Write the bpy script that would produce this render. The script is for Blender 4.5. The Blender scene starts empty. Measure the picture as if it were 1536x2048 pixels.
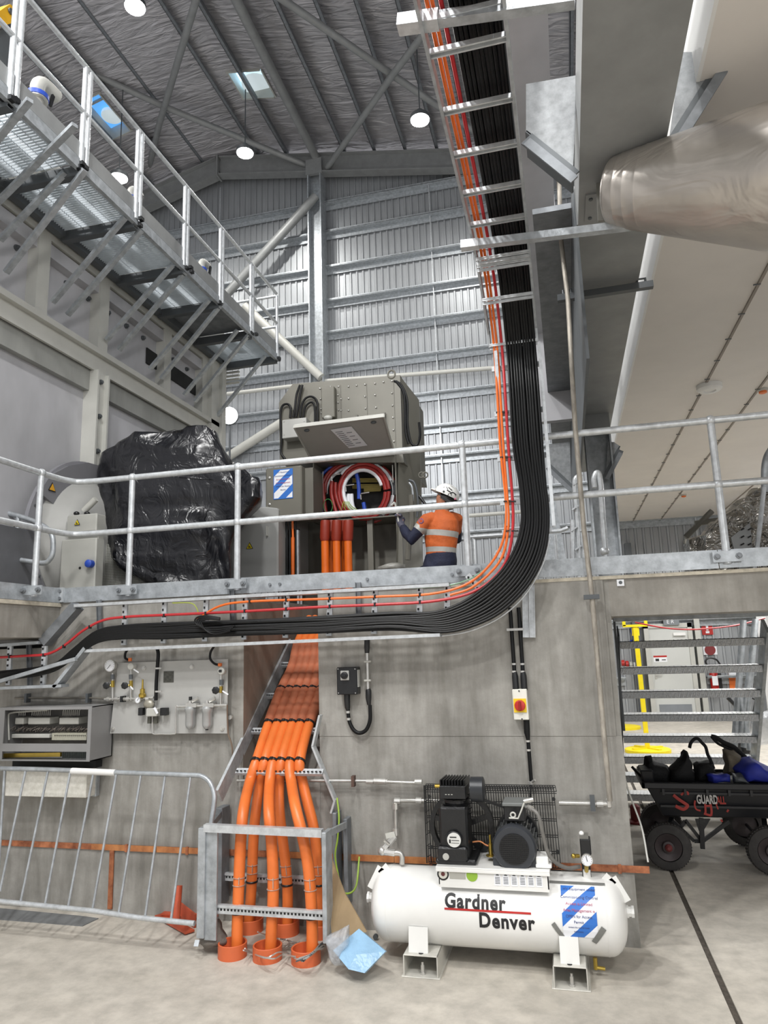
import bpy, bmesh, math, random
from mathutils import Vector, Matrix, noise, Quaternion
C = bpy.context.scene
COL = C.collection
R = math.radians
# ---------------------------------------------------------------- camera
EYE = 1.854
PITCH, ROLL, YAW, FPX = R(10.84), R(1.78), R(14.05), 1420.0
F = Vector((-math.sin(YAW)*math.cos(PITCH), math.cos(YAW)*math.cos(PITCH), math.sin(PITCH)))
R0 = Vector((math.cos(YAW), math.sin(YAW), 0))
U0 = R0.cross(F)
RX = R0*math.cos(ROLL) - U0*math.sin(ROLL)
UX = R0*math.sin(ROLL) + U0*math.cos(ROLL)
cd = bpy.data.cameras.new('camera'); cam = bpy.data.objects.new('camera', cd); COL.objects.link(cam)
cam.matrix_world = Matrix(((RX.x, UX.x, -F.x, 0), (RX.y, UX.y, -F.y, 0), (RX.z, UX.z, -F.z, EYE), (0, 0, 0, 1)))
cd.sensor_fit = 'VERTICAL'; cd.sensor_height = 24; cd.lens = 24*FPX/2048
cd.clip_start = .05; cd.clip_end = 200
C.camera = cam
# ---------------------------------------------------------------- world, light, exposure
C.view_settings.view_transform = 'Standard'; C.view_settings.look = 'None'
C.view_settings.gamma = 1; C.view_settings.use_curve_mapping = False
C.view_settings.exposure = 0.0
w = bpy.data.worlds.new('world'); C.world = w; w.use_nodes = True
w.node_tree.nodes['Background'].inputs[0].default_value = (.97, .975, 1, 1)
w.node_tree.nodes['Background'].inputs[1].default_value = .62
def area(x, y, z, size, power, col=(1, .99, .975), tgt=None):  # serves hall high bays, aimed floods and added fill lights
    l = bpy.data.lights.new('high_bay_and_fill', 'AREA'); l.shape = 'DISK'; l.size = size; l.energy = power; l.color = col
    o = bpy.data.objects.new('high_bay_and_fill_light', l); COL.objects.link(o); o.location = (x, y, z)
    if tgt: o.rotation_euler = (Vector(tgt)-Vector((x, y, z))).to_track_quat('-Z', 'Y').to_euler()
    return o
KL = 1.0
for (x, y) in ((-7, 2), (1, -3), (-3, -6), (-9, -4)):
    area(x, y, 12, .8, 760*KL)
area(2.6, -1.5, 6.5, 1.0, 230*KL, tgt=(-1.5, 6, 1))
area(3.0, -4.2, 3.3, .5, 85*KL, tgt=(.8, 7, 1.2))  # added fill from behind the camera for the stair treads
area(-2.6, 1.2, 7.5, .35, 170*KL, tgt=(-1.6, 5, 0))
area(-4.0, 12.5, 8.5, .5, 130*KL, (1, 1, 1), tgt=(-2.5, 18, 7))  # flood without a fitting, set to light the gable cladding
area(3.0, 11.5, 4.2, 1.2, 235*KL, (1, .99, .97))  # added fill brightening the room beyond the opening
area(3.4, 15.5, 4.0, 1.0, 115*KL, (1, .99, .97))  # second fill added farther back in that room
area(2.4, 8.5, 2.18, .6, 14*KL, (1, .99, .96))  # low fill added under the deck
# ---------------------------------------------------------------- pixel reading of the photograph (for measuring positions on known planes)
def ray(x, y):
    return F*FPX + RX*(x-768) + UX*(1024-y)
EY = Vector((0, 0, EYE))
def PY(x, y, Y): d = ray(x, y); return EY + d*(Y/d.y)
def PX(x, y, X): d = ray(x, y); return EY + d*(X/d.x)
def PZ(x, y, Z): d = ray(x, y); return EY + d*((Z-EYE)/d.z)
def PP(x, y, p, n): d = ray(x, y); return EY + d*((Vector(p)-EY).dot(n)/d.dot(n))
# ---------------------------------------------------------------- materials
def lin(h):
    h = h.lstrip('#'); v = [int(h[i:i+2], 16)/255 for i in (0, 2, 4)]
    return tuple(((c+.055)/1.055)**2.4 if c > .04045 else c/12.92 for c in v)+(1,)
MC = {}
def mat(name, col, rough=.5, metal=0, var=.12, scale=6, bump=0, bscale=40, col2=None, emis=0, stretch=(1, 1, 1), spec=.5, alpha=1, trans=0, coat=0, detail=4):
    if name in MC: return MC[name]
    m = bpy.data.materials.new(name); m.use_nodes = True; MC[name] = m
    nt = m.node_tree; b = nt.nodes['Principled BSDF']; L = nt.links
    c = lin(col)
    b.inputs['Roughness'].default_value = rough; b.inputs['Metallic'].default_value = metal
    b.inputs['Specular IOR Level'].default_value = spec; b.inputs['Alpha'].default_value = alpha
    b.inputs['Transmission Weight'].default_value = trans; b.inputs['Coat Weight'].default_value = coat
    tc = nt.nodes.new('ShaderNodeTexCoord'); mp = nt.nodes.new('ShaderNodeMapping')
    mp.inputs['Scale'].default_value = stretch; L.new(tc.outputs['Object'], mp.inputs[0])
    if var or col2:
        n = nt.nodes.new('ShaderNodeTexNoise'); n.inputs['Scale'].default_value = scale; n.inputs['Detail'].default_value = detail
        n.inputs['Roughness'].default_value = .6
        L.new(mp.outputs[0], n.inputs[0])
        r = nt.nodes.new('ShaderNodeValToRGB'); L.new(n.outputs[0], r.inputs[0])
        r.color_ramp.elements[0].position = .32; r.color_ramp.elements[1].position = .68
        a = [max(0, x*(1-var)) for x in c[:3]]+[1]
        d = lin(col2) if col2 else [min(1, x*(1+var)) for x in c[:3]]+[1]
        r.color_ramp.elements[0].color = a; r.color_ramp.elements[1].color = d
        L.new(r.outputs[0], b.inputs['Base Color'])
    else: b.inputs['Base Color'].default_value = c
    if bump:
        n2 = nt.nodes.new('ShaderNodeTexNoise'); n2.inputs['Scale'].default_value = bscale; n2.inputs['Detail'].default_value = 3
        L.new(mp.outputs[0], n2.inputs[0])
        bp = nt.nodes.new('ShaderNodeBump'); bp.inputs['Strength'].default_value = bump; bp.inputs['Distance'].default_value = .02
        L.new(n2.outputs[0], bp.inputs['Height']); L.new(bp.outputs[0], b.inputs['Normal'])
    if emis:
        b.inputs['Emission Color'].default_value = c; b.inputs['Emission Strength'].default_value = emis
    return m
def concrete(name, c1, c2, c3, st=(1, 1, .12)):
    m = bpy.data.materials.new(name); m.use_nodes = True; MC[name] = m
    nt = m.node_tree; b = nt.nodes['Principled BSDF']; L = nt.links
    tc = nt.nodes.new('ShaderNodeTexCoord')
    def nz(scale, st, det=6):
        mp = nt.nodes.new('ShaderNodeMapping'); mp.inputs['Scale'].default_value = st; L.new(tc.outputs['Object'], mp.inputs[0])
        n = nt.nodes.new('ShaderNodeTexNoise'); n.inputs['Scale'].default_value = scale; n.inputs['Detail'].default_value = det
        n.inputs['Roughness'].default_value = .65; L.new(mp.outputs[0], n.inputs[0]); return n
    n1 = nz(1.6, (1, 1, 1)); n2 = nz(9 if st[2] < 1 else 2.5, st); n3 = nz(70, (1, 1, 1), 3); n4 = nz(7, (1, 1, 1), 8)
    def mix(a, b_, f, t='MIX', k=None):
        x = nt.nodes.new('ShaderNodeMix'); x.data_type = 'RGBA'; x.blend_type = t
        for s, v in ((6, a), (7, b_)):
            if isinstance(v, tuple): x.inputs[s].default_value = v
            else: L.new(v, x.inputs[s])
        if k is not None: x.inputs[0].default_value = k
        if f is not None:
            r = nt.nodes.new('ShaderNodeMapRange'); r.inputs[1].default_value = .38; r.inputs[2].default_value = .64
            if k: r.inputs[4].default_value = k
            L.new(f, r.inputs[0]); L.new(r.outputs[0], x.inputs[0])
        return x.outputs[2]
    o = mix(lin(c1), lin(c2), n1.outputs[0])
    o = mix(o, lin(c3), n2.outputs[0], k=.6)
    o = mix(o, lin('#6f6c66'), n4.outputs[0], k=.35)
    L.new(o, b.inputs['Base Color'])
    b.inputs['Roughness'].default_value = .62; b.inputs['Specular IOR Level'].default_value = .35
    bp = nt.nodes.new('ShaderNodeBump'); bp.inputs['Strength'].default_value = .25; bp.inputs['Distance'].default_value = .004
    L.new(n3.outputs[0], bp.inputs['Height']); L.new(bp.outputs[0], b.inputs['Normal'])
    return m
CONC = concrete('concrete', '#96948e', '#7d7b75', '#adaba6')
CONCB = concrete('concrete_beam', '#918e87', '#7f7b74', '#a5a29b')
CONCT = concrete('concrete_tan', '#8f8478', '#80766c', '#9a8f84')
FLOOR = concrete('concrete_floor', '#c9c3b8', '#b7b1a6', '#c2bcb2', (1, 1, 1))
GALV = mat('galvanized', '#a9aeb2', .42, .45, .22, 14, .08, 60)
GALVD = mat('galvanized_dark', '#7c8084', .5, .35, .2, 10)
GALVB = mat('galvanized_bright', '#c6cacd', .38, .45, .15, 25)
STEEL = mat('grey_painted_steel', '#8d8f8f', .5, .25, .1, 4)
STEELD = mat('dark_grey_steel', '#5a5e61', .5, .3, .1, 4)
SS = mat('stainless', '#c9c8c4', .28, .7, .1, 20)
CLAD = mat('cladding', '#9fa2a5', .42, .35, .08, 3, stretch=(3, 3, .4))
BEIGE = mat('machine_grey_beige', '#6f6d64', .48, .05, .05, 4)
BEIGED = mat('machine_dark_grey', '#65635b', .55, .05, .08, 4)  # darker grey for rear parts, seams and hoses
LGREY = mat('light_grey_paint', '#b9b9b3', .45, .05, .04, 5)
WPAN = mat('white_grey_panel', '#a9a9ac', .5, .1, .12, 1.2, col2='#bcbcc0', stretch=(1, 1, .5))
PCREAM = mat('cream_panel', '#d9d4ce', .55, 0, .03, 2)
WHITE = mat('white_paint', '#e6e6e3', .3, 0, .03, 5, spec=.5, coat=.3)
WHITEM = mat('white_matt', '#e4e4e2', .6, 0, .02, 8)
BLACK = mat('black_rubber', '#17181a', .42, 0, .15, 10)
BLACKP = mat('black_paint', '#1d1e20', .33, .1, .15, 12, .1, 60)
CABLE = mat('black_cable', '#0a0b0d', .45, 0, .1, 30, spec=.3)
ORANGE = mat('orange_conduit', '#de7334', .38, 0, .08, 5)
ORCAB = mat('orange_cable', '#e06a1e', .4, 0, .06, 8)
ORDUST = mat('orange_dusty', '#b4694a', .6, 0, .12, 8)
REDC = mat('red_cable', '#b3252b', .4, 0, .08, 8)
COILR = mat('coil_red', '#8f2622', .4, 0, .08, 8)
DRED = mat('red_oxide_boot', '#8c2c19', .5, 0, .1, 8)
BLUE = mat('blue_plastic', '#2b4db0', .4, 0, .05, 8)
YEL = mat('yellow_paint', '#e9d316', .45, 0, .05, 8)
HOISTY = mat('hoist_yellow', '#d9a520', .45, 0, .08, 8)
COPPER = mat('copper_strip', '#b8714a', .42, .4, .2, 9, stretch=(1, 1, 1), col2='#d8965f')
RUST = mat('oxidised_copper', '#92543a', .6, .3, .3, 14, col2='#c07c56')
BRASS = mat('brass', '#b39a4a', .3, .85, .1, 12)
WOODY = mat('tan_board', '#8f7a5c', .75, 0, .1, 8)
NAVY = mat('navy_cloth', '#1c2138', .8, 0, .2, 14, .3, 60)
HIVIS = mat('orange_cloth', '#bd5c28', .75, 0, .12, 7, .4, 25)
REFL = mat('reflective_tape', '#a9a8a3', .5, .1, .06, 20)
SKIN = mat('skin', '#a9745a', .5, 0, .06, 20)
GLOVE = mat('grey_glove', '#4a4a58', .8, 0, .2, 40)
HAIR = mat('black_hair', '#16130f', .6, 0, .2, 60)
RED = mat('red_paint', '#b0241f', .35, 0, .05, 8)
GREENT = mat('green_cable', '#3f8a4a', .5, 0, .05, 8)
LIME = mat('lime_sticker', '#8db33a', .5, 0, 0)
INK = mat('black_ink', '#1b1b1d', .5, 0, 0)
PAPER = mat('white_paper', '#e8eaee', .45, 0, .02, 8)
PBLUE = mat('print_blue', '#2f6fc4', .4, 0, .02, 8)
TAPE = mat('grey_tape', '#7a7b78', .4, .2, .05, 20)
ROCK = mat('grey_rock', '#6d6862', .85, 0, .25, 9, .6, 20)
DARK = mat('dark_void', '#1b1c1c', .8, 0, .2, 5)
GLASSY = mat('clear_plastic_bag', '#c9cdd2', .2, 0, .1, 20, .8, 25, alpha=.45)
BLUEF = mat('pale_blue_plastic', '#8db2cf', .3, 0, .08, 9, .3, 30)
SKYL = mat('skylight_diffuser', '#bfe0f2', .5, 0, 0, emis=1.6)
SKYL2 = mat('skylight_diffuser_blue', '#5aa0e0', .5, 0, 0, emis=1.0)
MESHP = mat('mesh_panel', '#c9d1d7', .5, .1, .05, 6)
PLATE = mat('galv_plate', '#85888a', .5, .3, .2, 22)
LAMP = mat('lamp_lens', '#fffdf5', .5, 0, 0, emis=45)
def foil(name, col, scale, st, dist, rough=.33, metal=.8):
    m = mat(name, col, rough, metal, .12, 2)
    nt = m.node_tree; L = nt.links; b = nt.nodes['Principled BSDF']
    tc = nt.nodes.new('ShaderNodeTexCoord'); mp = nt.nodes.new('ShaderNodeMapping'); mp.inputs['Scale'].default_value = st
    L.new(tc.outputs['Object'], mp.inputs[0])
    n = nt.nodes.new('ShaderNodeTexNoise'); n.inputs['Scale'].default_value = scale; n.inputs['Detail'].default_value = 3; n.inputs['Distortion'].default_value = 1.2
    L.new(mp.outputs[0], n.inputs[0])
    bp = nt.nodes.new('ShaderNodeBump'); bp.inputs['Strength'].default_value = .8; bp.inputs['Distance'].default_value = dist
    L.new(n.outputs[0], bp.inputs['Height']); L.new(bp.outputs[0], b.inputs['Normal'])
    return m
FOIL = foil('foil_insulation', '#bcbabd', 2.2, (.5, 2.2, 1), .13, .4, .45)
FOILD = foil('foil_wrap', '#8d8a84', 7, (1, 1, 1), .09, .22)
TARP = foil('black_plastic_sheet', '#131419', 7, (1, 1, .6), .03, .29)
for n_ in TARP.node_tree.nodes:
    if n_.type == 'BSDF_PRINCIPLED': n_.inputs['Metallic'].default_value = 0; n_.inputs['Specular IOR Level'].default_value = .6
SPIRAL = foil('spiral_duct_steel', '#b9b3ac', 2.2, (.6, 1.6, 1.6), .025, .34, .65)
# ---------------------------------------------------------------- mesh building
class MB:
    def __init__(s): s.v = []; s.f = []; s.m = []; s.mi = 0
    def add(s, vs, fs):
        o = len(s.v); s.v += [tuple(v) for v in vs]; s.f += [[i+o for i in f] for f in fs]; s.m += [s.mi]*len(fs); return s
    def box(s, x0, x1, y0, y1, z0, z1):
        vs = [(x, y, z) for x in (x0, x1) for y in (y0, y1) for z in (z0, z1)]
        return s.add(vs, [(0, 1, 3, 2), (4, 6, 7, 5), (0, 4, 5, 1), (2, 3, 7, 6), (0, 2, 6, 4), (1, 5, 7, 3)])
    def cbox(s, c, sx, sy, sz): c = Vector(c); return s.box(c.x-sx/2, c.x+sx/2, c.y-sy/2, c.y+sy/2, c.z-sz/2, c.z+sz/2)
    def frame(s, a, b, up=(0, 0, 1)):
        a = Vector(a); b = Vector(b); d = (b-a).normalized(); up = Vector(up)
        if abs(d.dot(up)) > .99: up = Vector((0, 1, 0)) if abs(d.y) < .9 else Vector((1, 0, 0))
        sx = d.cross(up).normalized(); return a, b, sx, sx.cross(d).normalized()
    def bar(s, a, b, w, h, up=(0, 0, 1)):
        a, b, X, Y = s.frame(a, b, up)
        vs = [p+X*i*w/2+Y*j*h/2 for p in (a, b) for i, j in ((-1, -1), (1, -1), (1, 1), (-1, 1))]
        return s.add(vs, [(3, 2, 1, 0), (4, 5, 6, 7), (0, 1, 5, 4), (1, 2, 6, 5), (2, 3, 7, 6), (3, 0, 4, 7)])
    def sec(s, a, b, prof, up=(0, 0, 1)):
        "open profile (list of 2-D points, closed loop) swept from a to b"
        a, b, X, Y = s.frame(a, b, up); n = len(prof)
        vs = [p+X*i+Y*j for p in (a, b) for i, j in prof]
        return s.add(vs, [[i, (i+1) % n, n+(i+1) % n, n+i] for i in range(n)]+[list(range(n))[::-1], list(range(n, 2*n))])
    def chan(s, a, b, w, h, t, up=(0, 0, 1)):
        "C channel, open side towards +Y of the section"
        return s.sec(a, b, [(-w/2, -h/2), (w/2, -h/2), (w/2, h/2), (w/2-t, h/2), (w/2-t, -h/2+t), (-w/2+t, -h/2+t), (-w/2+t, h/2), (-w/2, h/2)], up)
    def ibeam(s, a, b, w, h, t, up=(0, 0, 1)):
        return s.sec(a, b, [(-w/2, -h/2), (w/2, -h/2), (w/2, -h/2+t), (t/2, -h/2+t), (t/2, h/2-t), (w/2, h/2-t), (w/2, h/2), (-w/2, h/2), (-w/2, h/2-t), (-t/2, h/2-t), (-t/2, -h/2+t), (-w/2, -h/2+t)], up)
    def tube(s, pts, r, n=10, cap=True, closed=False):
        pts = [Vector(p) for p in pts]; k = len(pts)
        rs = r if isinstance(r, (list, tuple)) else [r]*k
        T = []
        for i in range(k):
            if closed: t = pts[(i+1) % k]-pts[i-1]
            else: t = pts[min(i+1, k-1)]-pts[max(i-1, 0)]
            T.append(t.normalized() if t.length > 1e-9 else Vector((0, 0, 1)))
        u = T[0].orthogonal().normalized(); vs = []
        for i in range(k):
            if i:
                q = T[i-1].rotation_difference(T[i]); u = (q @ u); u = (u-T[i]*u.dot(T[i])).normalized()
            w_ = T[i].cross(u)
            rr = rs[i]; ra, rb = rr if isinstance(rr, tuple) else (rr, rr)
            vs += [pts[i]+u*math.cos(2*math.pi*j/n)*ra+w_*math.sin(2*math.pi*j/n)*rb for j in range(n)]
        fs = []
        for i in range(k if closed else k-1):
            for j in range(n):
                a = i*n+j; b_ = i*n+(j+1) % n; i2 = ((i+1) % k)*n
                fs.append((a, b_, i2+(j+1) % n, i2+j))
        if cap and not closed: fs += [list(range(n))[::-1], list(range((k-1)*n, k*n))]
        return s.add(vs, fs)
    def cyl(s, a, b, r, n=16, r2=None): return s.tube([a, b], [r, r if r2 is None else r2], n)
    def lathe(s, o, ax, prof, n=24, cap=True):
        "prof = [(distance along axis, radius)]"
        o = Vector(o); ax = Vector(ax).normalized(); u = ax.orthogonal().normalized(); w_ = ax.cross(u); k = len(prof)
        vs = [o+ax*h+(u*math.cos(2*math.pi*j/n)+w_*math.sin(2*math.pi*j/n))*max(r, 1e-4) for h, r in prof for j in range(n)]
        fs = [(i*n+j, i*n+(j+1) % n, (i+1)*n+(j+1) % n, (i+1)*n+j) for i in range(k-1) for j in range(n)]
        return s.add(vs, fs+([list(range(n))[::-1], list(range((k-1)*n, k*n))] if cap else []))
    def prism(s, poly, d):
        n = len(poly); poly = [Vector(p) for p in poly]; d = Vector(d)
        return s.add(poly+[p+d for p in poly], [[i, (i+1) % n, n+(i+1) % n, n+i] for i in range(n)]+[list(range(n))[::-1], list(range(n, 2*n))])
    def ball(s, c, rx, ry=None, rz=None, n=12, m=8):
        ry = ry or rx; rz = rz or rx; c = Vector(c)
        return s.lathe2(c, rx, ry, rz, n, m)
    def lathe2(s, c, rx, ry, rz, n, m):
        vs = [c+Vector((0, 0, rz))]; fs = []
        for i in range(1, m):
            a = math.pi*i/m
            vs += [c+Vector((rx*math.sin(a)*math.cos(2*math.pi*j/n), ry*math.sin(a)*math.sin(2*math.pi*j/n), rz*math.cos(a))) for j in range(n)]
        vs.append(c-Vector((0, 0, rz)))
        for j in range(n):
            fs.append((0, 1+j, 1+(j+1) % n))
            for i in range(m-2): fs.append((1+i*n+j, 1+(i+1)*n+j, 1+(i+1)*n+(j+1) % n, 1+i*n+(j+1) % n))
            fs.append((len(vs)-1, 1+(m-2)*n+(j+1) % n, 1+(m-2)*n+j))
        return s.add(vs, fs)
    def build(s, name, m, parent=None, smooth=False, bevel=0, **kw):
        me = bpy.data.meshes.new(name); me.from_pydata(s.v, [], s.f); me.update()
        for k in (m if isinstance(m, list) else [m]): me.materials.append(k)
        if isinstance(m, list): me.polygons.foreach_set('material_index', s.m)
        bm = bmesh.new(); bm.from_mesh(me); bmesh.ops.recalc_face_normals(bm, faces=bm.faces)
        if bevel:
            bmesh.ops.bevel(bm, geom=[e for e in bm.edges if len(e.link_faces) == 2 and e.calc_face_angle(0) > .5], offset=bevel, segments=1, affect='EDGES', clamp_overlap=True)
        bm.to_mesh(me); bm.free()
        if smooth: me.shade_auto(R(40)) if hasattr(me, 'shade_auto') else autosmooth(me)
        o = bpy.data.objects.new(name, me); COL.objects.link(o)
        adopt(o, parent); props(o, **kw); return o
def autosmooth(me):
    me.polygons.foreach_set('use_smooth', [True]*len(me.polygons))
    me.set_sharp_from_angle(angle=R(42))
def adopt(o, parent):
    if parent is not None:
        o.parent = parent; o.matrix_parent_inverse = Matrix.Translation(-ABS(parent))
def ABS(o):
    return Vector(o.get('_w', (0, 0, 0)))
def props(o, label=None, cat=None, group=None, kind=None):
    if label: o['label'] = label
    if cat: o['category'] = cat
    if group: o['group'] = group
    if kind: o['kind'] = kind
def E(name, label, cat, loc=(0, 0, 0), group=None):
    o = bpy.data.objects.new(name, None); COL.objects.link(o); o.location = loc; o['_w'] = tuple(loc); o.empty_display_size = .1
    props(o, label, cat, group); return o
def copytree(root, loc, label, rz=None):
    r = root.copy(); COL.objects.link(r); r.location = loc; r['label'] = label
    if rz is not None: r.rotation_euler.z = rz
    for ch in list(root.children):
        c = ch.copy(); COL.objects.link(c); c.parent = r
        for g in list(ch.children):
            d = g.copy(); COL.objects.link(d); d.parent = c
    return r
def smooth_path(pts, n=6):
    "Catmull-Rom through points"
    pts = [Vector(p) for p in pts]; out = []
    P = [pts[0]*2-pts[1]]+pts+[pts[-1]*2-pts[-2]]
    for i in range(1, len(P)-2):
        a, b, c, d = P[i-1:i+3]
        for j in range(n):
            t = j/n
            out.append(.5*((2*b)+(-a+c)*t+(2*a-5*b+4*c-d)*t*t+(-a+3*b-3*c+d)*t**3))
    out.append(pts[-1]); return out
def text(s, size, mt, parent, M, name='lettering', bold=0, ext=.001, align='LEFT', warp=None, sx=1, cuts=0, sp=1):
    cu = bpy.data.curves.new(name, 'FONT'); cu.body = s; cu.size = size; cu.offset = bold; cu.extrude = ext; cu.align_x = align; cu.resolution_u = 4; cu.space_character = sp
    t = bpy.data.objects.new(name, cu); COL.objects.link(t); bpy.context.view_layer.update()
    me = bpy.data.meshes.new_from_object(t.evaluated_get(bpy.context.evaluated_depsgraph_get())); bpy.data.objects.remove(t)
    if cuts:
        bm = bmesh.new(); bm.from_mesh(me)
        for i in range(-6, 16): bmesh.ops.bisect_plane(bm, geom=bm.verts[:]+bm.edges[:]+bm.faces[:], plane_co=(0, i*cuts, 0), plane_no=(0, 1, 0))
        bm.to_mesh(me); bm.free()
    for v in me.vertices:
        p = Vector((v.co.x*sx, v.co.y, v.co.z)); v.co = warp(p) if warp else M @ p
    me.materials.clear(); me.materials.append(mt)
    o = bpy.data.objects.new(name, me); COL.objects.link(o); adopt(o, parent); return o
def striped(nm, ms, par, warp, ny=1, per=.56, duty=.25, kx=.62, border=0):
    "unit sheet cut along diagonal stripes, then placed by warp(u, v)"
    bm = bmesh.new(); bmesh.ops.create_grid(bm, x_segments=1, y_segments=1, size=.5, matrix=Matrix.Translation((.5, .5, 0)))
    def cut(co, no): bmesh.ops.bisect_plane(bm, geom=bm.verts[:]+bm.edges[:]+bm.faces[:], plane_co=co, plane_no=no)
    for i in range(-1, 5):
        for d in (0, duty): cut((0, i*per+d, 0), (kx, 1, 0))
    for j in range(1, ny): cut((0, j/ny, 0), (0, 1, 0))
    for j in range(1, 5): cut((j/5, 0, 0), (1, 0, 0))
    if border:
        for c_ in (border, 1-border): cut((c_, 0, 0), (1, 0, 0)); cut((0, c_, 0), (0, 1, 0))
    me = bpy.data.meshes.new(nm)
    for f in bm.faces:
        c_ = f.calc_center_median(); s_ = (c_.x*kx+c_.y) % per
        f.material_index = 1 if s_ < duty or (border and (min(c_.x, 1-c_.x) < border or min(c_.y, 1-c_.y) < border)) else 0
    for v in bm.verts: v.co = warp(v.co.x, v.co.y)
    bm.to_mesh(me); bm.free()
    for m_ in ms: me.materials.append(m_)
    o = bpy.data.objects.new(nm, me); COL.objects.link(o); adopt(o, par); return o
def MW(p, yaw=0):
    "matrix for lettering on a vertical face that looks towards -Y (turned by yaw)"
    return Matrix.Translation(Vector(p)) @ Matrix.Rotation(yaw, 4, 'Z') @ Matrix.Rotation(R(90), 4, 'X')
# ================================================================ SETTING
W = 5.0       # front face of the concrete wall
DK = 2.30     # deck level
BW = 18.5     # gable wall
V = Vector
# floor with a sealed joint along Y
f = MB(); xj = .665
f.box(-12, xj-.018, -6, 22, -.2, 0); f.box(xj+.018, 12, -6, 22, -.2, 0)
fl = f.build('floor', FLOOR, kind='structure')
MB().box(xj-.018, xj+.018, -6, 22, -.2, -.010).build('joint_filler', mat('joint_filler_dark', '#4a443d', .9, 0, .4, 30), fl, kind='structure')
# front wall
hx1 = PY(95, 1320, W).x; hz0 = PY(50, 1297, W).z; hz1 = PY(50, 1274, W).z
oxl, oxr = -2.37, PY(638, 1400, W).x
sill = .93; T = .4
b = MB()
b.box(-8, hx1, W, W+T, 0, hz0); b.box(hx1, oxl, W, W+T, 0, 2.30)
b.box(oxl, oxr, W, W+T, 0, sill)
xr = .285
# right wall: two lifts with a fine step between
zj = PY(900, 1472, W).z
b.box(oxr, xr-.035, W, W+T, zj, 2.27); b.box(oxr, xr, W+.004, W+T, 0, zj)
b.box(xr-.035, xr, W+.012, W+T, zj, 2.27)
wf = b.build('wall_front', CONC, kind='structure')
MB().box(-4.6, -4.0, .5, W+T, PX(60, 1275, -4.0).z, 2.29).build('concrete_beam', CONCB, wf)
MB().box(-4.6, -3.985, .5, W-.002, 2.262, 2.292).build('grout_edge', mat('grout', '#b9b2a2', .8, 0, .2, 20), wf)
MB().box(xr, 6, W+.01, W+T, PY(1500, 1222, W).z, 2.27).build('lintel', CONCB, wf)
MB().box(-1.6, 6, W-.004, W+T, 2.262, 2.285).build('grout_edge', mat('grout', '#b9b2a2', .8, 0, .2, 20), wf)
# side of the cable opening and the sloping slab in it
MB().box(oxl-.02, oxl+.001, W+.001, 9, .6, 2.25).build('opening_reveal', CONCT, wf)
MB().prism([(oxl, W+.02, .96), (oxl, 6.4, 2.06), (oxl, 6.4, 1.86), (oxl, W+.02, .6)], (oxr+.8-oxl, 0, 0)).build('sloping_slab', CONC, wf)
MB().box(-8, oxl-.03, W+T, 9, 2.0, 2.28).build('deck_slab', CONCB, wf)
MB().box(oxr, 6, W+T, 8.2, 2.08, 2.28).build('deck_slab', CONCB, wf)
MB().box(-8, hx1+.2, 6.0, 6.1, 0, 2.2).build('cavity_back', mat('cavity_shade_concrete', '#4a4845', .8, 0, .2, 3), wf)  # cavity shade put into a darker concrete colour
MB().box(oxl-.3, 0.2, 8.6, 8.7, 0, 2.3).build('cavity_back', mat('cavity_shade_concrete', '#4a4845'), wf)
# form marks: thin recessed lines as slim strips
# copper earth strip along the wall
cs = E('copper_strip', 'copper earthing strip fixed low along the concrete wall', 'strip', (-1, W, .5))
xs = [-4.6, -3.6, -3.05, -2.55, -2.1, -1.25, -.5, .38]
for i in range(len(xs)-1):
    z = PY(700, 1714, W).z
    MB().box(xs[i], xs[i+1]-.004, W-.012-.003*(i % 2), W-.004, z-.02, z+.02).build('strip_length', COPPER if i % 3 else RUST, cs)
p = PY(226, 1700, W)
MB().box(p.x-.018, p.x+.018, W-.016, W-.006, .03, p.z).build('strip_drop', RUST, cs)
q = PY(1285, 1730, W)
MB().tube(smooth_path([V((.372, W-.01, q.z+.02)), V((.36, W+.1, q.z+.2)), V((.31, W+.2, q.z+.38)), V((.29, W+.28, q.z+.5))]), .006, 6).build('earth_tail', LGREY, cs, True)
for x in (-3.3, -2.8, -1.0, .2):
    MB().box(x-.01, x+.01, W-.02, W-.006, z-.026, z+.026).build('strip_clip', RUST, cs)
# back gable wall: ribbed cladding + girts
def cladding(x0, x1, z0, z1f, y, pitch=.19):
    b = MB(); x = x0; vs = []; k = 0
    prof = [(0, 0), (.62, 0), (.70, .035), (.92, .035), (1.0, 0)]
    pts = []
    while x < x1:
        for a, d in prof[:-1]: pts.append((x+a*pitch, y-d))
        x += pitch
    for (xx, yy) in pts: vs += [(xx, yy, z0), (xx, yy, z1f(xx))]
    n = len(pts); b.add(vs, [(2*i, 2*i+2, 2*i+3, 2*i+1) for i in range(n-1)]); return b
RA, RB = V((-9.5, 0, 17.55)), .186
def roofz(x): return 17.55-.186*(x+9.5) if x > -9.5 else 17.55+.26*(x+9.5)
wb = cladding(-24, 8, 0, lambda x: roofz(x)-.2, BW).build('wall_back', CLAD, kind='structure')
gz = [15.04, 14.07, 12.93, 11.86, 10.86, 9.81, 8.66, 7.72, 6.87, 5.8, 4.75, 3.7, 2.3, .95]
for i, z in enumerate(gz):
    for (x0, x1) in ((-24, -6.6), (-6.15, 1.25), (1.25, 8)):
        if z < 2.0 and x1 > 1.5: x0 = 3.05
        if x1-x0 < .5: continue
        g = MB(); y = BW-.06
        if z > roofz(x1)-.4 : x1 = min(x1, -9.5+(17.4-z)/.186)
        if x1 <= x0: continue
        # Z girt: bright top lip, shaded web
        g.box(x0, x1, y-.2, y, z-.012, z+.012); g.box(x0, x1, y-.2, y-.188, z-.0, z+.05); g.box(x0, x1, y-.02, y, z-.16, z)
        g.build('girt', GALV, wb)
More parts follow.
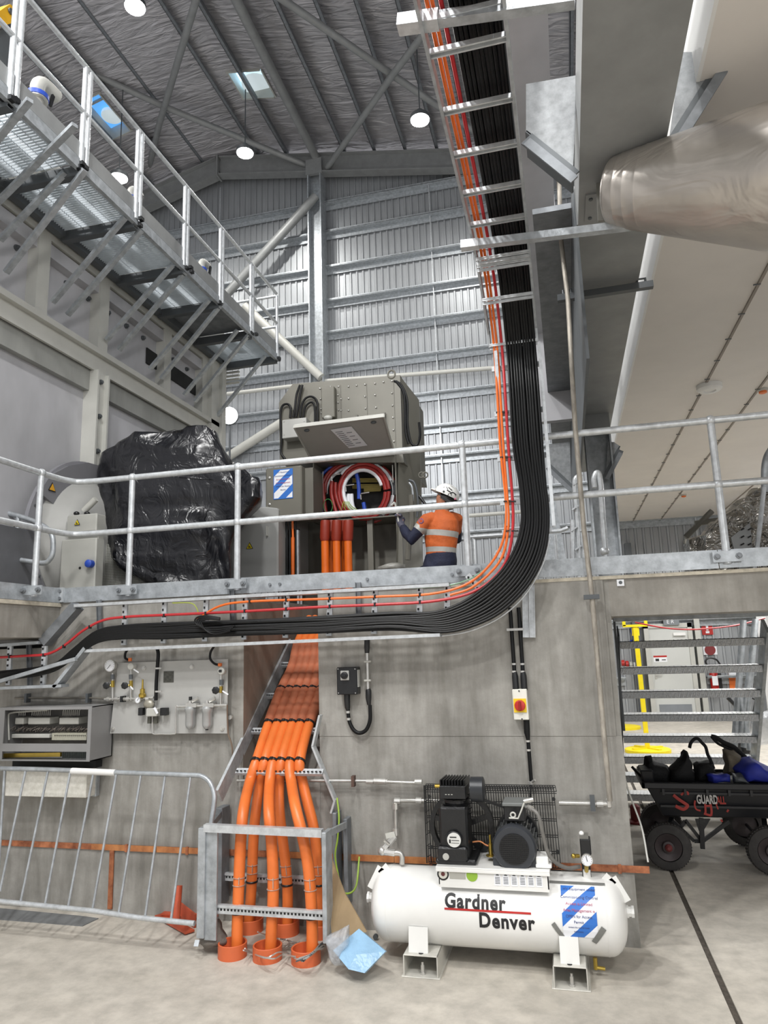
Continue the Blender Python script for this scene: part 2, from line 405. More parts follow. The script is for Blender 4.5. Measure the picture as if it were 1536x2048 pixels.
for x in (-9.6, -2.95, 3.2):
    MB().bar((x, BW-.16, 2.3), (x, BW-.16, roofz(x)-1.2), .025, .02).build('girt_tie', GALVB, wb)
# roof: foil under sheets, purlins along Y
def roofslab(x0, x1, y0, y1, holes, th=.1):
    b = MB()
    xs_ = sorted({x0, x1, *[h[0] for h in holes], *[h[1] for h in holes]}); ys_ = sorted({y0, y1, *[h[2] for h in holes], *[h[3] for h in holes]})
    for i in range(len(xs_)-1):
        for j in range(len(ys_)-1):
            cx, cy = (xs_[i]+xs_[i+1])/2, (ys_[j]+ys_[j+1])/2
            if any(h[0] < cx < h[1] and h[2] < cy < h[3] for h in holes): continue
            a, c = xs_[i], xs_[i+1]
            b.prism([(a, ys_[j], roofz(a)), (c, ys_[j], roofz(c)), (c, ys_[j], roofz(c)+th), (a, ys_[j], roofz(a)+th)], (0, ys_[j+1]-ys_[j], 0))
    return b
nR = V((.186, 0, 1)).normalized(); pR = V((-9.5, 0, 17.55))
def PRF(x, y, d=0): return PP(x, y, pR-V((0, 0, d)), nR)
s1 = [PRF(*q) for q in ((455, 145), (523, 135), (550, 193), (487, 195))]
h1 = (min(p.x for p in s1)*.5+sorted(p.x for p in s1)[1]*.5, max(p.x for p in s1)*.5+sorted(p.x for p in s1)[2]*.5, sum(sorted(p.y for p in s1)[:2])/2, sum(sorted(p.y for p in s1)[2:])/2)
nL = V((-.26, 0, 1)).normalized(); 
s2 = PP(212, 232, (-9.5, 0, 17.55), nL)
h2 = (s2.x-.38, s2.x+.3, s2.y-.75, s2.y+.75)
if h2[1] > -9.5: s2 = PRF(212, 232); h2 = (s2.x-.36, s2.x+.3, s2.y-.75, s2.y+.75)
rf = roofslab(-24, 9, -2, BW+.1, [h1, h2]).build('ceiling', FOIL, kind='structure')
for h_, m_ in ((h1, SKYL), (h2, SKYL2)):
    cx, cy = (h_[0]+h_[1])/2, (h_[2]+h_[3])/2
    sk = E('skylight', 'pale daylight roof window with a round vent, nearer the middle of the roof' if m_ is SKYL else 'blue tinted roof window seen behind the catwalk railing', 'skylight', (cx, cy, roofz(cx)))
    MB().prism([(h_[0], h_[2], roofz(h_[0])+.35), (h_[1], h_[2], roofz(h_[1])+.35), (h_[1], h_[2], roofz(h_[1])+.4), (h_[0], h_[2], roofz(h_[0])+.4)], (0, h_[3]-h_[2], 0)).build('pane', m_, sk)
    k = MB()
    for (a, c) in (((h_[0], h_[2]), (h_[1], h_[2])), ((h_[0], h_[3]), (h_[1], h_[3])), ((h_[0], h_[2]), (h_[0], h_[3])), ((h_[1], h_[2]), (h_[1], h_[3]))):
        k.bar((a[0], a[1], roofz(a[0])+.2), (c[0], c[1], roofz(c[0])+.2), .04, .5)
    k.build('curb', LGREY, sk)
    k = MB(); vr = (h_[1]-h_[0])*.42; k.lathe((cx, cy+.3, roofz(cx)+.2), (0, 0, 1), [(0, vr*.8), (.03, vr), (.12, vr), (.12, vr*.8)], 20)
    k.build('vent_ring', mat('vent_white', '#d9e6ea', .5, 0, 0, emis=.5), sk, True)
    MB().bar((h_[0], cy-.35, roofz(h_[0])+.22), (h_[1], cy-.35, roofz(h_[1])+.22), .05, .06).build('cross_bar', LGREY, sk)
x = -6.35-.93*16
while x < 8:
    zr = roofz(x)
    m = MB(); m.box(x-.035, x+.035, -2, BW-.1, zr-.3, zr-.285); m.box(x-.035, x-.022, -2, BW-.1, zr-.3, zr); m.box(x+.035, x+.05, -2, BW-.1, zr-.3, zr-.24)
    m.build('purlin', GALVD, rf)
    x += .93
# rafter at the gable and bracing tubes
gy = BW-.45
def rz(x): return roofz(x)-.42
for (x0, x1) in ((-9.5, 7.5), (-24, -9.5)):
    MB().ibeam((x0, gy, rz(x0)-.33), (x1, gy, rz(x1)-.33), .3, .62, .03).build('rafter', STEEL, rf)
for x in (-9.5,):
    MB().cbox((x, gy, rz(x)-.34), .05, .34, .72).build('splice_plate', STEEL, rf)
def rtube(a, b_, r, nm='roof_brace', m=STEEL, d=.55):
    MB().cyl(PRF(*a, d), PRF(*b_, d), r, 12).build(nm, m, rf, True)
rtube((500, 55), (640, 330), .12); rtube((430, -85), (500, 55), .12)
rtube((40, 80), (330, 214), .085, d=.75); rtube((330, 214), (640, 342), .085, d=.75)
rtube((395, -10), (318, 250), .085, d=.9); rtube((318, 250), (290, 370), .085, d=.9)
rtube((552, -10), (785, 150), .085, d=.75); rtube((785, 150), (990, 290), .085, d=.75)
rtube((865, 45), (785, 150), .085, d=.9); rtube((785, 150), (655, 335), .085, d=.9)
col = MB().ibeam((-6.32, gy+.1, 2.3), (-6.32, gy+.1, roofz(-6.3)-1.05), .5, .42, .035, up=(1, 0, 0)).build('steel_column', GALV, None, label='tall grey steel column standing against the ribbed gable wall', cat='column')
MB().cbox((-6.32, gy-.12, roofz(-6.3)-.9), .5, .1, .5).build('cap_plate', STEEL, col)
cy_ = BW-.62
def pipeY(pts, y, r, nm, m, label, cat='brace', group=None):
    MB().tube([PY(a, b_, y) for a, b_ in pts], r, 14).build(nm, m, None, True, label=label, cat=cat, group=group)
pipeY([(632, 392), (452, 590)], cy_, .13, 'diagonal_brace', STEEL, 'dark grey diagonal tube bracing from column top to catwalk end')
pipeY([(490, 612), (642, 755)], cy_, .12, 'diagonal_brace', LGREY, 'pale diagonal tube falling to the column behind the machine')
pipeY([(430, 930), (600, 822)], BW-.32, .13, 'diagonal_brace', LGREY, 'pale diagonal tube rising behind the black plastic sheet')
pipeY([(455, 788), (640, 766)], cy_+.2, .06, 'wall_pipe', LGREY, 'pale horizontal pipe on the gable wall left of the column', 'pipe')
pipeY([(640, 763), (1000, 735)], cy_+.2, .06, 'wall_pipe', LGREY, 'pale horizontal pipe on the gable wall right of the column', 'pipe')
pipeY([(930, 1010), (1010, 1002)], cy_+.1, .05, 'wall_pipe', LGREY, 'upper pale pipe low on the gable wall behind the worker', 'pipe')
pipeY([(930, 1032), (1090, 1020)], cy_+.1, .05, 'wall_pipe', LGREY, 'lower pale pipe on the gable wall behind the worker', 'pipe')
# left machine hall wall: frame, panels and flanges (faces +X)
LX = -4.62
wl = MB().box(-5.2, LX-.12, -2, 8.95, 2.3, 6.6).build('wall_left', WPAN, kind='structure')
zb = 5.02
MB().box(LX-.16, LX+.06, -2, 8.9, zb-.03, zb+.03).box(LX-.03, LX, -2, 8.9, zb-.2, zb).build('frame_rail', LGREY, wl)
MB().box(LX-.14, LX-.05, -2, 8.8, zb-.42, zb-.05).build('rail_backing', mat('frame_mid_grey', '#8f908c', .5, .1, .12, 4, stretch=(1, 1, .3)), wl)  # darker grey band below the frame rail
for (x_, y_, y2) in ((205, 700, 0), ):
    Yc = PX(200, 760, LX).y
    MB().box(LX-.12, LX, Yc-.1, Yc+.1, 2.3, zb-.2).build('panel_flange', LGREY, wl)
    MB().box(LX, LX+.05, Yc-.1, Yc-.075, 2.3, zb-.2).box(LX, LX+.05, Yc+.075, Yc+.1, 2.3, zb-.2).build('panel_flange', LGREY, wl)
    for z in [zb-.3-.38*i for i in range(7)]:
        MB().lathe((LX+.002, Yc, z), (1, 0, 0), [(0, .028), (.02, .028), (.021, .018), (.035, .018)], 8).build('bolt', STEELD, wl)
MB().box(LX-.12, LX+.06, 8.55, 8.9, 2.3, 6.05).build('end_post', LGREY, wl)
MB().box(LX, LX+.1, 8.78, 8.9, 2.3, 6.05).build('end_post', LGREY, wl)
MB().box(LX-.1, LX+.04, .8, 5.35, 2.3, 2.98).build('dark_base_panel', mat('base_panel_grey', '#5d5e62', .5, .1, .1, 4), wl)  # dark grey panel low on the wall
# upper band: stub posts, ledge, bolts
MB().box(LX-.14, LX-.02, -2, 8.95, 5.72, 5.86).build('upper_ledge', WPAN, wl)
MB().box(LX-.14, LX+.0, -2, 8.95, 5.88, 6.12).build('upper_ledge', LGREY, wl)
MB().box(LX-.14, LX+.03, -2, 8.95, 6.12, 6.5).build('upper_ledge', LGREY, wl)
for q in ((88, 530), (208, 640), (335, 740), (410, 812)):
    Yc = PX(q[0], q[1], LX).y
    MB().box(LX-.14, LX+.0, Yc-.08, Yc+.08, zb+.03, 5.88).build('stub_post', LGREY, wl)
for i in range(22):
    MB().lathe((LX-.12, 1.6+i*.345, 5.64), (1, 0, 0), [(0, .03), (.02, .03), (.021, .02), (.04, .02)], 8).build('bolt', STEELD, wl)
MB().box(LX-.115, LX-.1, 7.2, 8.5, 5.35, 5.55).build('dark_slot', DARK, wl)
# louvre at end
for k in range(5):
    pz = PY(465, 738+k*7, 9.0)
    MB().cbox(pz, .22, .04, .02).build('louvre_slat', LGREY, wl)
# ================================================================ CATWALK on the left
CZ, CX, CXI = 6.0, -3.76, -4.60
cw = E('catwalk', 'overhead galvanized catwalk with mesh deck panels and raking braces', 'catwalk', (CX, 5, CZ))
posts = [PZ(x, y, CZ).y for x, y in ((35, 195), (170, 335), (280, 440), (368, 535), (440, 605), (500, 665), (550, 715))]
ys = [posts[0]-.86*3, posts[0]-.86*2, posts[0]-.86]+posts
for i in range(len(ys)-1):
    y0, y1 = ys[i], ys[i+1]
    dark = i == 7
    if dark: MB().box(CXI+.05, CX-.03, y0+.03, y1-.03, CZ+.03, CZ+.045).build('deck_panel', GALVD, cw)
    if not dark:
        g = MB()
        n = int((y1-y0-.08)/.03)
        for k in range(n):
            yy = y0+.05+k*.03; g.box(CXI+.06, CX-.04, yy, yy+.004, CZ-.002, CZ+.03)
        for k in range(10):
            xx = CXI+.1+k*.08; g.box(xx, xx+.006, y0+.04, y1-.04, CZ+.018, CZ+.026)
        g.build('grating_bars', MESHP, cw, kind='stuff')
    MB().chan((CXI+.02, y1, CZ-.035), (CX, y1, CZ-.035), .07, .1, .006).build('cross_beam', STEELD, cw)
MB().box(CX-.02, CX+.02, ys[0], ys[-1]+.03, CZ-.05, CZ+.05).build('edge_beam', GALV, cw)
MB().box(CX-.06, CX-.03, ys[0], ys[-1]+.03, CZ-.01, CZ+.03).build('edge_angle', GALVB, cw)
MB().box(CXI, CXI+.08, ys[0], ys[-1]+.03, CZ-.06, CZ+.06).build('wall_beam', STEELD, cw)
MB().box(CX-.005, CX+.005, ys[0], ys[-1], CZ+.07, CZ+.22).build('toe_board', STEEL, cw)
RT, RM = CZ+.98, CZ+.52
for i, y in enumerate(ys):
    last = i == len(ys)-1
    if last:
        MB().cyl((CX+.01, y, CZ), (CX+.01, y, RT-.03), .022, 10).build('post', GALVB, cw, True)
    else:
        for d in (-.032, .032): MB().cyl((CX+.01, y+d, CZ), (CX+.01, y+d, RT), .024, 10).build('post', GALVB, cw, True)
    k = MB()
    for j in range(5): k.cbox((CX+.02+random.Random(i*9+j).uniform(-.05, .05), y+random.Random(j*7+i).uniform(-.06, .06), CZ-.02+random.Random(j+i).uniform(-.03, .04)), .035, .05, .035)
    k.build('clamp', BLACKP, cw)
for z in (RT, RM): MB().tube(smooth_path([(CX+.01, ys[0], z), (CX+.01, 7, z), (CX+.01, ys[-1]-.02, z)], 2), .022, 10).build('handrail', GALVB, cw, True)
for z in (RT-.03, RM-.05): MB().cyl((CX, ys[-1], z), (CXI+.15, ys[-1], z), .02, 10).build('end_rail', GALVB, cw, True)
for a, c in (((150, 250), (-20, 420)), ((250, 435), (105, 605)), ((283, 460), (135, 630)), ((345, 530), (213, 680)), ((370, 545), (238, 700)), ((418, 600), (300, 738)), ((440, 612), (322, 757)), ((475, 660), (368, 790)), ((497, 670), (390, 803)), ((530, 712), (432, 835)), ((130, 345), (0, 480)), ((170, 340), (12, 545)), ((60, 200), (-80, 370))):
    MB().bar(PZ(a[0], a[1], CZ-.05), PX(c[0], c[1], LX+.03), .05, .035).build('brace', GALV, cw)
MB().tube([(CXI+.3, ys[2]-.2, CZ), (CXI+.3, ys[2]-.2, RT+.4)], .03, 10).build('post', GALVB, cw, True)
# pipes and valves above the catwalk
for (x_, zz, r, m_, nm, lb) in ((-4.25, 6.62, .055, LGREY, 'overhead_pipe', 'upper pale pipe running along the catwalk behind its railing'), (-4.05, 6.42, .035, SS, 'overhead_pipe', 'thin steel pipe running along the catwalk beside the toe board'), (-4.32, 6.3, .075, LGREY, 'overhead_pipe', 'thick pale pipe low along the catwalk deck')):
    y1 = 8.3 if r > .04 else 8.7
    pp = MB(); pp.cyl((x_, 3.9 if zz > 6.5 else 2, zz), (x_, y1, zz), r, 12)
    o = pp.build(nm, m_, None, True, label=lb, cat='pipe')
    for yy in (4.8, 5.9, 7.2):
        MB().lathe((x_, yy, zz), (0, 1, 0), [(0, r+.012), (.03, r+.012)], 12).build('pipe_clamp', STEELD, o)
vx = [(PX(75, 190, -4.2), 'nearest'), (PX(262, 395, -4.1), 'second'), (PX(403, 537, -4.1), 'third')]
for p, nm in vx:
    v = E('valve', {'nearest': 'white elbow valve with blue ring above the yellow hoist rail', 'second': 'small valve with blue ring at the middle of the catwalk', 'third': 'small valve with blue ring near the far end of the catwalk'}[nm], 'valve', p)
    s_ = 1.15 if nm == 'nearest' else .8
    MB().lathe(p-V((0, 0, .04*s_)), (0, 0, 1), [(0, .085*s_), (.035*s_, .085*s_)], 18).build('blue_flange', BLUE, v, True)
    MB().lathe(p-V((0, 0, .1*s_)), (0, 0, 1), [(0, .05*s_), (.05*s_, .05*s_), (.05*s_, .08*s_), (.06*s_, .08*s_)], 16).build('valve_body', SS, v, True)
    MB().tube(smooth_path([p+V((0, 0, 0)), p+V((0, 0, .08*s_)), p+V((0, .06*s_, .14*s_)), p+V((0, .2*s_, .15*s_))]), .055*s_, 14).build('elbow', LGREY, v, True)
    MB().bar(p+V((.06, .09, -.05))*1, p+V((.06, .12, .08)), .02, .03).build('lever', BLACKP, v)
ho = E('hoist_rail', 'yellow hoist beam pieces at the top left beyond the catwalk post', 'hoist', PX(20, 60, -5.0))
p0, p1 = PX(-10, 60, -4.9), PX(38, 28, -4.9)
MB().prism([PX(-20, 35, -4.9), PX(20, 8, -4.9), PX(37, 20, -4.9), PX(37, 42, -4.9), PX(-20, 60, -4.9)], (-.12, 0, 0)).build('hoist_body', HOISTY, ho)
MB().lathe(PX(20, 23, -4.895), (1, 0, 0), [(0, .03), (.02, .03)], 8).build('bolt', STEELD, ho)
MB().prism([PX(-20, 158, -4.9), PX(26, 150, -4.9), PX(25, 182, -4.9), PX(-20, 186, -4.9)], (-.12, 0, 0)).build('hoist_body', HOISTY, ho)
MB().prism([PX(-20, 62, -4.95), PX(36, 50, -4.95), PX(26, 150, -4.95), PX(-20, 130, -4.95)], (-.1, 0, 0)).build('rail_web', STEELD, ho)
# ================================================================ RIGHT: runway beam, brackets, soffit, duct
BZ = 4.5; k_ = (BZ-EYE)
bx0, bx1 = .0985*k_, .27*k_
rb = E('runway_beam', 'long grey box beam running away overhead beside the cable ladder', 'beam', (bx0, 6, BZ))
yc = PZ(1200, 446, BZ).y
MB().box(bx0, bx1, .6, yc-.01, BZ, BZ+.3).build('beam_length', STEEL, rb)
MB().box(bx0-.005, bx1, yc+.01, 11.5, BZ+.02, BZ+.3).build('beam_length', STEEL, rb)
MB().box(bx0+.04, bx1-.04, yc-.34, yc-.06, BZ-.012, BZ).build('end_plate', STEEL, rb)
for (x, y) in ((bx0+.07, yc-.3), (bx1-.07, yc-.3), (bx0+.07, yc-.1), (bx1-.07, yc-.1)):
    MB().lathe((x, y, BZ-.022), (0, 0, 1), [(0, .012), (.012, .012)], 6).build('bolt', STEELD, rb)
def bracket(Yb, nm, lbl, s=1.0, outer=.33):
    br = E(nm, lbl, 'bracket', ((bx0+bx1)/2, Yb, BZ+.1))
    for sg, xa in ((-1, bx0), (1, bx1)):
        xo = xa+sg*outer*s
        z0, z1 = BZ+.0, BZ+.62*s
        h = .26*s
        MB().prism([(xa, Yb, BZ+.02), (xo, Yb, BZ+.46*s), (xo, Yb, BZ+.5*s), (xa, Yb, BZ+.5*s)], (0, .012, 0)).build('wing_plate', GALVB, br)
        MB().bar((xa, Yb+.1, BZ+.04), (xo, Yb+.1, BZ+.46*s), .2, .012, up=(0, 0, 1)).build('wing_flange', STEELD, br)
        MB().bar((xa, Yb+.02, BZ-.1), (xo, Yb+.02, BZ+.33*s), .05, .012, up=(0, 1, 0)).build('wing_flange', STEELD, br)
    return br
# the near bracket is measured on the photograph at its own distance
def wings(Yb, L, Rr, nm, lbl):
    br = E(nm, lbl, 'bracket', ((bx0+bx1)/2, Yb, BZ))
    for poly, yaw in ((L, 0), (Rr, 0)):
        P_ = [PY(a, c, Yb) for a, c in poly]
        MB().prism(P_[:4], (0, .012, 0)).build('wing_plate', PLATE, br)
        a, c = P_[0], P_[1]
        MB().bar(a+V((0, .11, 0)), c+V((0, .11, 0)), .22, .012, up=(0, 0, 1)).build('wing_flange', STEELD, br)
        MB().bar(a+V((0, -.03, -.09)), c+V((0, -.03, -.09)), .05, .012, up=(0, 1, 0)).build('lower_flange', GALVD, br)
        MB().bar(a+V((0, .0, -.05)), c+V((0, .0, -.05)), .012, .08, up=(0, 0, 1)).build('lower_web', STEELD, br)
    return br
wings(3.6, [(1146, 337), (1052, 262), (1052, 168), (1156, 150)], [(1338, 282), (1440, 120), (1400, 104), (1362, 104)], 'haunch_bracket', 'large galvanized gusset bracket flanking the near beam above the spiral duct')
fb = wings(8.6, [(1142, 968), (1096, 925), (1096, 888), (1140, 884)], [(1212, 945), (1240, 892), (1228, 884), (1216, 884)], 'haunch_bracket', 'smaller far gusset bracket under the beam beyond the handrail')
fc = MB().ibeam((.52*1.0, 8.75, DK), (.52, 8.75, BZ+.05), .36, .3, .02, up=(1, 0, 0)).build('bracket_column', GALV, None, label='short steel column standing on the deck under the far bracket', cat='column')
MB().box(bx0+.02, bx1-.05, 8.5, 9.0, BZ-.18, BZ+.02).build('head_plate', STEEL, fc)
c2 = MB().prism([PY(1068, 985, 12.5), PY(1108, 985, 12.5), PY(1134, 1128, 12.5), PY(1080, 1128, 12.5)], (0, .2, 0)).build('steel_column', GALV, None, label='grey column with splayed foot behind the vertical cable ladder', cat='column')
# soffit of the room on the right
zs, xs0 = 4.75, .876
so = MB().box(xs0+.02, 7.5, .5, BW-.25, zs+.0, zs+.9).build('ceiling_room', PCREAM, kind='structure', label='pale panelled underside of the raised room on the right')
MB().box(xs0, xs0+.02, .5, BW-.25, zs-.002, zs+.9).build('white_fascia', WHITEM, so)
for jx in (1.7595, 2.4122, 3.7):
    x_ = jx
    MB().box(x_-.012, x_+.012, .5, BW-.25, zs-.014, zs).build('panel_joint', mat('joint_grey', '#8d857c', .6, 0, 0), so)
    for k in range(26):
        y = 4.4+k*.56
        if jx < 3: MB().box(x_-.045, x_+.012, y-.006, y+.006, zs-.02, zs-.012).build('joint_clip', STEELD, so)
for i, (x, y, s_, lb) in enumerate(((1418, 770, .14, 'round white ceiling speaker on the nearer panel joint'), (1300, 976, .14, 'round white ceiling speaker far along the same joint'))):
    p = PZ(x, y, zs)
    d = E('ceiling_speaker', lb, 'speaker', p); MB().lathe((p.x, p.y, zs), (0, 0, -1), [(0, s_), (.05, s_), (.075, s_*.8), (.075, s_*.5), (.06, s_*.45)], 28).build('speaker_ring', WHITEM, d, True)
for i, (x, y, lb) in enumerate(((1525, 778, 'small orange round detector near the right edge of the ceiling'), (1367, 989, 'small orange detector far along the second panel joint'))):
    p = PZ(x, y, zs); d = E('smoke_detector', lb, 'detector', p)
    MB().lathe((p.x, p.y, zs), (0, 0, -1), [(0, .06), (.02, .06), (.03, .045)], 16).build('detector_base', LGREY, d, True)
    MB().lathe((p.x, p.y, zs-.03), (0, 0, -1), [(0, .045), (.02, .045), (.03, .02)], 16).build('detector_cap', ORANGE, d, True)
# sheet wall high on the right
MB().box(bx0-.45, bx0-.1, 2.2, 9, BZ+1.0, BZ+1.05).build('upper_panel', WPAN, so)
MB().box(-.14, bx0-.02, 8.2, 8.3, 4.4, 12).build('upper_panel', WPAN, so)
ledge = MB().box(-.02, bx0, 4.55, 12, BZ+.25, BZ+.29).build('side_ledge', GALVD, None, label='narrow grey steel ledge along the left side of the beam', cat='ledge')
# big grey upright panel between ladder and beam (seen edge-on, dark)
MB().box(bx0-.02, bx0+.0, 4.4, 12.2, 3.6, BZ+.3).build('side_web', STEELD, rb)
# spiral duct
sd = E('spiral_duct', 'large round spiral duct coming in from the right edge under the beam', 'duct', PY(1250, 390, 3.85))
a, c = PY(1226, 384, 3.87), PY(1540, 354, 3.6)
dr = (c-a).normalized(); ln = (c-a).length
def dr_(t): return .188+(.352-.188)*min(1.08, t/ln)
pr = [(-.01, .17), (0, .182), (.012, dr_(0))]
for t in (.06, .12, .19): pr += [(t, dr_(t)), (t+.003, dr_(t)+.002), (t+.01, dr_(t)+.002), (t+.013, dr_(t+.013))]
pr += [(t_/10, dr_(t_/10)) for t_ in range(3, 32)]
sdb = MB().lathe(a, dr, pr, 48).build('duct_shell', SPIRAL, sd, True)
MB().prism([PY(1190, 312, 3.95), PY(1300, 300, 3.95), PY(1300, 434, 3.95), PY(1196, 441, 3.95)], (0, .02, 0)).build('end_plate', mat('plate_grey', '#8b8a84', .5, .2, .05, 4), sd)
# trapeze struts
def strut(a, b_, Y_, lbl, m=GALV, w_=.045, off=0):
    A, B = PY(*a, Y_), PY(*b_, Y_)
    o = E('channel_strut', lbl, 'strut', A)
    MB().chan(A, B, w_, w_, .004).build('channel', m, o)
    return o, A, B
o, A, B = strut((922, 492), (1300, 446), 3.9, 'long galvanized channel strut crossing under the cable ladder and near beam')
MB().bar(A, A.lerp(B, .1), .052, .05).build('end_sleeve', GALVB, o)
o, A, B = strut((797, 50), (1150, 0), 2.42, 'galvanized channel strut at top, crossing under the ladder')
MB().bar(A+V((0, -.001, 0)), A.lerp(B, .24), .06, .055).build('end_sleeve', GALVB, o)
YS_ = PZ(1210, 584, BZ-.03).y
o, A, B = strut((1115, 598), (1306, 569), YS_, 'short dark channel strut clamped under the far beam', STEELD, .05)
for q in ((1135, 592), (1283, 570)):
    p = PY(*q, YS_); MB().tube([p+V((-.03, 0, -.03)), p+V((-.03, 0, .05)), p+V((.03, 0, .05)), p+V((.03, 0, -.03))], .01, 8).build('beam_clamp', STEELD, o)
# drain pipe down the wall on the right
dp = E('drop_pipe', 'slim mottled steel pipe dropping from the beam down the concrete wall', 'pipe', PY(1190, 1200, 4.93))
zz = [(1118, 360, 4.93), (1122, 480, 4.93), (1136, 600, 4.93), (1150, 850, 4.93), (1168, 1060, 4.93), (1184, 1192, 4.93), (1200, 1380, 4.93), (1216, 1560, 4.93), (1220, 1602, 4.93)]
MB().tube([PY(*q) for q in zz], .017, 10).build('pipe_run', mat('mottled_pipe', '#a09a90', .55, .3, .3, 30, stretch=(1, 1, .3)), dp, True)
p = PY(1183, 1194, 4.93); MB().cbox(p, .1, .05, .03).build('pipe_clamp', STEELD, dp)
# ================================================================ HANDRAILS on the deck edge
def rail(name, lbl, path, postpx, Yp, zt, zm, r=.024, base=DK):
    o = E(name, lbl, 'railing', (path[0][0], path[0][1], base))
    for z in (zt, zm): MB().tube([V((p[0], p[1], z)) for p in path], r, 12).build('rail_tube', GALVB, o, True)
    for p in postpx:
        MB().cyl((p[0], p[1], base+.02), (p[0], p[1], zt), r, 12).build('post', GALVB, o, True)
        for z in (zt, zm): MB().ball((p[0], p[1], z), r*1.45, n=12, m=8).build('ball_joint', GALVB, o, True)
        MB().box(p[0]-.09, p[0]+.09, p[1]-.03, p[1]-.018, base+.03, base+.1).build('foot_flange', GALV, o)
        for s_ in (-1, 1): MB().lathe((p[0]+s_*.065, p[1]-.03, base+.065), (0, -1, 0), [(0, .02), (.012, .02), (.013, .012), (.03, .012)], 8).build('bolt', GALVD, o)
    return o
ZT, ZM = 3.285, 2.845
k0, k1 = PY(476, 935, 4.97), PY(924, 890, 4.97)
pts = smooth_path([(-3.91, 1.2, 0), (-3.91, 3.2, 0), (-3.91, 4.2, 0), (-3.91, 4.72, 0), (-3.88, 4.88, 0), (-3.79, 4.955, 0), (PY(265, 950, 4.97).x, 4.97, 0), (k0.x, 4.97, 0), (k1.x, 4.97, 0), (.0, 4.97, 0), (.5, 4.97, 0), (PY(1423, 835, 4.97).x, 4.97, 0), (2.2, 4.97, 0)], 5)
pl = [(-4.28, 4.66), (PY(265, 960, 4.97).x, 4.97), (k0.x, 4.97), (k1.x, 4.97), (PY(1440, 1000, 4.97).x, 4.97)]
xq = [p for p in pts]
pl[0] = (-3.91, 4.59)
rail('deck_railing', 'galvanized two-rail handrail with ball joints along the near deck edge', [(p.x, p.y) for p in xq], pl, 4.97, ZT, ZM)
ta = E('deck_toe_board', 'flat galvanized toe board along the concrete deck edge', 'toe board', (-2, W, DK))
MB().box(-3.997, -3.985, .5, 4.99, DK-.005, DK+.115).build('plate_length', GALV, ta)
MB().box(-3.985, PY(122, 1190, W).x+.003, 4.985, 4.997, DK-.005, DK+.115).build('plate_length', GALV, ta)
ex = [PY(122, 1190, W).x, PY(960, 1145, W).x, .98, 3.5]
for i in range(3): MB().box(ex[i]+.003, ex[i+1]-.003, 4.985, 4.997, DK-.005, DK+.115).build('plate_length', GALV, ta)
for xp in (121, ):
    p = PY(xp, 1190, 4.98); MB().box(p.x-.03, p.x+.03, 4.97, 4.985, DK-.0, DK+.12).build('joint_plate', GALVB, ta)
    for z in (DK+.03, DK+.09): MB().lathe((p.x, 4.97, z), (0, -1, 0), [(0, .016), (.014, .016)], 6).build('bolt', GALVD, ta)
for xp in (238, 735, 540, 560, 905):
    p = PY(xp, 1165, 4.985); MB().lathe((p.x, 4.985, DK+.05), (0, -1, 0), [(0, .012), (.012, .012)], 6).build('bolt', GALVD, ta)
# far rail on the right side of the deck and ladder hoops
gr = E('far_railing', 'far grey handrail with looped end at the back of the deck, left side', 'railing', PY(60, 1100, 6.5))
for pth in ([(-30, 1018), (30, 1030), (80, 1048), (103, 1068), (106, 1100), (100, 1118), (85, 1126), (40, 1120), (-30, 1112)],):
    MB().tube(smooth_path([PY(a, c, 5.2) for a, c in pth], 5), .022, 10).build('rail_tube', GALV, gr, True)
MB().cyl(PY(37, 1030, 5.2), PY(24, 1190, 5.2), .02, 10).build('post', GALV, gr, True)
hp = E('ladder_hoops', 'pair of galvanized access ladder hand loops rising behind the toe board', 'ladder rails', (.3, 5.7, DK))
for pth, nm in (([(1160, 1155), (1157, 1060), (1150, 975), (1154, 955), (1166, 955)], 'hoop'), ([(1168, 1155), (1166, 1080), (1160, 990), (1155, 960)], 'hoop'), ([(1212, 1120), (1206, 1040), (1200, 960), (1194, 945), (1188, 958), (1190, 975)], 'hoop'), ([(1146, 1120), (1146, 1040)], 'hoop')):
    MB().tube(smooth_path([PY(a, c, 5.7) for a, c in pth], 5), .022, 10).build(nm, GALVB, hp, True)
for q in ((1146, 970), (1144, 1020), (1142, 1062), (1150, 1100), (1160, 1062)):
    p = PY(*q, 5.68); MB().bar(p, p+V((.05, 0, .03)), .02, .012).build('rung_tab', GALVB, hp)
p = PY(1209, 1103, 5.7); MB().ball(p, .035).build('ball_joint', GALVB, hp, True)
p2 = PY(1195, 1010, 5.7)
rr = MB(); rr.tube([PY(930, 1075, 8.5), PY(1120, 1062, 8.5), PY(1136, 1056, 8.5)], .025, 10)
for x_ in (945, 1110): q_ = PY(x_, 1070, 8.5); rr.cyl((q_.x, q_.y, DK), q_, .02, 8)
rr.build('back_rail', GALVB, None, True, label='low galvanized rail far behind the worker and the cables', cat='railing')
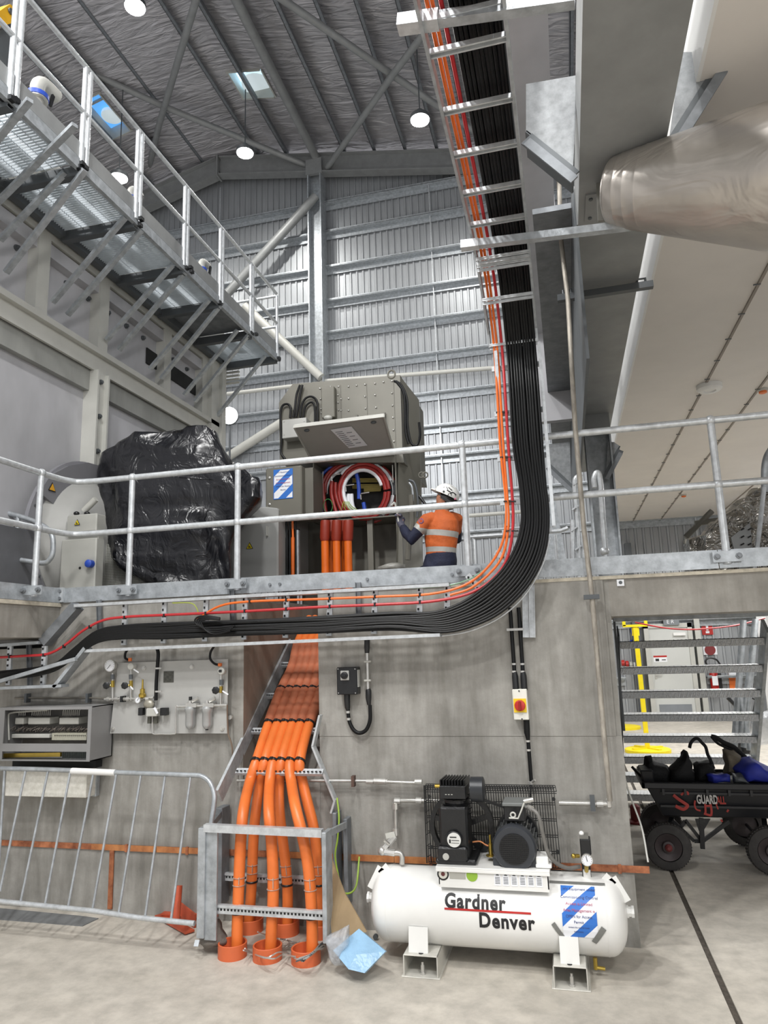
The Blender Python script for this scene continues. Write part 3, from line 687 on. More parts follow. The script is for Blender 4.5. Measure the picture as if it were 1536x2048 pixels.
# foil wrapped duct on the right
fd = E('foil_wrapped_duct', 'crinkled foil-wrapped duct on the deck at the right edge', 'duct', (1.3, 7.0, DK))
def lumpy(poly, Y_, dep, nm, m, par, amp=.03):
    P_ = [PY(a, c, Y_) for a, c in poly]; n = len(P_); vs = []; fs = []
    rows = 6
    for r_ in range(rows+1):
        t = r_/rows
        sc = 1-.10*abs(2*t-1)**3
        cen = sum(P_, V((0, 0, 0)))/n
        for i, p in enumerate(P_):
            q = cen+(p-cen)*sc+V((0, dep*t, 0))
            q += V(noise.noise_vector(q*7))*amp*(1 if 0 < r_ < rows else .5); vs.append(q)
    for r_ in range(rows):
        for i in range(n): fs.append((r_*n+i, r_*n+(i+1) % n, (r_+1)*n+(i+1) % n, (r_+1)*n+i))
    vs.append(sum(vs[:n], V((0, 0, 0)))/n-V((0, amp, 0))); c0 = len(vs)-1; fs += [(c0, (i+1) % n, i) for i in range(n)]
    vs.append(sum(vs[rows*n:rows*n+n], V((0, 0, 0)))/n); c1 = len(vs)-1; fs += [(c1, rows*n+i, rows*n+(i+1) % n) for i in range(n)]
    return MB().add(vs, fs).build(nm, m, par, True)
def dens(poly, k=3):
    out = []
    for i in range(len(poly)):
        a, b_ = poly[i], poly[(i+1) % len(poly)]
        out += [(a[0]+(b_[0]-a[0])*j/k, a[1]+(b_[1]-a[1])*j/k) for j in range(k)]
    return out
lumpy(dens([(1405, 1070), (1440, 1035), (1480, 1005), (1505, 978), (1525, 972), (1560, 960), (1560, 1150), (1408, 1150), (1400, 1110)], 4), 6.4, .7, 'foil_skin', FOILD, fd, .045)
lumpy(dens([(1378, 1075), (1402, 1068), (1408, 1100), (1410, 1150), (1384, 1150)], 4), 6.6, .4, 'foil_end', FOILD, fd, .03)
MB().prism([PY(1462, 1075, 6.3), PY(1500, 1045, 6.3), PY(1510, 1140, 6.3), PY(1480, 1145, 6.3)], (0, .03, 0)).build('slotted_plate', STEEL, fd)
k = MB()
for r_ in range(5):
    for c_ in range(2): p = PY(1482+c_*14, 1060+r_*15, 6.28); k.bar(p, p+V((.025, 0, .012)), .004, .012)
k.build('slots', DARK, fd, kind='stuff')
MB().tube([PY(1528, 975, 6.2), PY(1520, 1050, 6.2), PY(1508, 1145, 6.2)], .018, 8).build('frame_tube', GALVB, fd, True)
MB().tube(smooth_path([PY(1545, 895, 6.3), PY(1534, 915, 6.3), PY(1530, 940, 6.3), PY(1530, 985, 6.3)]), .03, 10).build('bent_tube', GALV, fd, True)
for a, c in (((1371, 1075), (1424, 1022)), ((1390, 1047), (1440, 1040))):
    MB().cyl(PY(*a, 8), PY(*c, 8), .03, 10).build('pipe_stub', BEIGED, fd, True)
sg = PY(1241, 1165, W-.003)
sg_ = E('wall_tag', 'small white printed tag stuck on the concrete lintel', 'tag', sg)
MB().box(sg.x-.023, sg.x+.023, W-.002, W+.008, sg.z-.023, sg.z+.02).build('tag_sheet', PAPER, sg_)
MB().lathe((sg.x, W-.002, sg.z), (0, -1, 0), [(0, .012), (.001, .012)], 12).build('tag_mark', STEELD, sg_)
# ================================================================ CABLE LADDERS and CABLES
TY = 4.80
cl = E('cable_ladder', 'galvanized cable ladder rising beside the handrail and bending overhead', 'cable ladder', (-.2, TY, 2.4))
xl, xr_ = -.385, -.055
zl, zt = 3.93, 4.32
yb = 4.02
def lpath(x, dz=0, dy=0):  # upper ladder line, from wall to overhead
    return [V((x, TY+dy, zl)), V((x, TY-.04+dy, zl+.10)), V((x, (TY+yb)/2+.02, (zl+zt)/2+.06+dz*.7)), V((x, yb+.12, zt-.02+dz)), V((x, yb, zt+dz)), V((x, 1.6, zt+dz))]
for x in (xl, xr_):
    P_ = lpath(x)
    for i in range(len(P_)-1): MB().bar(P_[i], P_[i+1]+(P_[i+1]-P_[i]).normalized()*.01, .014, .085).build('side_rail', GALV, cl)
for (a, b_) in (((992, 705), (1020, 1078)), ((1078, 690), (1112, 1078))):
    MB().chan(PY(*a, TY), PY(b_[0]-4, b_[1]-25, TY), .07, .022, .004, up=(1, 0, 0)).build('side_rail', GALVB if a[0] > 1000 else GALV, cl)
rp = [(85, 0), (205, 0), (295, 0), (375, 0), (440, 0)]
def rung(p, ax=(0, 1, 0)):
    ax = V(ax).normalized(); k = MB()
    for s_ in (-1, 1): k.bar(p+V((xl-p.x, 0, 0))+ax*s_*.013, p+V((xr_-p.x, 0, 0))+ax*s_*.013, .008, .02)
    k.bar(p+V((xl-p.x, 0, .012)), p+V((xr_-p.x, 0, .012)), .034, .004)
    return k.build('rung', GALVB, cl)
for y_ in (20, 85, 205, 295, 375, 440): rung(PZ(965+(y_-85)*.12, y_, zt-.01))
for y_ in (-60, -150): rung(PZ(950, y_, zt-.01))
for q, t in (((1015, 513), .15), ((1022, 527), .25), ((1028, 595), .55), ((1030, 688), 1)):
    # along the bend
    A_, B_ = V((0, yb, zt)), V((0, TY, zl))
    n_ = (B_-A_).cross(V((1, 0, 0))).normalized(); rung(PP(*q, A_-V((0, .02, .02)), n_), (0, 1, -1))
# vertical and corner rungs behind the cables (slotted)
for y_ in (735, 825, 915, 1003, 1062):
    p = PY(1020+(y_-735)*.09, y_, TY+.03); k = MB(); k.bar(V((xl, p.y, p.z)), V((xr_, p.y, p.z)), .02, .035)
    k.build('rung', GALVB, cl)
ht = E('cable_tray', 'long galvanized cable ladder carrying cables across the concrete wall', 'cable tray', (-2, TY, 1.9))
def hbar(a, b_, nm, m, w_=.02, h_=.03, Y_=TY, par=None, up=(0, 0, 1)):
    return MB().bar(PY(*a, Y_), PY(*b_, Y_), w_, h_, up).build(nm, m, par or ht)
hbar((155, 1212), (900, 1170), 'side_rail', GALVB, .09, .022, TY+.03)
hbar((155, 1212), (90, 1285), 'side_rail', GALVD, .09, .075, TY+.05)
hbar((0, 1291), (84, 1285), 'side_rail', GALV, .09, .022, TY+.03)
hbar((172, 1302), (882, 1270), 'side_rail', GALVB, .09, .022, TY+.0)
hbar((176, 1296), (114, 1374), 'side_rail', GALV, .09, .026, TY-.01)
hbar((0, 1376), (130, 1371), 'side_rail', GALV, .09, .022, TY-.01)
hbar((-5, 1364), (152, 1318), 'loose_rail', GALV, .03, .028, TY-.07)
cornin = [PY(*q, TY+.03) for q in ((900, 1170), (940, 1160), (975, 1135), (1000, 1100), (1010, 1060))]
MB().tube(smooth_path(cornin, 5), .006, 6).build('bend_rail', GALVB, ht, True)
couter = smooth_path([PY(*q, TY+.03) for q in ((884, 1272), (940, 1262), (1000, 1235), (1050, 1190), (1085, 1130), (1100, 1075))], 5)
MB().tube(couter, .006, 6).build('bend_rail', GALVB, ht, True)
def slotrung(a, b_, Y_=TY+.03):
    A, B = PY(*a, Y_), PY(*b_, Y_)
    k = MB(); k.bar(A, B, .02, .04, up=(1, 0, 0)); o = k.build('rung', GALVB, ht)
    k = MB(); n = max(2, int((B-A).length/.04))
    for i in range(n):
        p = A.lerp(B, (i+.5)/n); k.cbox(p+V((-.008, -.012, 0)), .012, .006, .016)
    k.build('rung_slots', DARK, o); return o
for x in (250, 329, 412, 490, 573, 660, 750, 840, 895): slotrung((x+1, 1206-(x-250)*.055), (x-2, 1290-(x-250)*.045))
for x in (19, 88): slotrung((x+2, 1292), (x-2, 1370))
for a, b_ in (((935, 1150), (962, 1182)), ((990, 1105), (1040, 1130))): slotrung(a, b_)
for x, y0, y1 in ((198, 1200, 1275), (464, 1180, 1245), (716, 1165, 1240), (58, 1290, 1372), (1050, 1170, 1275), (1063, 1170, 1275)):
    MB().chan(PY(x, y0, W-.03), PY(x+2, y1, W-.03), .04, .02, .004, up=(0, -1, 0)).build('wall_channel', GALVD if x < 1000 else GALVB, ht)
# cables: each named run
def cable(pxs, Y_, r, m, nm, lbl, grp=None, ups=True, n=6, seg=8):
    "pxs follow the wall run; ups adds the run up the ladder and overhead"
    P_ = [PY(a, c, Y_ if len(q) == 2 else q[2]) for q in pxs for a, c in [q[:2]]]
    return MB().tube(smooth_path(P_, n), r, seg).build(nm, m, None, True, label=lbl, cat='cable', group=grp)
def up_part(x, r, m, y_off=.03, jitter=0):
    pass
def full(xv, pxs, r, m, lbl, grp, depth, j=0):
    "xv: X at the top of the vertical run; pxs: the wall run from its left end to the foot of the vertical run"
    up = [V((xv, 1.6, zt+.045+depth)), V((xv+j*.004, 2.6, zt+.05+depth)), V((xv, yb-.1, zt+.045+depth)), V((xv, yb+.22, zt-.02+depth)), V((xv, (TY+yb)/2+.1, (zl+zt)/2+.08)), V((xv, TY-.03-depth*.3, zl-.02)), V((xv+.002, TY-.04-depth*.5, zl-.35)), V((xv, TY-.04-depth*.5, zl-.75))]
    P_ = up+[PY(a, c, TY-.03-depth*.5) for a, c in pxs[::-1]]
    return MB().tube(smooth_path(P_, 5), r, 8).build('cable', m, None, True, label=lbl, cat='cable', group=grp)
og = 'orange cables on the ladder'
full(-.355, [(395, 1238), (440, 1212), (500, 1203), (640, 1198), (760, 1193), (860, 1188), (930, 1170), (975, 1135), (1003, 1090), (1012, 1040), (1010, 985)], .0085, ORCAB, 'left orange cable of the pair, following the whole ladder', og, 0)
full(-.334, [(900, 1190), (942, 1176), (984, 1142), (1008, 1104), (1017, 1045), (1014, 985)], .0085, ORCAB, 'right orange cable of the pair, running beside the other up the ladder', og, .0)
full(-.30, [(-5, 1315), (45, 1312), (95, 1308), (130, 1290), (165, 1262), (205, 1241), (250, 1234), (330, 1230), (420, 1226), (520, 1221), (640, 1214), (760, 1209), (860, 1203), (935, 1188), (985, 1158), (1015, 1115), (1026, 1050), (1024, 985)], .010, REDC, 'red cable running across the wall and up the ladder', None, 0)
rnd = random.Random(4)
nb = 11
for layer in range(2):
    for i in range(nb):
        t = i/(nb-1)
        xv = -.262+.185*t+rnd.uniform(-.002, .002)
        g = i//3; off = g*.5
        xb = 1044+t*44
        yb2 = 1243+t*26
        # fan of the bend
        I_ = [(860, 1226), (910, 1212), (957, 1184), (1003, 1142), (1031, 1095), (1044, 1045), (1043, 1000), (1039, 960)]; O_ = [(880, 1264), (940, 1253), (1000, 1225), (1050, 1178), (1080, 1128), (1094, 1075), (1096, 1020), (1089, 960)]
        tg = min(1, max(0, t+(.5-(i % 3)/2.0)*-.02+(g-1.5)*.012))
        pts_ = [(-8, 1345+10*t+5*layer), (60, 1338+14*t), (110, 1328+12*t), (150, 1296+18*t), (195, 1262+22*t), (250, 1252+24*t), (330, 1249+26*t+rnd.uniform(-2, 2)), (480, 1243+27*t+rnd.uniform(-3, 3)), (640, 1236+28*t+rnd.uniform(-2, 2)), (780, 1229+27*t+rnd.uniform(-3, 3))]+[(a_[0]+(b_[0]-a_[0])*tg, a_[1]+(b_[1]-a_[1])*tg) for a_, b_ in zip(I_, O_)]
        full(xv, pts_, .0105 if layer == 0 else .0095, CABLE, 'one of the many black cables bundled on the ladder', 'black cables bundled on the ladder', .0 if layer == 0 else .024, rnd.uniform(-1, 1))
# coil of spare cable
for k in range(4):
    cable([(470-k*3, 1252+k*3), (430, 1256+k*4), (402+k*3, 1254+k*2), (390+k*4, 1243), (396+k*4, 1234+k*2), (415+k*2, 1232+k*2), (440, 1236+k)], TY-.08-.004*k, .0065, CABLE, 'cable_loop', 'thin black cable looped back at the left of the tray', 'spare cable loops on the tray')
cable([(345, 1206), (380, 1206), (392, 1214), (398, 1230)], TY-.01, .004, mat('earth_wire', '#9aa83a', .5, 0, 0), 'earth_wire', 'thin green and yellow wire beside the cable loop under the tray rail')
cable([(760, 1178), (880, 1173), (935, 1160), (968, 1140)], TY-.0, .004, mat('pale_green_wire', '#7fae8d', .5, 0, 0), 'earth_wire', 'thin pale green wire along the tray rail near the bend')
# cable ties
ty = MB()
tie = E('cable_ties', 'black plastic ties holding the red and orange cables to the rungs', 'cable tie', PY(660, 1205, TY-.05))
for (x, y) in ((250, 1235), (329, 1231), (412, 1227), (490, 1222), (573, 1218), (660, 1213), (750, 1209), (840, 1204), (500, 1203), (573, 1200), (660, 1197), (750, 1193), (840, 1189), (128, 1293), (180, 1254), (88, 1310), (20, 1313)):
    p = PY(x, y, TY-.03); MB().cbox(p, .012, .026, .026).build('tie', BLACK, tie)
for y_ in (825, 915, 1003, 1062):
    for x_ in (995, 1000+6, 1013): 
        p = PY(x_+(y_-820)*.085, y_, TY-.035); MB().cbox(p, .022, .026, .007).build('tie', BLACK, tie)
# ================================================================ AIR COMPRESSOR
d1, d2 = ray(1000, 1737), ray(1000, 1899)
e1, e2 = math.atan2(d1.z, d1.y), math.atan2(d2.z, d2.y)
TYc = 4.64; TZc = EYE+TYc*math.tan((e1+e2)/2); TR = math.hypot(TYc, TZc-EYE)*math.sin((e1-e2)/2)
tx0, tx1 = PY(748, 1800, TYc).x, PY(1254, 1830, TYc).x
def TC(px, py):
    "where the line of sight meets the tank"
    d = ray(px, py); a = d.y**2+d.z**2; oz = EYE-TZc; b = 2*(-TYc*d.y+oz*d.z); c = TYc**2+oz**2-TR**2
    t = (-b-math.sqrt(max(0, b*b-4*a*c)))/(2*a); return EY+d*t
def tang(p): return math.atan2(p.z-TZc, TYc-p.y)
def on_tank(X_, th, lift=.001): return V((X_, TYc-(TR+lift)*math.cos(th), TZc+(TR+lift)*math.sin(th)))
ac = E('air_compressor', 'white tank air compressor with black pump and motor by the concrete wall', 'compressor', ((tx0+tx1)/2, TYc, 0))
L_ = tx1-tx0; hd = .11
prof = [(0, .0), (.004, .06), (.02, .13)]
prof = [(hd*(1-math.cos(a)), TR*math.sin(a)**.75) for a in [R(k) for k in (1, 8, 18, 30, 42, 54, 66, 78, 90)]]
pf = prof+[(L_-h_, r_) for h_, r_ in prof[::-1]]
MB().lathe((tx0, TYc, TZc), (1, 0, 0), pf, 56).build('tank', WHITE, ac, True)
for x_ in (tx0+.12, tx1-.12): MB().lathe((x_, TYc, TZc), (1, 0, 0), [(0, TR+.0015), (.006, TR+.0015)], 56).build('weld_seam', WHITE, ac, True)
for x_, s_ in ((tx0, -1), (tx1, 1)):
    MB().lathe((x_-s_*.01, TYc, TZc+.02), (s_, 0, 0), [(0, .035), (.02, .035), (.02, .028), (.035, .028), (.035, .033), (.05, .033)], 8).build('end_plug', WHITE, ac)
    p = V((x_-s_*.055, TYc-.05, TZc+TR*.72))
    MB().bar(p+V((-s_*.02, 0, .055)), p+V((s_*.05, 0, -.07)), .07, .006, up=(0, 1, 0)).bar(p+V((-s_*.045, 0, .03)), p+V((-s_*.015, 0, .06)), .07, .006, up=(0, 1, 0)).build('lifting_lug', WHITE, ac)
for (xa_, xb_, yf, yt, n_) in ((803, 880, 1952, 1914, 'l'), (1104, 1181, 1974, 1934, 'r')):
    a, c = PZ(xa_+2, yf, 0), PZ(xb_-2, yf+6, 0); yy = 4.37
    x0, x1 = PY(xa_+4, yf, yy).x, PY(xb_-4, yf, yy).x; zt_ = .118; bk = yy+.5
    ft = MB(); ft.box(x0, x0+.006, yy, bk, 0, zt_); ft.box(x1-.006, x1, yy, bk, 0, zt_); ft.box(x0, x1, yy, bk, zt_-.006, zt_); ft.box(x0-.012, x1+.012, yy-.004, bk, 0, .006)
    fo = ft.build('foot_channel', mat('cream_worn_steel', '#c9c7bf', .5, .05, .12, 12), ac, bevel=.002)
    xm = (x0+x1)/2
    MB().lathe((xm, yy+.03, zt_-.001), (0, 0, 1), [(0, .014), (.002, .014)], 12).build('slot_hole', DARK, fo)
    MB().lathe((xm+.005, yy+.04, .006), (0, 0, 1), [(0, .016), (.012, .016), (.012, .011), (.05, .011), (.05, .007), (.065, .007)], 8).build('anchor_bolt', SS, fo)
    lx0, lx1 = (PY(820, 1880, 4.45).x, PY(858, 1880, 4.45).x) if n_ == 'l' else (PY(1120, 1900, 4.45).x, PY(1158, 1900, 4.45).x)
    th = R(-33)
    pt = on_tank(0, R(-15), .004); p2_ = on_tank(0, R(-38), .01)
    k = MB(); k.prism([(lx0, pt.y, pt.z), (lx0, pt.y-.006, pt.z), (lx0, 4.405, .118), (lx0, 4.42, .118)], (lx1-lx0, 0, 0)); k.build('leg_plate', WHITE, ac)
# base plate with skirt
P0, P1 = PY(872, 1715, 4.47), PY(1100, 1745, 4.47)
pz = TZc+TR+.062; x0, x1 = P0.x, P1.x
yf_, yb_ = 4.44, 4.84
k = MB(); k.box(x0, x1, yf_, yb_, pz-.01, pz); k.box(x0, x1, yf_, yf_+.006, pz-.028, pz-.01)
k.build('motor_plate', WHITE, ac, bevel=.002)
k = MB(); k.box(x0+.015, x1-.01, yf_+.012, yf_+.018, pz-.115, pz-.01); k.box(x1-.016, x1-.01, yf_+.012, yb_, pz-.1, pz-.01); k.box(x0+.015, x0+.021, yf_+.012, yb_, pz-.1, pz-.01)
sk = k.build('skirt', WHITE, ac)
ys_ = yf_+.011
def disc(px_, py_, r_, m_, nm='sticker', y_=ys_, par=None, t=.001):
    p = PY(px_, py_, y_); return MB().lathe(p, (0, -1, 0), [(0, r_), (t, r_)], 28).build(nm, m_, par or ac), p
disc(886, 1748, .035, BLACKP); disc(886, 1748, .026, mat('pale_ring', '#c9c6bd', .5, 0, 0), y_=ys_-.001); disc(886, 1748, .012, mat('maroon', '#5a2a2a', .5, 0, 0), y_=ys_-.002)
disc(944, 1751, .033, LIME)
p = PY(897, 1748, ys_)
MB().box(PY(899, 1748, ys_).x, PY(931, 1748, ys_).x, ys_-.001, ys_, PY(915, 1758, ys_).z, PY(915, 1742, ys_).z).build('data_plate', mat('plate_grey2', '#b5b5ae', .4, .4, 0), ac)
for i in range(6):
    a, c = PY(988+i*16.6, 1748, ys_), PY(1001+i*16.6, 1748, ys_); zc_ = PY(995+i*16.6, 1757+i*.6, ys_).z
    k = MB(); k.box(a.x, c.x, ys_-.001, ys_, zc_-.038, zc_+.038); o = k.build('warning_label', PAPER, ac)
    k = MB(); k.prism([((a.x+c.x)/2-.01, ys_-.002, zc_+.016), ((a.x+c.x)/2+.01, ys_-.002, zc_+.016), ((a.x+c.x)/2, ys_-.002, zc_+.033)], (0, .001, 0))
    for j in range(5): k.box(a.x+.005, c.x-.005, ys_-.002, ys_-.001, zc_+.005-j*.008, zc_+.008-j*.008)
    k.build('label_print', STEELD, o)
# lettering on the tank
def tw(px_, py_):
    p = TC(px_, py_); th0 = tang(p); X0 = p.x
    return lambda q: on_tank(X0+q.x, th0+q.y/TR, .0015+q.z)
def fitw(s, pa, pb, py_, h):
    "size so the word runs from pixel pa to pixel pb"
    a, c = TC(pa, py_), TC(pb, py_)
    cu = bpy.data.curves.new('x', 'FONT'); cu.body = s; cu.size = h; cu.offset = .0035; cu.space_character = 1.13
    t = bpy.data.objects.new('x', cu); COL.objects.link(t); bpy.context.view_layer.update(); wd = t.dimensions.x; bpy.data.objects.remove(t)
    return (c.x-a.x)/wd
for s, pa, pb, py_ in (('Gardner', 889, 1011, 1814), ('Denver', 958, 1069, 1853)):
    sx = fitw(s, pa, pb, py_, .106)
    text(s, .106, INK, ac, None, 'lettering', bold=.0035, ext=.0008, warp=tw(pa, py_), sx=sx, cuts=.02, sp=1.13)
def curved(pa, pb, m_, nm, par, lift=.002, n=6, n2=6, cls=None, ms=None, thick=.001):
    "sheet on the tank between top-left and bottom-right pixels"
    a, c = TC(*pa), TC(*pb); t0, t1 = tang(a), tang(c); k = MB()
    vs = [on_tank(a.x+(c.x-a.x)*i/n, t0+(t1-t0)*j/n2, lift) for j in range(n2+1) for i in range(n+1)]
    k.add(vs, [])
    for j in range(n2):
        for i in range(n):
            k.f.append([j*(n+1)+i, j*(n+1)+i+1, (j+1)*(n+1)+i+1, (j+1)*(n+1)+i]); k.m.append(cls(i/n, j/n2) if cls else 0)
    return k.build(nm, ms or m_, par, True)
a, c = TC(889, 1815), TC(1062, 1826)
k = MB(); th0 = tang(a)
k.add([on_tank(a.x, th0-.0, .003), on_tank(c.x, th0-.0, .003), on_tank(c.x, th0-.05, .003), on_tank(a.x, th0-.05, .003)], [(0, 1, 2, 3)]); k.build('red_underline', RED, ac)
na, nc = TC(1121, 1771), TC(1197, 1876); nta, ntc = tang(na), tang(nc)
nt_ = striped('notice_sheet', [PAPER, PBLUE], ac, lambda u, v: on_tank(na.x+(nc.x-na.x)*u, nta+(ntc-nta)*v, .003), 8)
def tline(s, px_, py_, size, m_=None, al='CENTER'):
    text(s, size, m_ or mat('notice_ink', '#3a4a80', .5, 0, 0), nt_, None, 'notice_text', ext=.0004, align=al, warp=(lambda f: (lambda q: f(V((q.x, q.y, q.z+.003)))))(tw(px_, py_)))
for s, y_, z_, m_ in (('HV Equipment under', 1782, .021, None), ('Commissioning Control', 1798, .021, None), ('Access is Limited', 1811, .021, mat('notice_red', '#b04a6a', .5, 0, 0)), ('Area Management is', 1824, .021, mat('notice_red', '#b04a6a')), ('OPEN for Access', 1836, .02, None), ('Permit', 1847, .02, None), ('contact the control room', 1856, .011, None), ('before entry', 1864, .01, None)):
    tline(s, 1158, y_, z_, m_)
for pl_ in (((1098, 1762), (1210, 1772)),):
    curved(*pl_, TAPE, 'tape', nt_, .0045)
for (u0, v0, u1, v1, wd) in ((1106, 1846, 1132, 1880, .024), (1208, 1856, 1188, 1884, .03)):
    a, c = TC(u0, v0), TC(u1, v1); n_ = V((0, -math.cos(tang(a)), math.sin(tang(a))))
    k = MB(); s_ = (c-a).cross(n_).normalized()*wd/2; vs = []
    for j in range(5):
        q = a.lerp(c, j/4)
        for sg_s in (-1, 1):
            w_ = q+s_*sg_s; th = math.atan2(w_.z-TZc, TYc-w_.y); vs.append(on_tank(w_.x, th, .005))
    k.add(vs, [(2*j, 2*j+1, 2*j+3, 2*j+2) for j in range(4)]); k.build('tape', TAPE, nt_)
# pump
py0 = 4.50
xc = PY(908, 1680, py0).x
pm = MB().box(xc-.085, xc+.085, py0, py0+.2, pz, pz+.32).build('pump_crankcase', BLACKP, ac, bevel=.012)
zc0 = PY(908, 1635, py0).z
k = MB(); k.lathe((xc+.01, py0+.1, zc0), (0, 0, 1), [(0, .075), (.13, .07)], 20)
for j in range(5): k.lathe((xc+.01, py0+.1, zc0+.005+j*.028), (0, 0, 1), [(0, .09), (.006, .093), (.009, .08)], 8)
k.build('pump_cylinder', BLACKP, pm)
zh = PY(908, 1598, py0).z
k = MB(); k.box(xc-.075, xc+.085, py0-.01, py0+.2, zh, zh+.075)
for j in range(9): k.bar((xc-.07+j*.018, py0, zh+.09), (xc-.06+j*.018, py0+.19, zh+.09), .008, .04)
k.build('cylinder_head', BLACKP, pm, bevel=.004)
for j in range(5): MB().box(xc-.04+j*.018, xc-.03+j*.018, py0-.012, py0-.01, zh+.025, zh+.029).build('head_mark', LGREY, pm) if j < 3 else None
k = MB(); k.box(xc-.115, xc+.13, py0-.02, py0+.22, pz, pz+.03); k.box(xc-.1, xc+.08, py0-.03, py0+.1, pz+.02, pz+.1); k.build('pump_base', BLACKP, pm, bevel=.01)
MB().lathe((PY(908, 1678, py0).x, py0-.012, PY(908, 1678, py0).z), (0, -1, 0), [(0, .05), (.012, .05), (.016, .042), (.018, .042)], 30).build('crank_cover', BLACKP, pm, True)
disc(908, 1680, .041, mat('label_white', '#d9dad6', .4, 0, 0), 'round_label', py0-.03, pm)
pl0 = PY(908, 1680, py0-.032)
k = MB(); k.box(pl0.x-.03, pl0.x-.02, pl0.y-.001, pl0.y, pl0.z-.018, pl0.z+.002); k.box(pl0.x-.016, pl0.x+.03, pl0.y-.001, pl0.y, pl0.z-.004, pl0.z-.001); k.box(pl0.x-.016, pl0.x+.03, pl0.y-.001, pl0.y, pl0.z-.018, pl0.z-.016); k.box(pl0.x-.025, pl0.x+.015, pl0.y-.001, pl0.y, pl0.z+.012, pl0.z+.018); k.build('label_print', INK, pm)
ps = PY(892, 1713, py0-.03); MB().lathe(ps, (0, -1, 0), [(0, .019), (.006, .019), (.006, .012), (.007, .012)], 18).build('sight_glass', LGREY, pm, True)
MB().tube([PY(880, 1572, py0+.05), PY(870, 1572, py0+.05)], .011, 8).build('brass_fitting', BRASS, pm)
MB().lathe(PY(939, 1578, py0+.05), (1, 0, 0), [(0, .02), (.01, .02), (.01, .072), (.085, .072), (.09, .06)], 28).build('air_filter', mat('filter_grey', '#2d3034', .35, .1, .05, 8), pm, True)
# wheels
def wheel(px_, py_, y_, rx, w_, nsp, par, nm):
    c = PY(px_, py_, y_); k = MB()
    k.lathe(c, (0, 1, 0), [(0, rx-.028), (0, rx), (w_, rx), (w_, rx-.028), (0, rx-.028)], 36, cap=False)
    k.lathe(c, (0, 1, 0), [(0, .035), (w_, .035)], 16)
    for j in range(nsp):
        a_ = 2*math.pi*j/nsp+.35; dr_ = V((math.cos(a_), 0, math.sin(a_))); k.bar(c+dr_*.02+V((0, w_/2, 0)), c+dr_*(rx-.02)+V((0, w_/2, 0)), .03, .04, up=(0, 1, 0))
    return k.build(nm, BLACKP, par, True), c
fw, fwc = wheel(923, 1653, 4.76, .205, .05, 5, ac, 'flywheel')
mp_, mpc = wheel(1034, 1668, 4.76, .13, .05, 4, ac, 'motor_pulley')
for s_ in (1, -1): MB().bar(fwc+V((.0, .02, .205*s_)), mpc+V((0, .02, .13*s_)), .03, .012, up=(0, 0, 1)).build('drive_belt', BLACK, ac)
# belt guard of wire
def guard(tl, tr, br, bl, y_, nv, nh, nm, par, r=.0022):
    A, B, C_, D = [PY(*q, y_) for q in (tl, tr, br, bl)]; k = MB()
    for i in range(nv+1):
        t = i/nv; k.bar(A.lerp(B, t), D.lerp(C_, t), r*2, r*2, up=(0, 1, 0))
    for j in range(nh+1):
        t = j/nh
        for o_ in (0, .012): k.bar(A.lerp(D, t)+V((0, .003, -o_)), B.lerp(C_, t)+V((0, .003, -o_)), r*2, r*2, up=(0, 1, 0))
    return k.build(nm, BLACK, par, kind='stuff')
guard((850, 1571), (1107, 1574), (1122, 1737), (858, 1724), 4.90, 52, 5, 'guard_mesh', ac)
guard((852, 1568), (1110, 1571), (1113, 1583), (852, 1580), 4.84, 52, 1, 'guard_mesh', ac)
A = PY(848, 1571, 4.86); Bq = PY(854, 1726, 4.86)
k = MB(); k.bar(A, Bq, .006, .012)
for j in range(7):
    t = (j+.5)/7; q = A.lerp(Bq, t); k.bar(q+V((0, -.0, 0)), q+V((.03, .0, .02)), .004, .004)
for sx_ in (0, .012, .026): k.bar(A+V((sx_, 0, 0)), Bq+V((sx_, 0, 0)), .004, .004)
k.build('guard_frame', BLACK, ac)
for q in ((859, 1593), (863, 1694), (1107, 1598), (1115, 1703)): MB().lathe(PY(*q, 4.83), (0, -1, 0), [(0, .012), (.004, .012)], 12).build('guard_clip', BLACKP, ac)
# motor
mc = PY(1028, 1698, 4.47); zc_ = mc.z
mo = MB().lathe((mc.x, 4.47, zc_), (0, 1, 0), [(0, .085), (.0, .118), (.012, .127), (.07, .127), (.07, .115)], 40).build('motor_cowl', mat('motor_dark', '#35383d', .38, .2, .06, 8), ac, True)
k = MB(); k.lathe((mc.x, 4.54, zc_), (0, 1, 0), [(0, .095), (.22, .095)], 24)
for j in range(26):
    a_ = 2*math.pi*j/26; dr_ = V((math.cos(a_), 0, math.sin(a_))); p = V((mc.x, 4.54, zc_))+dr_*.11
    k.bar(p, p+V((0, .2, 0)), .006, .034, up=dr_)
k.build('motor_body', mat('motor_grey', '#6c6f70', .4, .3, .1, 8), mo)
k = MB(); k.lathe((mc.x, 4.468, zc_), (0, -1, 0), [(0, .086), (.003, .086)], 32); k.build('fan_grille', BLACK, mo)
k = MB()
for j in range(-7, 8):
    h_ = math.sqrt(max(0, .084**2-(j*.011)**2)); k.box(mc.x+j*.011-.0015, mc.x+j*.011+.0015, 4.461, 4.464, zc_-h_, zc_+h_); k.box(mc.x-h_, mc.x+h_, 4.46, 4.463, zc_+j*.011-.0015, zc_+j*.011+.0015)
k.build('grille_wires', BLACKP, mo)
k = MB(); a = PY(1008, 1608, 4.6); c = PY(1052, 1640, 4.6); k.box(a.x, c.x, 4.55, 4.7, c.z, a.z); tb = k.build('terminal_box', BLACKP, mo, bevel=.005)
k = MB(); a2 = PY(1005, 1599, 4.58); k.box(a2.x, PY(1058, 1600, 4.58).x, 4.53, 4.71, a.z, a.z+.02); k.build('box_lid', mat('lid_grey', '#6f7271', .4, .2, .05, 8), mo, bevel=.004)
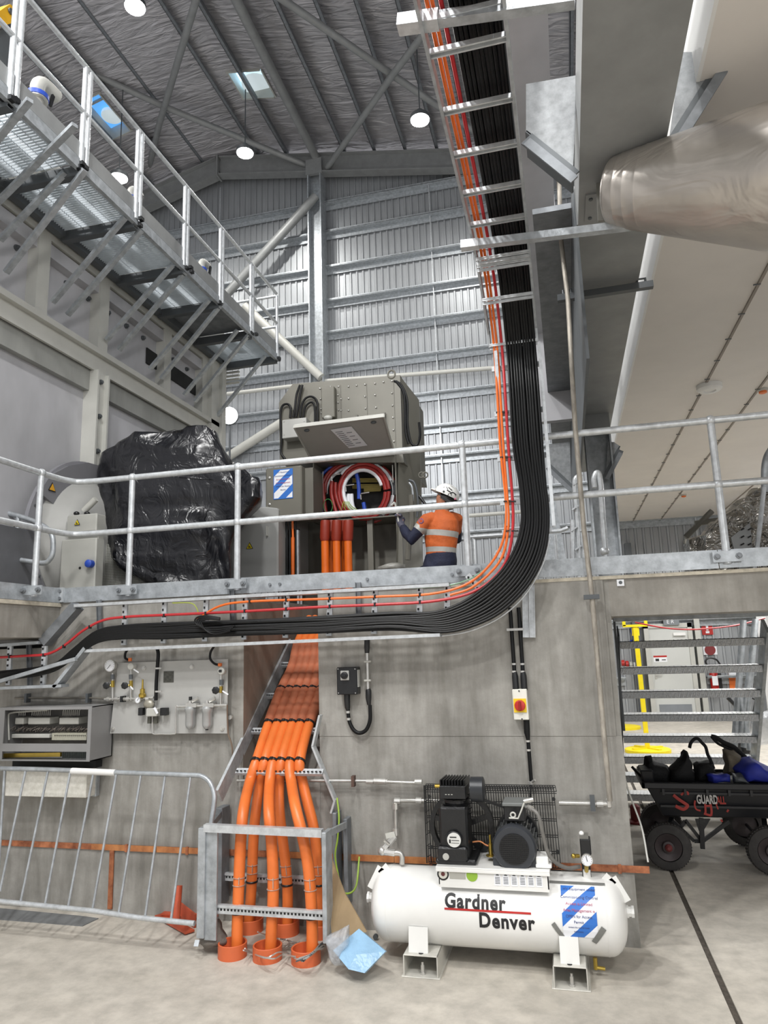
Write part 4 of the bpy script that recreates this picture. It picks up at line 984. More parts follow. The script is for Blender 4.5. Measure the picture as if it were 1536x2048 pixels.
e_ = PY(1026, 1630, 4.5); MB().tube([e_+V((.014*math.cos(t_), 0, .014*math.sin(t_))) for t_ in [2*math.pi*i/14 for i in range(14)]], .005, 8, closed=True).build('lifting_eye', LGREY, mo, True)
MB().tube([PY(1048, 1606, 4.49), PY(1043, 1620, 4.49), PY(1036, 1637, 4.49), PY(1018, 1636, 4.49)], .005, 6).build('bracket_wire', LGREY, mo, True)
MB().cyl(PY(1048, 1603, 4.52), PY(1067, 1599, 4.52), .014, 10).cyl(PY(1052, 1612, 4.55), PY(1064, 1618, 4.5), .016, 10).build('cable_gland', SS, mo, True)
for s_ in (-.13, .07): MB().box(mc.x+s_, mc.x+s_+.06, 4.5, 4.7, pz, pz+.05).build('motor_foot', mat('motor_dark', '#35383d'), mo, bevel=.004)
MB().tube(smooth_path([PY(1056, 1614, 4.52), PY(1075, 1628, 4.48), PY(1084, 1660, 4.48), PY(1094, 1700, 4.5), PY(1110, 1724, 4.52), PY(1135, 1736, 4.56), PY(1160, 1733, 4.6)]), .0115, 10).build('flex_conduit', mat('grey_hose', '#6c6a66', .5, 0, .1, 30), ac, True)
MB().cbox(PY(1085, 1716, 4.55)+V((0, 0, 0)), .07, .12, .045).cbox(PY(1088, 1728, 4.53), .09, .1, .02).build('tension_block', WHITE, ac, bevel=.004)
k = MB(); bq_ = PY(982, 1712, 4.6); k.cyl(bq_, bq_+V((0, 0, .07)), .013, 10).cyl(bq_+V((0, 0, .07)), bq_+V((0, 0, .12)), .007, 10).lathe(bq_, (0, 0, 1), [(0, .03), (.006, .03)], 16); k.build('relief_valve', BRASS, ac, True)
MB().tube(smooth_path([PY(945, 1684, 4.6), PY(960, 1683, 4.6), PY(972, 1690, 4.6), PY(980, 1692, 4.6)]), .005, 8).build('copper_tube', COPPER, ac, True)
# pressure switch group
psw = MB(); a, c = PY(1159, 1676, 4.6), PY(1183, 1708, 4.6)
psw.box(a.x, c.x, 4.57, 4.66, c.z, a.z); sw = psw.build('pressure_switch', BLACK, ac, bevel=.005)
MB().box(a.x, c.x-.01, 4.58, 4.65, a.z, a.z+.02).build('switch_cap', mat('cap_grey', '#6f6e69', .5, .1, .05, 8), sw)
MB().ball(PY(1163, 1667, 4.6), .015).build('switch_knob', WHITE, sw, True)
MB().box(a.x, a.x+.05, 4.6, 4.65, TZc+TR-.01, c.z).build('switch_stem', BLACK, sw)
def gauge(p, r_, par, ndl=.4, rim=SS, back=.03):
    g = MB().lathe(p, (0, -1, 0), [(-back, r_*.9), (0, r_), (.006, r_), (.006, r_*.88), (.003, r_*.88)], 28).build('gauge_case', rim, par, True)
    MB().lathe(p+V((0, -.003, 0)), (0, -1, 0), [(0, r_*.88), (.001, r_*.88)], 28).build('gauge_face', PAPER, par if par.parent else g)
    dr_ = V((math.sin(ndl), 0, math.cos(ndl))); k = MB(); k.bar(p+V((0, -.0055, 0))-dr_*r_*.2, p+V((0, -.0055, 0))+dr_*r_*.7, .003 if r_ < .04 else .0035, .001, up=(0, 1, 0))
    for j in range(11):
        a_ = -2.3+4.6*j/10; u = V((math.sin(a_), 0, math.cos(a_))); k.bar(p+V((0, -.0045, 0))+u*r_*.7, p+V((0, -.0045, 0))+u*r_*.82, .002, .0006, up=(0, 1, 0))
    k.build('gauge_needle', INK, par if par.parent else g); return g
gauge(PY(1174, 1720, 4.54), .033, ac, -.2)
MB().cyl(PY(1173, 1731, 4.54), PY(1173, 1742, 4.57), .012, 8).build('gauge_stem', BRASS, ac, True)
MB().cyl(PY(1145, 1712, 4.56), PY(1158, 1712, 4.58), .011, 8).ball(PY(1147, 1712, 4.56), .014).build('brass_valve', BRASS, ac, True)
MB().lathe(PY(1174, 1750, 4.6), (0, 0, 1), [(-.02, .022), (.03, .022), (.03, .016)], 12).build('tank_boss', WHITE, ac, True)
# outlet valve on the left of the tank
vp = smooth_path([PY(804, 1728, 4.62), PY(804, 1712, 4.62), PY(798, 1706, 4.62), PY(785, 1706, 4.62)], 4)
MB().tube(vp, .016, 10).cyl(PY(790, 1706, 4.62), PY(765, 1703, 4.62), .021, 8).build('outlet_elbow', SS, ac, True)
MB().cyl(PY(764, 1703, 4.62), PY(790, 1672, 4.66), .02, 8).ball(PY(764, 1702, 4.62), .027).cyl(PY(778, 1688, 4.62), PY(768, 1680, 4.6), .009, 8).build('outlet_valve', SS, ac, True)
MB().bar(PY(772, 1672, 4.6), PY(790, 1668, 4.6), .012, .03).build('valve_handle', LGREY, ac)
k = MB(); dv = PY(1190, 1915, 4.55); k.cyl(dv, dv-V((0, 0, .06)), .012, 8).cyl(dv-V((0, 0, .05)), dv+V((.05, 0, -.055)), .01, 8); k.build('drain_valve', BRASS, ac, True)
# ================================================================ PIPES ON THE WALL
pp = E('air_pipework', 'stainless air pipe with fittings running along the wall behind the compressor', 'pipe', PY(700, 1560, 4.93))
def run(pts, Y_, r=.010, m=SS, par=pp, nm='pipe_run'): return MB().tube([PY(a, c, Y_) for a, c in pts], r, 10).build(nm, m, par, True)
run([(474, 1561), (600, 1561), (735, 1562), (842, 1566)], 4.95)
for x in (741, 838, 770): MB().cyl(PY(x-8, 1563, 4.95), PY(x+6, 1563, 4.95), .017, 8).build('union', SS, pp)
MB().cyl(PY(748, 1562, 4.95), PY(772, 1563, 4.95), .02, 8).build('check_valve', SS, pp, True)
run([(791, 1680), (792, 1650), (791, 1604), (795, 1601), (840, 1601)], 4.95, .013)
run([(1118, 1606), (1215, 1608)], 4.95, .016)
run([(840, 1601), (880, 1602)], 4.95, .013)
for q in ((795, 1602), (838, 1601), (791, 1612), (791, 1664), (1200, 1608)): p = PY(*q, 4.95); MB().lathe(p-V((.0, 0, .0)), (1, 0, 0) if q[1] < 1611 else (0, 0, 1), [(-.02, .021), (.02, .021)], 8).build('union', SS, pp)
p = PY(1218, 1606, 4.95); MB().cbox(p, .035, .035, .06).build('elbow', SS, pp, bevel=.008)
p = PY(1185, 1606, 4.94); MB().cbox(p, .03, .05, .09).build('pipe_clamp', STEELD, pp)
p = PY(707, 1562, 4.94); MB().cbox(p, .02, .05, .07).build('pipe_clamp', mat('rusty_clamp', '#5e4a42', .6, .3, .2, 20), pp)
# ================================================================ SWITCHES
iso = E('isolator_switch', 'black isolator box with round knob and looped conduit on the wall', 'switch', PY(694, 1362, W-.04))
a, c = PY(673, 1335, W-.09), PY(715, 1389, W-.09)
MB().box(a.x, c.x, W-.09, W-.005, c.z, a.z).build('switch_box', BLACKP, iso, bevel=.005)
p = PY(689, 1351, W-.1); MB().cbox(p+V((0, .006, 0)), .062, .012, .066).build('knob_plate', mat('plate_light', '#b8b8b4', .4, .2, 0), iso, bevel=.003)
MB().lathe(p+V((0, 0, 0)), (0, -1, 0), [(0, .026), (.018, .024), (.02, .02)], 20).build('rotary_knob', BLACK, iso, True)
MB().bar(p+V((-.018, -.024, .003)), p+V((.018, -.024, -.001)), .012, .012).build('knob_grip', BLACKP, iso)
MB().box(c.x, c.x+.004, W-.08, W-.03, c.z+.05, a.z-.02).build('side_plate', LGREY, iso)
for q in ((676, 1338), (710, 1338), (677, 1386), (711, 1386)): MB().lathe(PY(*q, W-.092), (0, -1, 0), [(0, .004), (.002, .004)], 8).build('screw', SS, iso)
Yc_ = W-.035
MB().tube([PY(694, 1389, Yc_), PY(694, 1398, Yc_), PY(695, 1415, Yc_), PY(696, 1420, Yc_)], [.022, .022, .02, .014], 10).build('cable_boot', BLACK, iso, True)
MB().tube(smooth_path([PY(696, 1418, Yc_), PY(698, 1440, Yc_), PY(706, 1458, Yc_), PY(718, 1466, Yc_), PY(732, 1460, Yc_), PY(740, 1440, Yc_), PY(740, 1410, Yc_)], 6), .0135, 10).build('cable_loop', CABLE, iso, True)
MB().tube([PY(738, 1410, Yc_), PY(737, 1395, Yc_), PY(737, 1382, Yc_), PY(736, 1378, Yc_)], [.013, .021, .021, .016], 10).build('cable_boot', BLACK, iso, True)
MB().cyl(PY(736, 1380, Yc_), PY(734, 1300, Yc_), .0115, 10).build('steel_conduit', SS, iso, True)
MB().tube([PY(734, 1306, Yc_), PY(734, 1295, Yc_), PY(734, 1276, Yc_)], [.016, .02, .02], 10).build('cable_boot', BLACK, iso, True)
for y_ in (1323, 1361): MB().cbox(PY(735, y_, Yc_-.01), .05, .02, .014).build('saddle_clip', LGREY, iso, bevel=.003)
for y_ in (1424, 1438): MB().lathe(PY(696+(y_-1424)*.1, y_, Yc_), (0, 0, 1), [(-.008, .0155), (.008, .0155)], 10).build('steel_band', SS, iso, True)
rs = E('rotary_isolator', 'white wall isolator with red knob on a yellow plate', 'switch', PY(1041, 1410, W-.05))
a, c = PY(1024, 1378, W-.08), PY(1056, 1440, W-.08)
P4 = [PY(1024, 1379, W-.08), PY(1053, 1378, W-.08), PY(1058, 1440, W-.08), PY(1028, 1440, W-.08)]
MB().prism(P4, (0, .075, 0)).build('switch_box', mat('off_white', '#d9d8cf', .4, 0, .03, 6), rs, bevel=.004)
p = PY(1040, 1411, W-.083); MB().cbox(p, .082, .006, .088).build('yellow_plate', mat('signal_yellow', '#e8c21c', .4, 0, 0), rs)
MB().lathe(p, (0, -1, 0), [(.003, .036), (.02, .034), (.022, .03)], 26).build('rotary_knob', RED, rs, True)
MB().cbox(p+V((0, -.028, 0)), .014, .014, .06).build('knob_grip', mat('deep_red', '#8e1a18', .35, 0, 0), rs, bevel=.003)
for q in ((1038, 1382), (1044, 1438)): MB().lathe(PY(*q, W-.082), (0, -1, 0), [(0, .005), (.002, .005)], 8).build('screw', INK, rs)
for xt, xb in ((1020, 1031), (1037, 1048)):
    MB().cyl(PY(xt, 1215, Yc_), PY(xb-2, 1345, Yc_), .0135, 10).build('black_conduit', CABLE, rs, True)
    MB().tube([PY(xb-2, 1344, Yc_), PY(xb-1, 1352, Yc_), PY(xb+1, 1380, Yc_)], [.016, .021, .021], 10).build('cable_boot', BLACK, rs, True)
    for y_ in (1328, 1343): MB().lathe(PY(xb-3, y_, Yc_), (0, 0, 1), [(-.006, .016), (.006, .016)], 10).build('steel_band', SS, rs, True)
MB().cbox(PY(1030, 1259, Yc_-.01), .11, .03, .016).build('saddle_bar', SS, rs)
MB().tube([PY(1053, 1440, Yc_), PY(1054, 1465, Yc_), PY(1056, 1478, Yc_), PY(1063, 1568, Yc_)], [.02, .02, .013, .012], 10).build('black_conduit', CABLE, rs, True)
for y_ in (1482, 1500): MB().lathe(PY(1056+(y_-1482)*.06, y_, Yc_), (0, 0, 1), [(-.006, .016), (.006, .016)], 10).build('steel_band', SS, rs, True)
MB().cyl(PY(1061, 1562, Yc_), PY(1062, 1570, Yc_), .018, 8).cyl(PY(1062, 1565, Yc_), PY(1070, 1560, Yc_-.03), .008, 8).build('gland', SS, rs, True)
MB().tube(smooth_path([PY(1062, 1568, Yc_), PY(1061, 1585, 4.9), PY(1060, 1600, 4.7), PY(1060, 1598, 4.6)]), .006, 8).build('motor_cable', CABLE, rs, True)
# ================================================================ INSTRUMENT PANEL
ip = E('instrument_panel', 'white wall plate carrying gauges, hand valves, a regulator and two filters', 'panel', PY(340, 1395, W))
Yp = W-.06
P4 = [PY(q[0], q[1], Yp) for q in ((236, 1326), (458, 1318), (452, 1467), (220, 1467))]
P4[1].x = P4[2].x = (P4[1].x+P4[2].x)/2
MB().prism(P4, (0, .006, 0)).build('back_plate', mat('panel_white_grey', '#aeaeab', .4, .1, .08, 3), ip)
def q5(px_, py_, y_=Yp-.03): return PY(px_, py_, y_)
def Z5(x, y): return 190+x/5.297, 1280+y/5.297
def qz(x, y, y_=Yp-.03): return PY(*Z5(x, y), y_)
gauge(qz(160, 272, Yp-.05), .046, ip, -2.4)
for x, yt in ((188, 350), (382, 250)):
    k = MB(); k.cyl(qz(x, yt), qz(x, 640), .008, 8); k.build('riser_tube', SS, ip, True)
    MB().cyl(qz(x-2, 365), qz(x-2, 415), .015, 10).build('coupling', STEELD, ip)
    MB().cyl(qz(x, 430), qz(x, 500), .014, 8).build('valve_body', BRASS, ip)
    MB().cyl(qz(x-4, 480), qz(x-60, 480, Yp-.05), .006, 8).build('valve_stem', BRASS, ip)
    MB().lathe(qz(x-62, 482, Yp-.065), (.3, -1, 0), [(0, .026), (.014, .028), (.02, .015)], 7).build('hand_wheel', BLACKP, ip, True)
MB().lathe(qz(380, 280, Yp-.06), (0, -1, 0), [(-.04, .024), (0, .028), (.006, .024)], 16).build('transmitter_head', LGREY, ip, True)
MB().cyl(qz(372, 225), qz(372, 190), .014, 10).build('orange_gland', ORANGE, ip)
MB().cyl(qz(1338, 330), qz(1332, 690), .008, 8).build('riser_tube', SS, ip, True)
MB().lathe(qz(1335, 330, Yp-.06), (0, -1, 0), [(-.04, .024), (0, .028), (.006, .022)], 16).build('transmitter_head', LGREY, ip, True)
MB().cbox(qz(1326, 328, Yp-.07), .022, .004, .018).build('display', INK, ip)
MB().cyl(qz(1340, 420), qz(1340, 475), .016, 10).build('coupling', STEELD, ip)
MB().cyl(qz(1336, 490), qz(1334, 560), .014, 8).build('valve_body', BRASS, ip)
MB().lathe(qz(1282, 532, Yp-.07), (.3, -1, 0), [(0, .027), (.014, .029), (.02, .015)], 7).build('hand_wheel', BLACKP, ip, True)
MB().cyl(qz(1340, 262), qz(1310, 262), .013, 10).build('orange_gland', ORANGE, ip)
for pts in ([(350, 95), (322, 140), (320, 190), (350, 210)], [(1265, 60), (1225, 130), (1222, 200), (1265, 250), (1305, 262)]):
    MB().tube(smooth_path([qz(a, c) for a, c in pts]), .009, 8).build('black_hose', CABLE, ip, True)
MB().tube(smooth_path([qz(655, 80), qz(670, 150), qz(660, 300), qz(650, 450), qz(645, 640)]), .0135, 8).build('black_hose', CABLE, ip, True)
for y_ in (300, 545): MB().lathe(qz(658, y_), (0, 0, 1), [(-.006, .017), (.006, .017)], 10).cbox(qz(685, y_), .03, .01, .012).build('hose_clip', SS, ip)
MB().tube([qz(100, 628), qz(430, 622), qz(620, 610)], .009, 8).build('manifold_tube', SS, ip, True)
for x in (145, 230, 295, 350, 560): MB().lathe(qz(x, 625), (1, 0, 0), [(-.014, .017), (.014, .017)], 8).build('fitting', SS, ip)
MB().cbox(qz(297, 625), .02, .05, .045).build('fitting_black', BLACKP, ip)
MB().lathe(qz(500, 620), (0, 0, 1), [(0, .012), (.01, .026), (.03, .028), (.04, .018), (.07, .018), (.075, .008), (.14, .006)], 14).build('relief_valve', BRASS, ip, True)
gauge(qz(455, 635, Yp-.06), .024, ip, .6)
MB().ball(qz(570, 680), .045, .025, .035).build('regulator_dome', mat('cast_grey', '#a39f92', .4, .5, .1, 12), ip, True)
a, c = qz(540, 725, Yp-.07), qz(655, 810, Yp-.07); MB().box(a.x, c.x, Yp-.07, Yp-.02, c.z, a.z).build('valve_block', LGREY, ip, bevel=.004)
for x0_, x1_ in ((455, 500), (688, 755)): a, c = qz(x0_, 720, Yp-.06), qz(x1_, 800, Yp-.06); MB().box(a.x, c.x, Yp-.06, Yp-.02, c.z, a.z).build('solenoid', BLACKP, ip, bevel=.003)
for x0_ in (555, 622): a, c = qz(x0_, 815, Yp-.04), qz(x0_+32, 885, Yp-.04); MB().box(a.x, c.x, Yp-.04, Yp-.02, c.z, a.z).build('silencer', mat('silencer_grey', '#55554d', .5, .2, .3, 60), ip)
MB().bar(qz(628, 715, Yp-.08), qz(662, 780, Yp-.08), .018, .002, up=(0, 1, 0)).build('paper_tag', PAPER, ip)
for a_, c_ in (((410, 310), (462, 345)), ((375, 490), (405, 525)), ((1350, 540), (1412, 578))): MB().bar(qz(*a_, Yp-.06), qz(*c_, Yp-.06), .010, .002, up=(0, 1, 0)).build('paper_tag', PAPER, ip)
MB().tube(smooth_path([qz(608, 810), qz(608, 960), qz(625, 995), qz(700, 995), qz(830, 995), qz(855, 960), qz(858, 720), qz(880, 705)], 4), .006, 8).build('loop_tube', SS, ip, True)
MB().tube([qz(880, 705), qz(1400, 690)], .010, 8).build('filter_line', SS, ip, True)
for x in (1008, 1188):
    fb_ = MB().lathe(qz(x, 940), (0, 0, 1), [(0, .02), (.012, .03), (.03, .036), (.115, .036), (.12, .04), (.145, .042), (.16, .03)], 18).build('filter_bowl', mat('bowl_grey', '#aeb0b0', .3, .35, .05, 8), ip, True)
    MB().cbox(qz(x+25, 690), .085, .05, .03).cyl(qz(x+25, 650), qz(x+85, 615), .014, 8).cyl(qz(x, 690), qz(x, 640), .018, 8).build('filter_head', SS, ip, True)
MB().cyl(qz(1012, 645), qz(1012, 600), .013, 8).build('valve_knob', BLACKP, ip)
MB().cyl(qz(1185, 955), qz(1185, 940), .011, 8).build('drain_plug', BLACKP, ip)
a, c = qz(728, 332, Yp-.003), qz(830, 448, Yp-.003); MB().box(a.x, c.x, Yp-.004, Yp, c.z, a.z).build('dark_plate', mat('plate_dark', '#4d4d48', .4, .3, .35, 60), ip)
for q in ((188, 945), (1350, 938), (520, 300), (1028, 285)): MB().lathe(qz(*q, Yp-.0), (0, -1, 0), [(0, .017), (.006, .017), (.006, .01), (.014, .01)], 12).build('panel_bolt', SS, ip)
MB().tube(smooth_path([qz(1400, 690), qz(1405, 900), qz(1412, 1000), qz(1440, 1080), qz(1455, 1165), qz(1455, 1330), qz(1445, 1420)], 5), .006, 8).build('copper_drop', mat('tarnished_tube', '#7c6c5e', .4, .6, .1, 8), ip, True)
MB().lathe(qz(1440, 818, W-.02), (0, -1, 0), [(0, .016), (.02, .016)], 8).build('stud', SS, ip)
run([(30, 1396), (80, 1396), (190, 1396), (222, 1398)], W-.03, .008, mat('dull_pipe', '#77736b', .5, .5, .1, 8), ip, 'feed_tube')
for x in (55, 177): MB().cbox(PY(x, 1396, W-.03), .02, .05, .07).build('tube_clamp', STEELD, ip)
# ================================================================ OPEN JUNCTION BOX lower left
jb = E('open_junction_box', 'open grey wiring box full of terminal blocks on the left wall', 'junction box', PY(100, 1465, W))
Yj = W-.28
j = [PY(-20, 1415, Yj), PY(184, 1413, Yj), PY(181, 1523, Yj), PY(-20, 1523, Yj)]
zT, zB, xL, xR_ = j[1].z, j[2].z, PY(-6, 1465, Yj).x, (j[1].x+j[2].x)/2
JG = mat('box_grey', '#8b8b8b', .45, .1, .05, 5)
k = MB(); k.box(xR_-.012, xR_, Yj, W-.02, zB, zT); k.box(xL, xR_, Yj, W-.02, zT-.006, zT); k.box(xL, xR_, Yj, W-.02, zB, zB+.006); k.box(xL, xR_, W-.03, W-.02, zB, zT)
Yk = Yj-.006; jbx = PY(8, 1465, Yj).x; zm1, zm2 = PY(100, 1503, Yj).z, PY(100, 1487, Yj).z
k.box(xR_-.03, xR_, Yk, Yj, zB, zT); k.box(xL, jbx, Yk, Yj, zB, zT); k.box(jbx, xR_-.03, Yk, Yj, zT-.02, zT); k.box(jbx, xR_-.03, Yk, Yj, zm1, zm2); k.box(jbx, xR_-.03, Yk, Yj, zB, zB+.01); k.box(xL, xL+.01, Yj, W-.02, zB, zT)
k.build('enclosure', JG, jb)
k = MB(); k.box(jbx, xR_-.03, W-.08, W-.06, zB+.1, zT-.03); k.build('mounting_plate', mat('mount_plate_grey', '#5e5c59', .5, .1, .2, 10), jb)  # plate in a dull dark grey
for (xa_, xb_) in ((34, 50), (60, 102), (122, 160)):
    a, c = PY(xa_, 1435, Yj+.1), PY(xb_, 1448, Yj+.1); k = MB(); k.box(a.x, c.x, Yj+.08, Yj+.19, c.z, a.z); k.build('relay_block', LGREY, jb, bevel=.004)
    k = MB()
    for i in range(int((xb_-xa_)/4)): p = PY(xa_+4+i*4, 1431, Yj+.1); k.tube(smooth_path([p, p+V((.003, 0, .04)), p+V((.01, .03, .05))], 3), .0025, 5)
    k.build('wiring', LGREY, jb, kind='stuff')
a, c = PY(25, 1468, Yj+.1), PY(100, 1476, Yj+.1); MB().box(a.x, c.x, Yj+.09, Yj+.2, c.z, a.z).build('terminal_rail', LGREY, jb, bevel=.004)
a, c = PY(106, 1466, Yj+.1), PY(174, 1480, Yj+.1); MB().box(a.x, c.x, Yj+.09, Yj+.2, c.z, a.z).build('terminal_strip', mat('terminal_cream', '#aaa898', .5, 0, .1, 60, stretch=(4, 1, .2)), jb)
k = MB()
for i in range(16): p = PY(110+i*4, 1471, Yj+.085); k.cbox(p, .005, .004, .008)
k.build('terminal_screws', INK, jb)
rd = random.Random(7); k = MB()
for i in range(46):
    x = 20+i*3.4; k.tube(smooth_path([PY(x, 1463+rd.uniform(-2, 2), Yj+.12), PY(x+rd.uniform(0, 8), 1458, Yj+.1), PY(x+rd.uniform(4, 16), 1454+rd.uniform(-3, 3), Yj+.13)], 3), .0028, 5)
k.build('wiring', mat('wire_brown', '#5d4a48', .5, 0, .6, 50, col2='#a09890'), jb, kind='stuff')
MB().bar(PY(3, 1511, Yj+.08), PY(122, 1509, Yj+.08), .02, .03).build('brass_bar', BRASS, jb)
k = MB()
for i in range(14): x = 126+i*3.6; k.cyl(PY(x, 1504, Yj+.1), PY(x, 1521, Yj+.1), .006, 6)
k.build('cable_ends', mat('wire_dark', '#2e3330', .5, 0, .4, 50), jb, kind='stuff')
a, c = PY(-20, 1424, Yj+.1), PY(100, 1421, Yj+.1)
MB().tube(smooth_path([PY(18, 1480, Yj+.08), PY(17, 1435, Yj+.08), PY(22, 1426, Yj+.08), PY(50, 1423, Yj+.08), PY(95, 1420, Yj+.08)], 4), .007, 6).build('loom', LGREY, jb, True)
for q in ((190, 1420), (190, 1517)): MB().cbox(PY(q[0], q[1], W-.03), .03, .03, .03).build('hinge', STEELD, jb)
wb_ = E('white_wall_box', 'mottled white metal box on the wall below the open wiring box', 'box', PY(80, 1570, W-.1))
a, c = PY(-20, 1533, W-.16), PY(171, 1596, W-.16)
MB().box(xL, c.x, W-.16, W-.02, c.z, PY(100, 1538, W-.16).z).build('box_body', mat('mottled_white', '#d3d1c6', .6, 0, .06, 40, col2='#e2e0d8'), wb_, bevel=.004)
MB().box(xL, c.x+.03, W-.1, W-.02, PY(100, 1538, W-.16).z, PY(100, 1523, W-.16).z).build('cable_entry', DARK, wb_)
a, c = PY(176, 1526, W-.05), PY(192, 1590, W-.05); k = MB(); k.box(a.x, a.x+.012, W-.05, W-.01, c.z, a.z).box(c.x-.012, c.x, W-.05, W-.01, c.z, a.z).box(a.x, c.x, W-.05, W-.01, c.z-.01, c.z); k.build('side_bracket', GALV, wb_)
# ================================================================ LARGE ORANGE CONDUITS and their ladder
LA = PY(560, 1524, 4.90); slope = math.atan2(PY(583, 1290, 5.9).z-LA.z, 5.9-4.90)
nS = V((0, -math.sin(slope), math.cos(slope)))
def PL(x, y, d=0): return PP(x, y, LA+nS*d, nS)
def zc(x, y): return 380+x/2.805, 1250+y/2.805
paths = [
 ([(370, 770), (335, 880), (305, 1010), (290, 1130), (280, 1300), (274, 1450), (268, 1620), (262, 1850)], 4.48, 'leftmost orange conduit, entering the front left floor collar'),
 ([(418, 770), (390, 900), (366, 1080), (354, 1250), (346, 1450), (334, 1620), (322, 1760)], 4.84, 'second orange conduit from the left, entering the rear left floor collar'),
 ([(466, 770), (446, 900), (443, 1050), (458, 1220), (466, 1400), (466, 1550), (458, 1700), (450, 1870)], 4.48, 'middle orange conduit, entering the front centre floor collar'),
 ([(512, 770), (500, 900), (503, 1050), (522, 1220), (542, 1400), (548, 1550), (545, 1780)], 4.84, 'fourth orange conduit, entering the rear centre floor collar'),
 ([(562, 770), (570, 890), (592, 1020), (628, 1170), (655, 1300), (672, 1440), (682, 1600), (686, 1700), (684, 1880)], 4.48, 'fifth orange conduit, entering the front right floor collar with wires'),
 ([(615, 770), (632, 880), (660, 1000), (690, 1120), (708, 1250), (720, 1400), (726, 1550), (722, 1780)], 4.84, 'rightmost orange conduit, standing behind the frame post'),
]
ties = [[(370, 770), (440, 555), (512, 365), (572, 240), (605, 100)], [(418, 770), (490, 555), (560, 365), (615, 240), (640, 100)], [(466, 770), (533, 555), (602, 365), (648, 240), (675, 100)], [(512, 770), (575, 555), (645, 365), (685, 240), (708, 100)], [(562, 770), (620, 555), (690, 365), (722, 240), (742, 100)], [(615, 770), (668, 555), (735, 365), (765, 240), (782, 100)]]
CR = .036
for i, (pth, Yb, lb) in enumerate(paths):
    o = E('orange_conduit', lb, 'conduit', (PY(*zc(*pth[-1]), Yb).x, Yb, 0), group='orange conduits from floor to deck')
    low = []
    y0 = zc(*pth[0])[1]
    for k_i, q in enumerate(pth[1:], 1):
        a = zc(*q); t = min(1, (a[1]-y0)/120); t = t*t*(3-2*t)
        low.append(PY(*a, 4.90*(1-t)+Yb*t))
    if low[-1].z > .0: low.append(V((low[-1].x, Yb, -.03)))
    ladder = [PL(*zc(*q), .03) for q in ties[i]]
    top = ladder[-1]
    up = [V((top.x, top.y+.3, top.z+.22))]
    pts = up[::-1]+ladder[::-1]
    MB().tube(smooth_path(pts+low, 5), CR, 16).build('conduit_wall', ORANGE, o, True)
    # corrugated dusty bulges on the ladder: cloth sleeves
    k = MB(); sp = smooth_path([PL(*zc(*q), .03) for q in ties[i][1:]], 6); rr = [CR+.003+.004*abs(math.sin(j*.9)) for j in range(len(sp))]
    k.tube(sp, rr, 16, cap=False); k.build('dusty_sleeve', ORDUST, o, True)
    for q in ties[i][:3]:
        p = PL(*zc(*q), .03); d = (PL(*zc(q[0]+8, q[1]-25), .03)-p).normalized()
        MB().lathe(p-d*.005, d, [(0, CR+.006), (.008, CR+.009), (.016, CR+.006)], 16).build('cable_tie', BLACK, o, True)
        MB().cbox(p+nS*(CR+.01), .018, .018, .014).build('tie_lock', BLACK, o)
    ytie = {0: 1612, 1: 1438, 2: 1620, 3: 1455, 4: 1640, 5: 1455}[i]
    def xat(yz):
        for a, c in zip(pth, pth[1:]):
            if a[1] <= yz <= c[1]: return a[0]+(c[0]-a[0])*(yz-a[1])/(c[1]-a[1])
        return pth[-1][0]
    p = PY(*zc(xat(ytie), ytie), Yb); MB().lathe(p, (0, 0, 1), [(-.006, CR+.004), (.002, CR+.007), (.006, CR+.004)], 16).build('cable_tie', BLACK, o, True)
    for yz in ({0: (1415, 1458), 1: (1345, 1390), 2: (1420, 1480), 3: (1350, 1405), 4: (1425, 1485), 5: (1350, 1400)}[i]):
        p = PY(*zc(xat(yz), yz), Yb); MB().lathe(p, (0, 0, 1), [(-.0025, CR+.002), (0, CR+.005), (.0025, CR+.002)], 16).build('wire_band', SS, o, True)
    ya, yb2 = {0: (1415, 1458), 1: (1345, 1390), 2: (1420, 1480), 3: (1350, 1405), 4: (1425, 1485), 5: (1350, 1400)}[i]
    a, c = PY(*zc(xat(ya), ya), Yb-CR-.004), PY(*zc(xat(yb2), yb2), Yb-CR-.004)
    MB().bar(a, c, .004, .004).build('wire_link', SS, o)
# floor collars
cols = [((465, 1898), 4.46, 'front left'), ((535, 1905), 4.46, 'front centre'), ((612, 1908), 4.46, 'front right, with grey wires in it'), ((500, 1870), 4.86, 'rear left'), ((572, 1870), 4.86, 'rear centre'), ((640, 1868), 4.86, 'rear right behind the frame post')]
for i, (q, Yc_, lb) in enumerate(cols):
    d = ray(q[0], q[1]+8); cx = PY(q[0], q[1], Yc_).x
    c_ = E('floor_collar', 'orange plastic pipe collar standing on the floor, '+lb, 'collar', (cx, Yc_, 0), group='orange floor collars')
    MB().lathe((cx, Yc_, 0), (0, 0, 1), [(0, .09), (.08, .09), (.083, .086), (.08, .08), (.004, .08)], 32).build('collar_wall', mat('collar_orange', '#c9633a', .45, 0, .06, 8), c_, True)
lc = E('conduit_ladder', 'wide galvanized ladder leaning back into the wall opening under the orange conduits', 'cable ladder', PL(500, 1560))
MB().bar(PL(438, 1592, .0), PL(583, 1288, 0), .02, .11, up=nS).build('side_rail', GALVB, lc)
for a, c in (((641, 1430), (627, 1492)), ((627, 1492), (671, 1600))): MB().bar(PY(*a, 4.93), PY(*c, 4.93), .014, .06, up=(0, 1, 0)).build('side_rail', GALVB, lc)
MB().bar(PY(672, 1598, 4.9), PY(664, 1625, 4.9), .014, .06, up=(0, 1, 0)).build('side_rail', GALVB, lc)
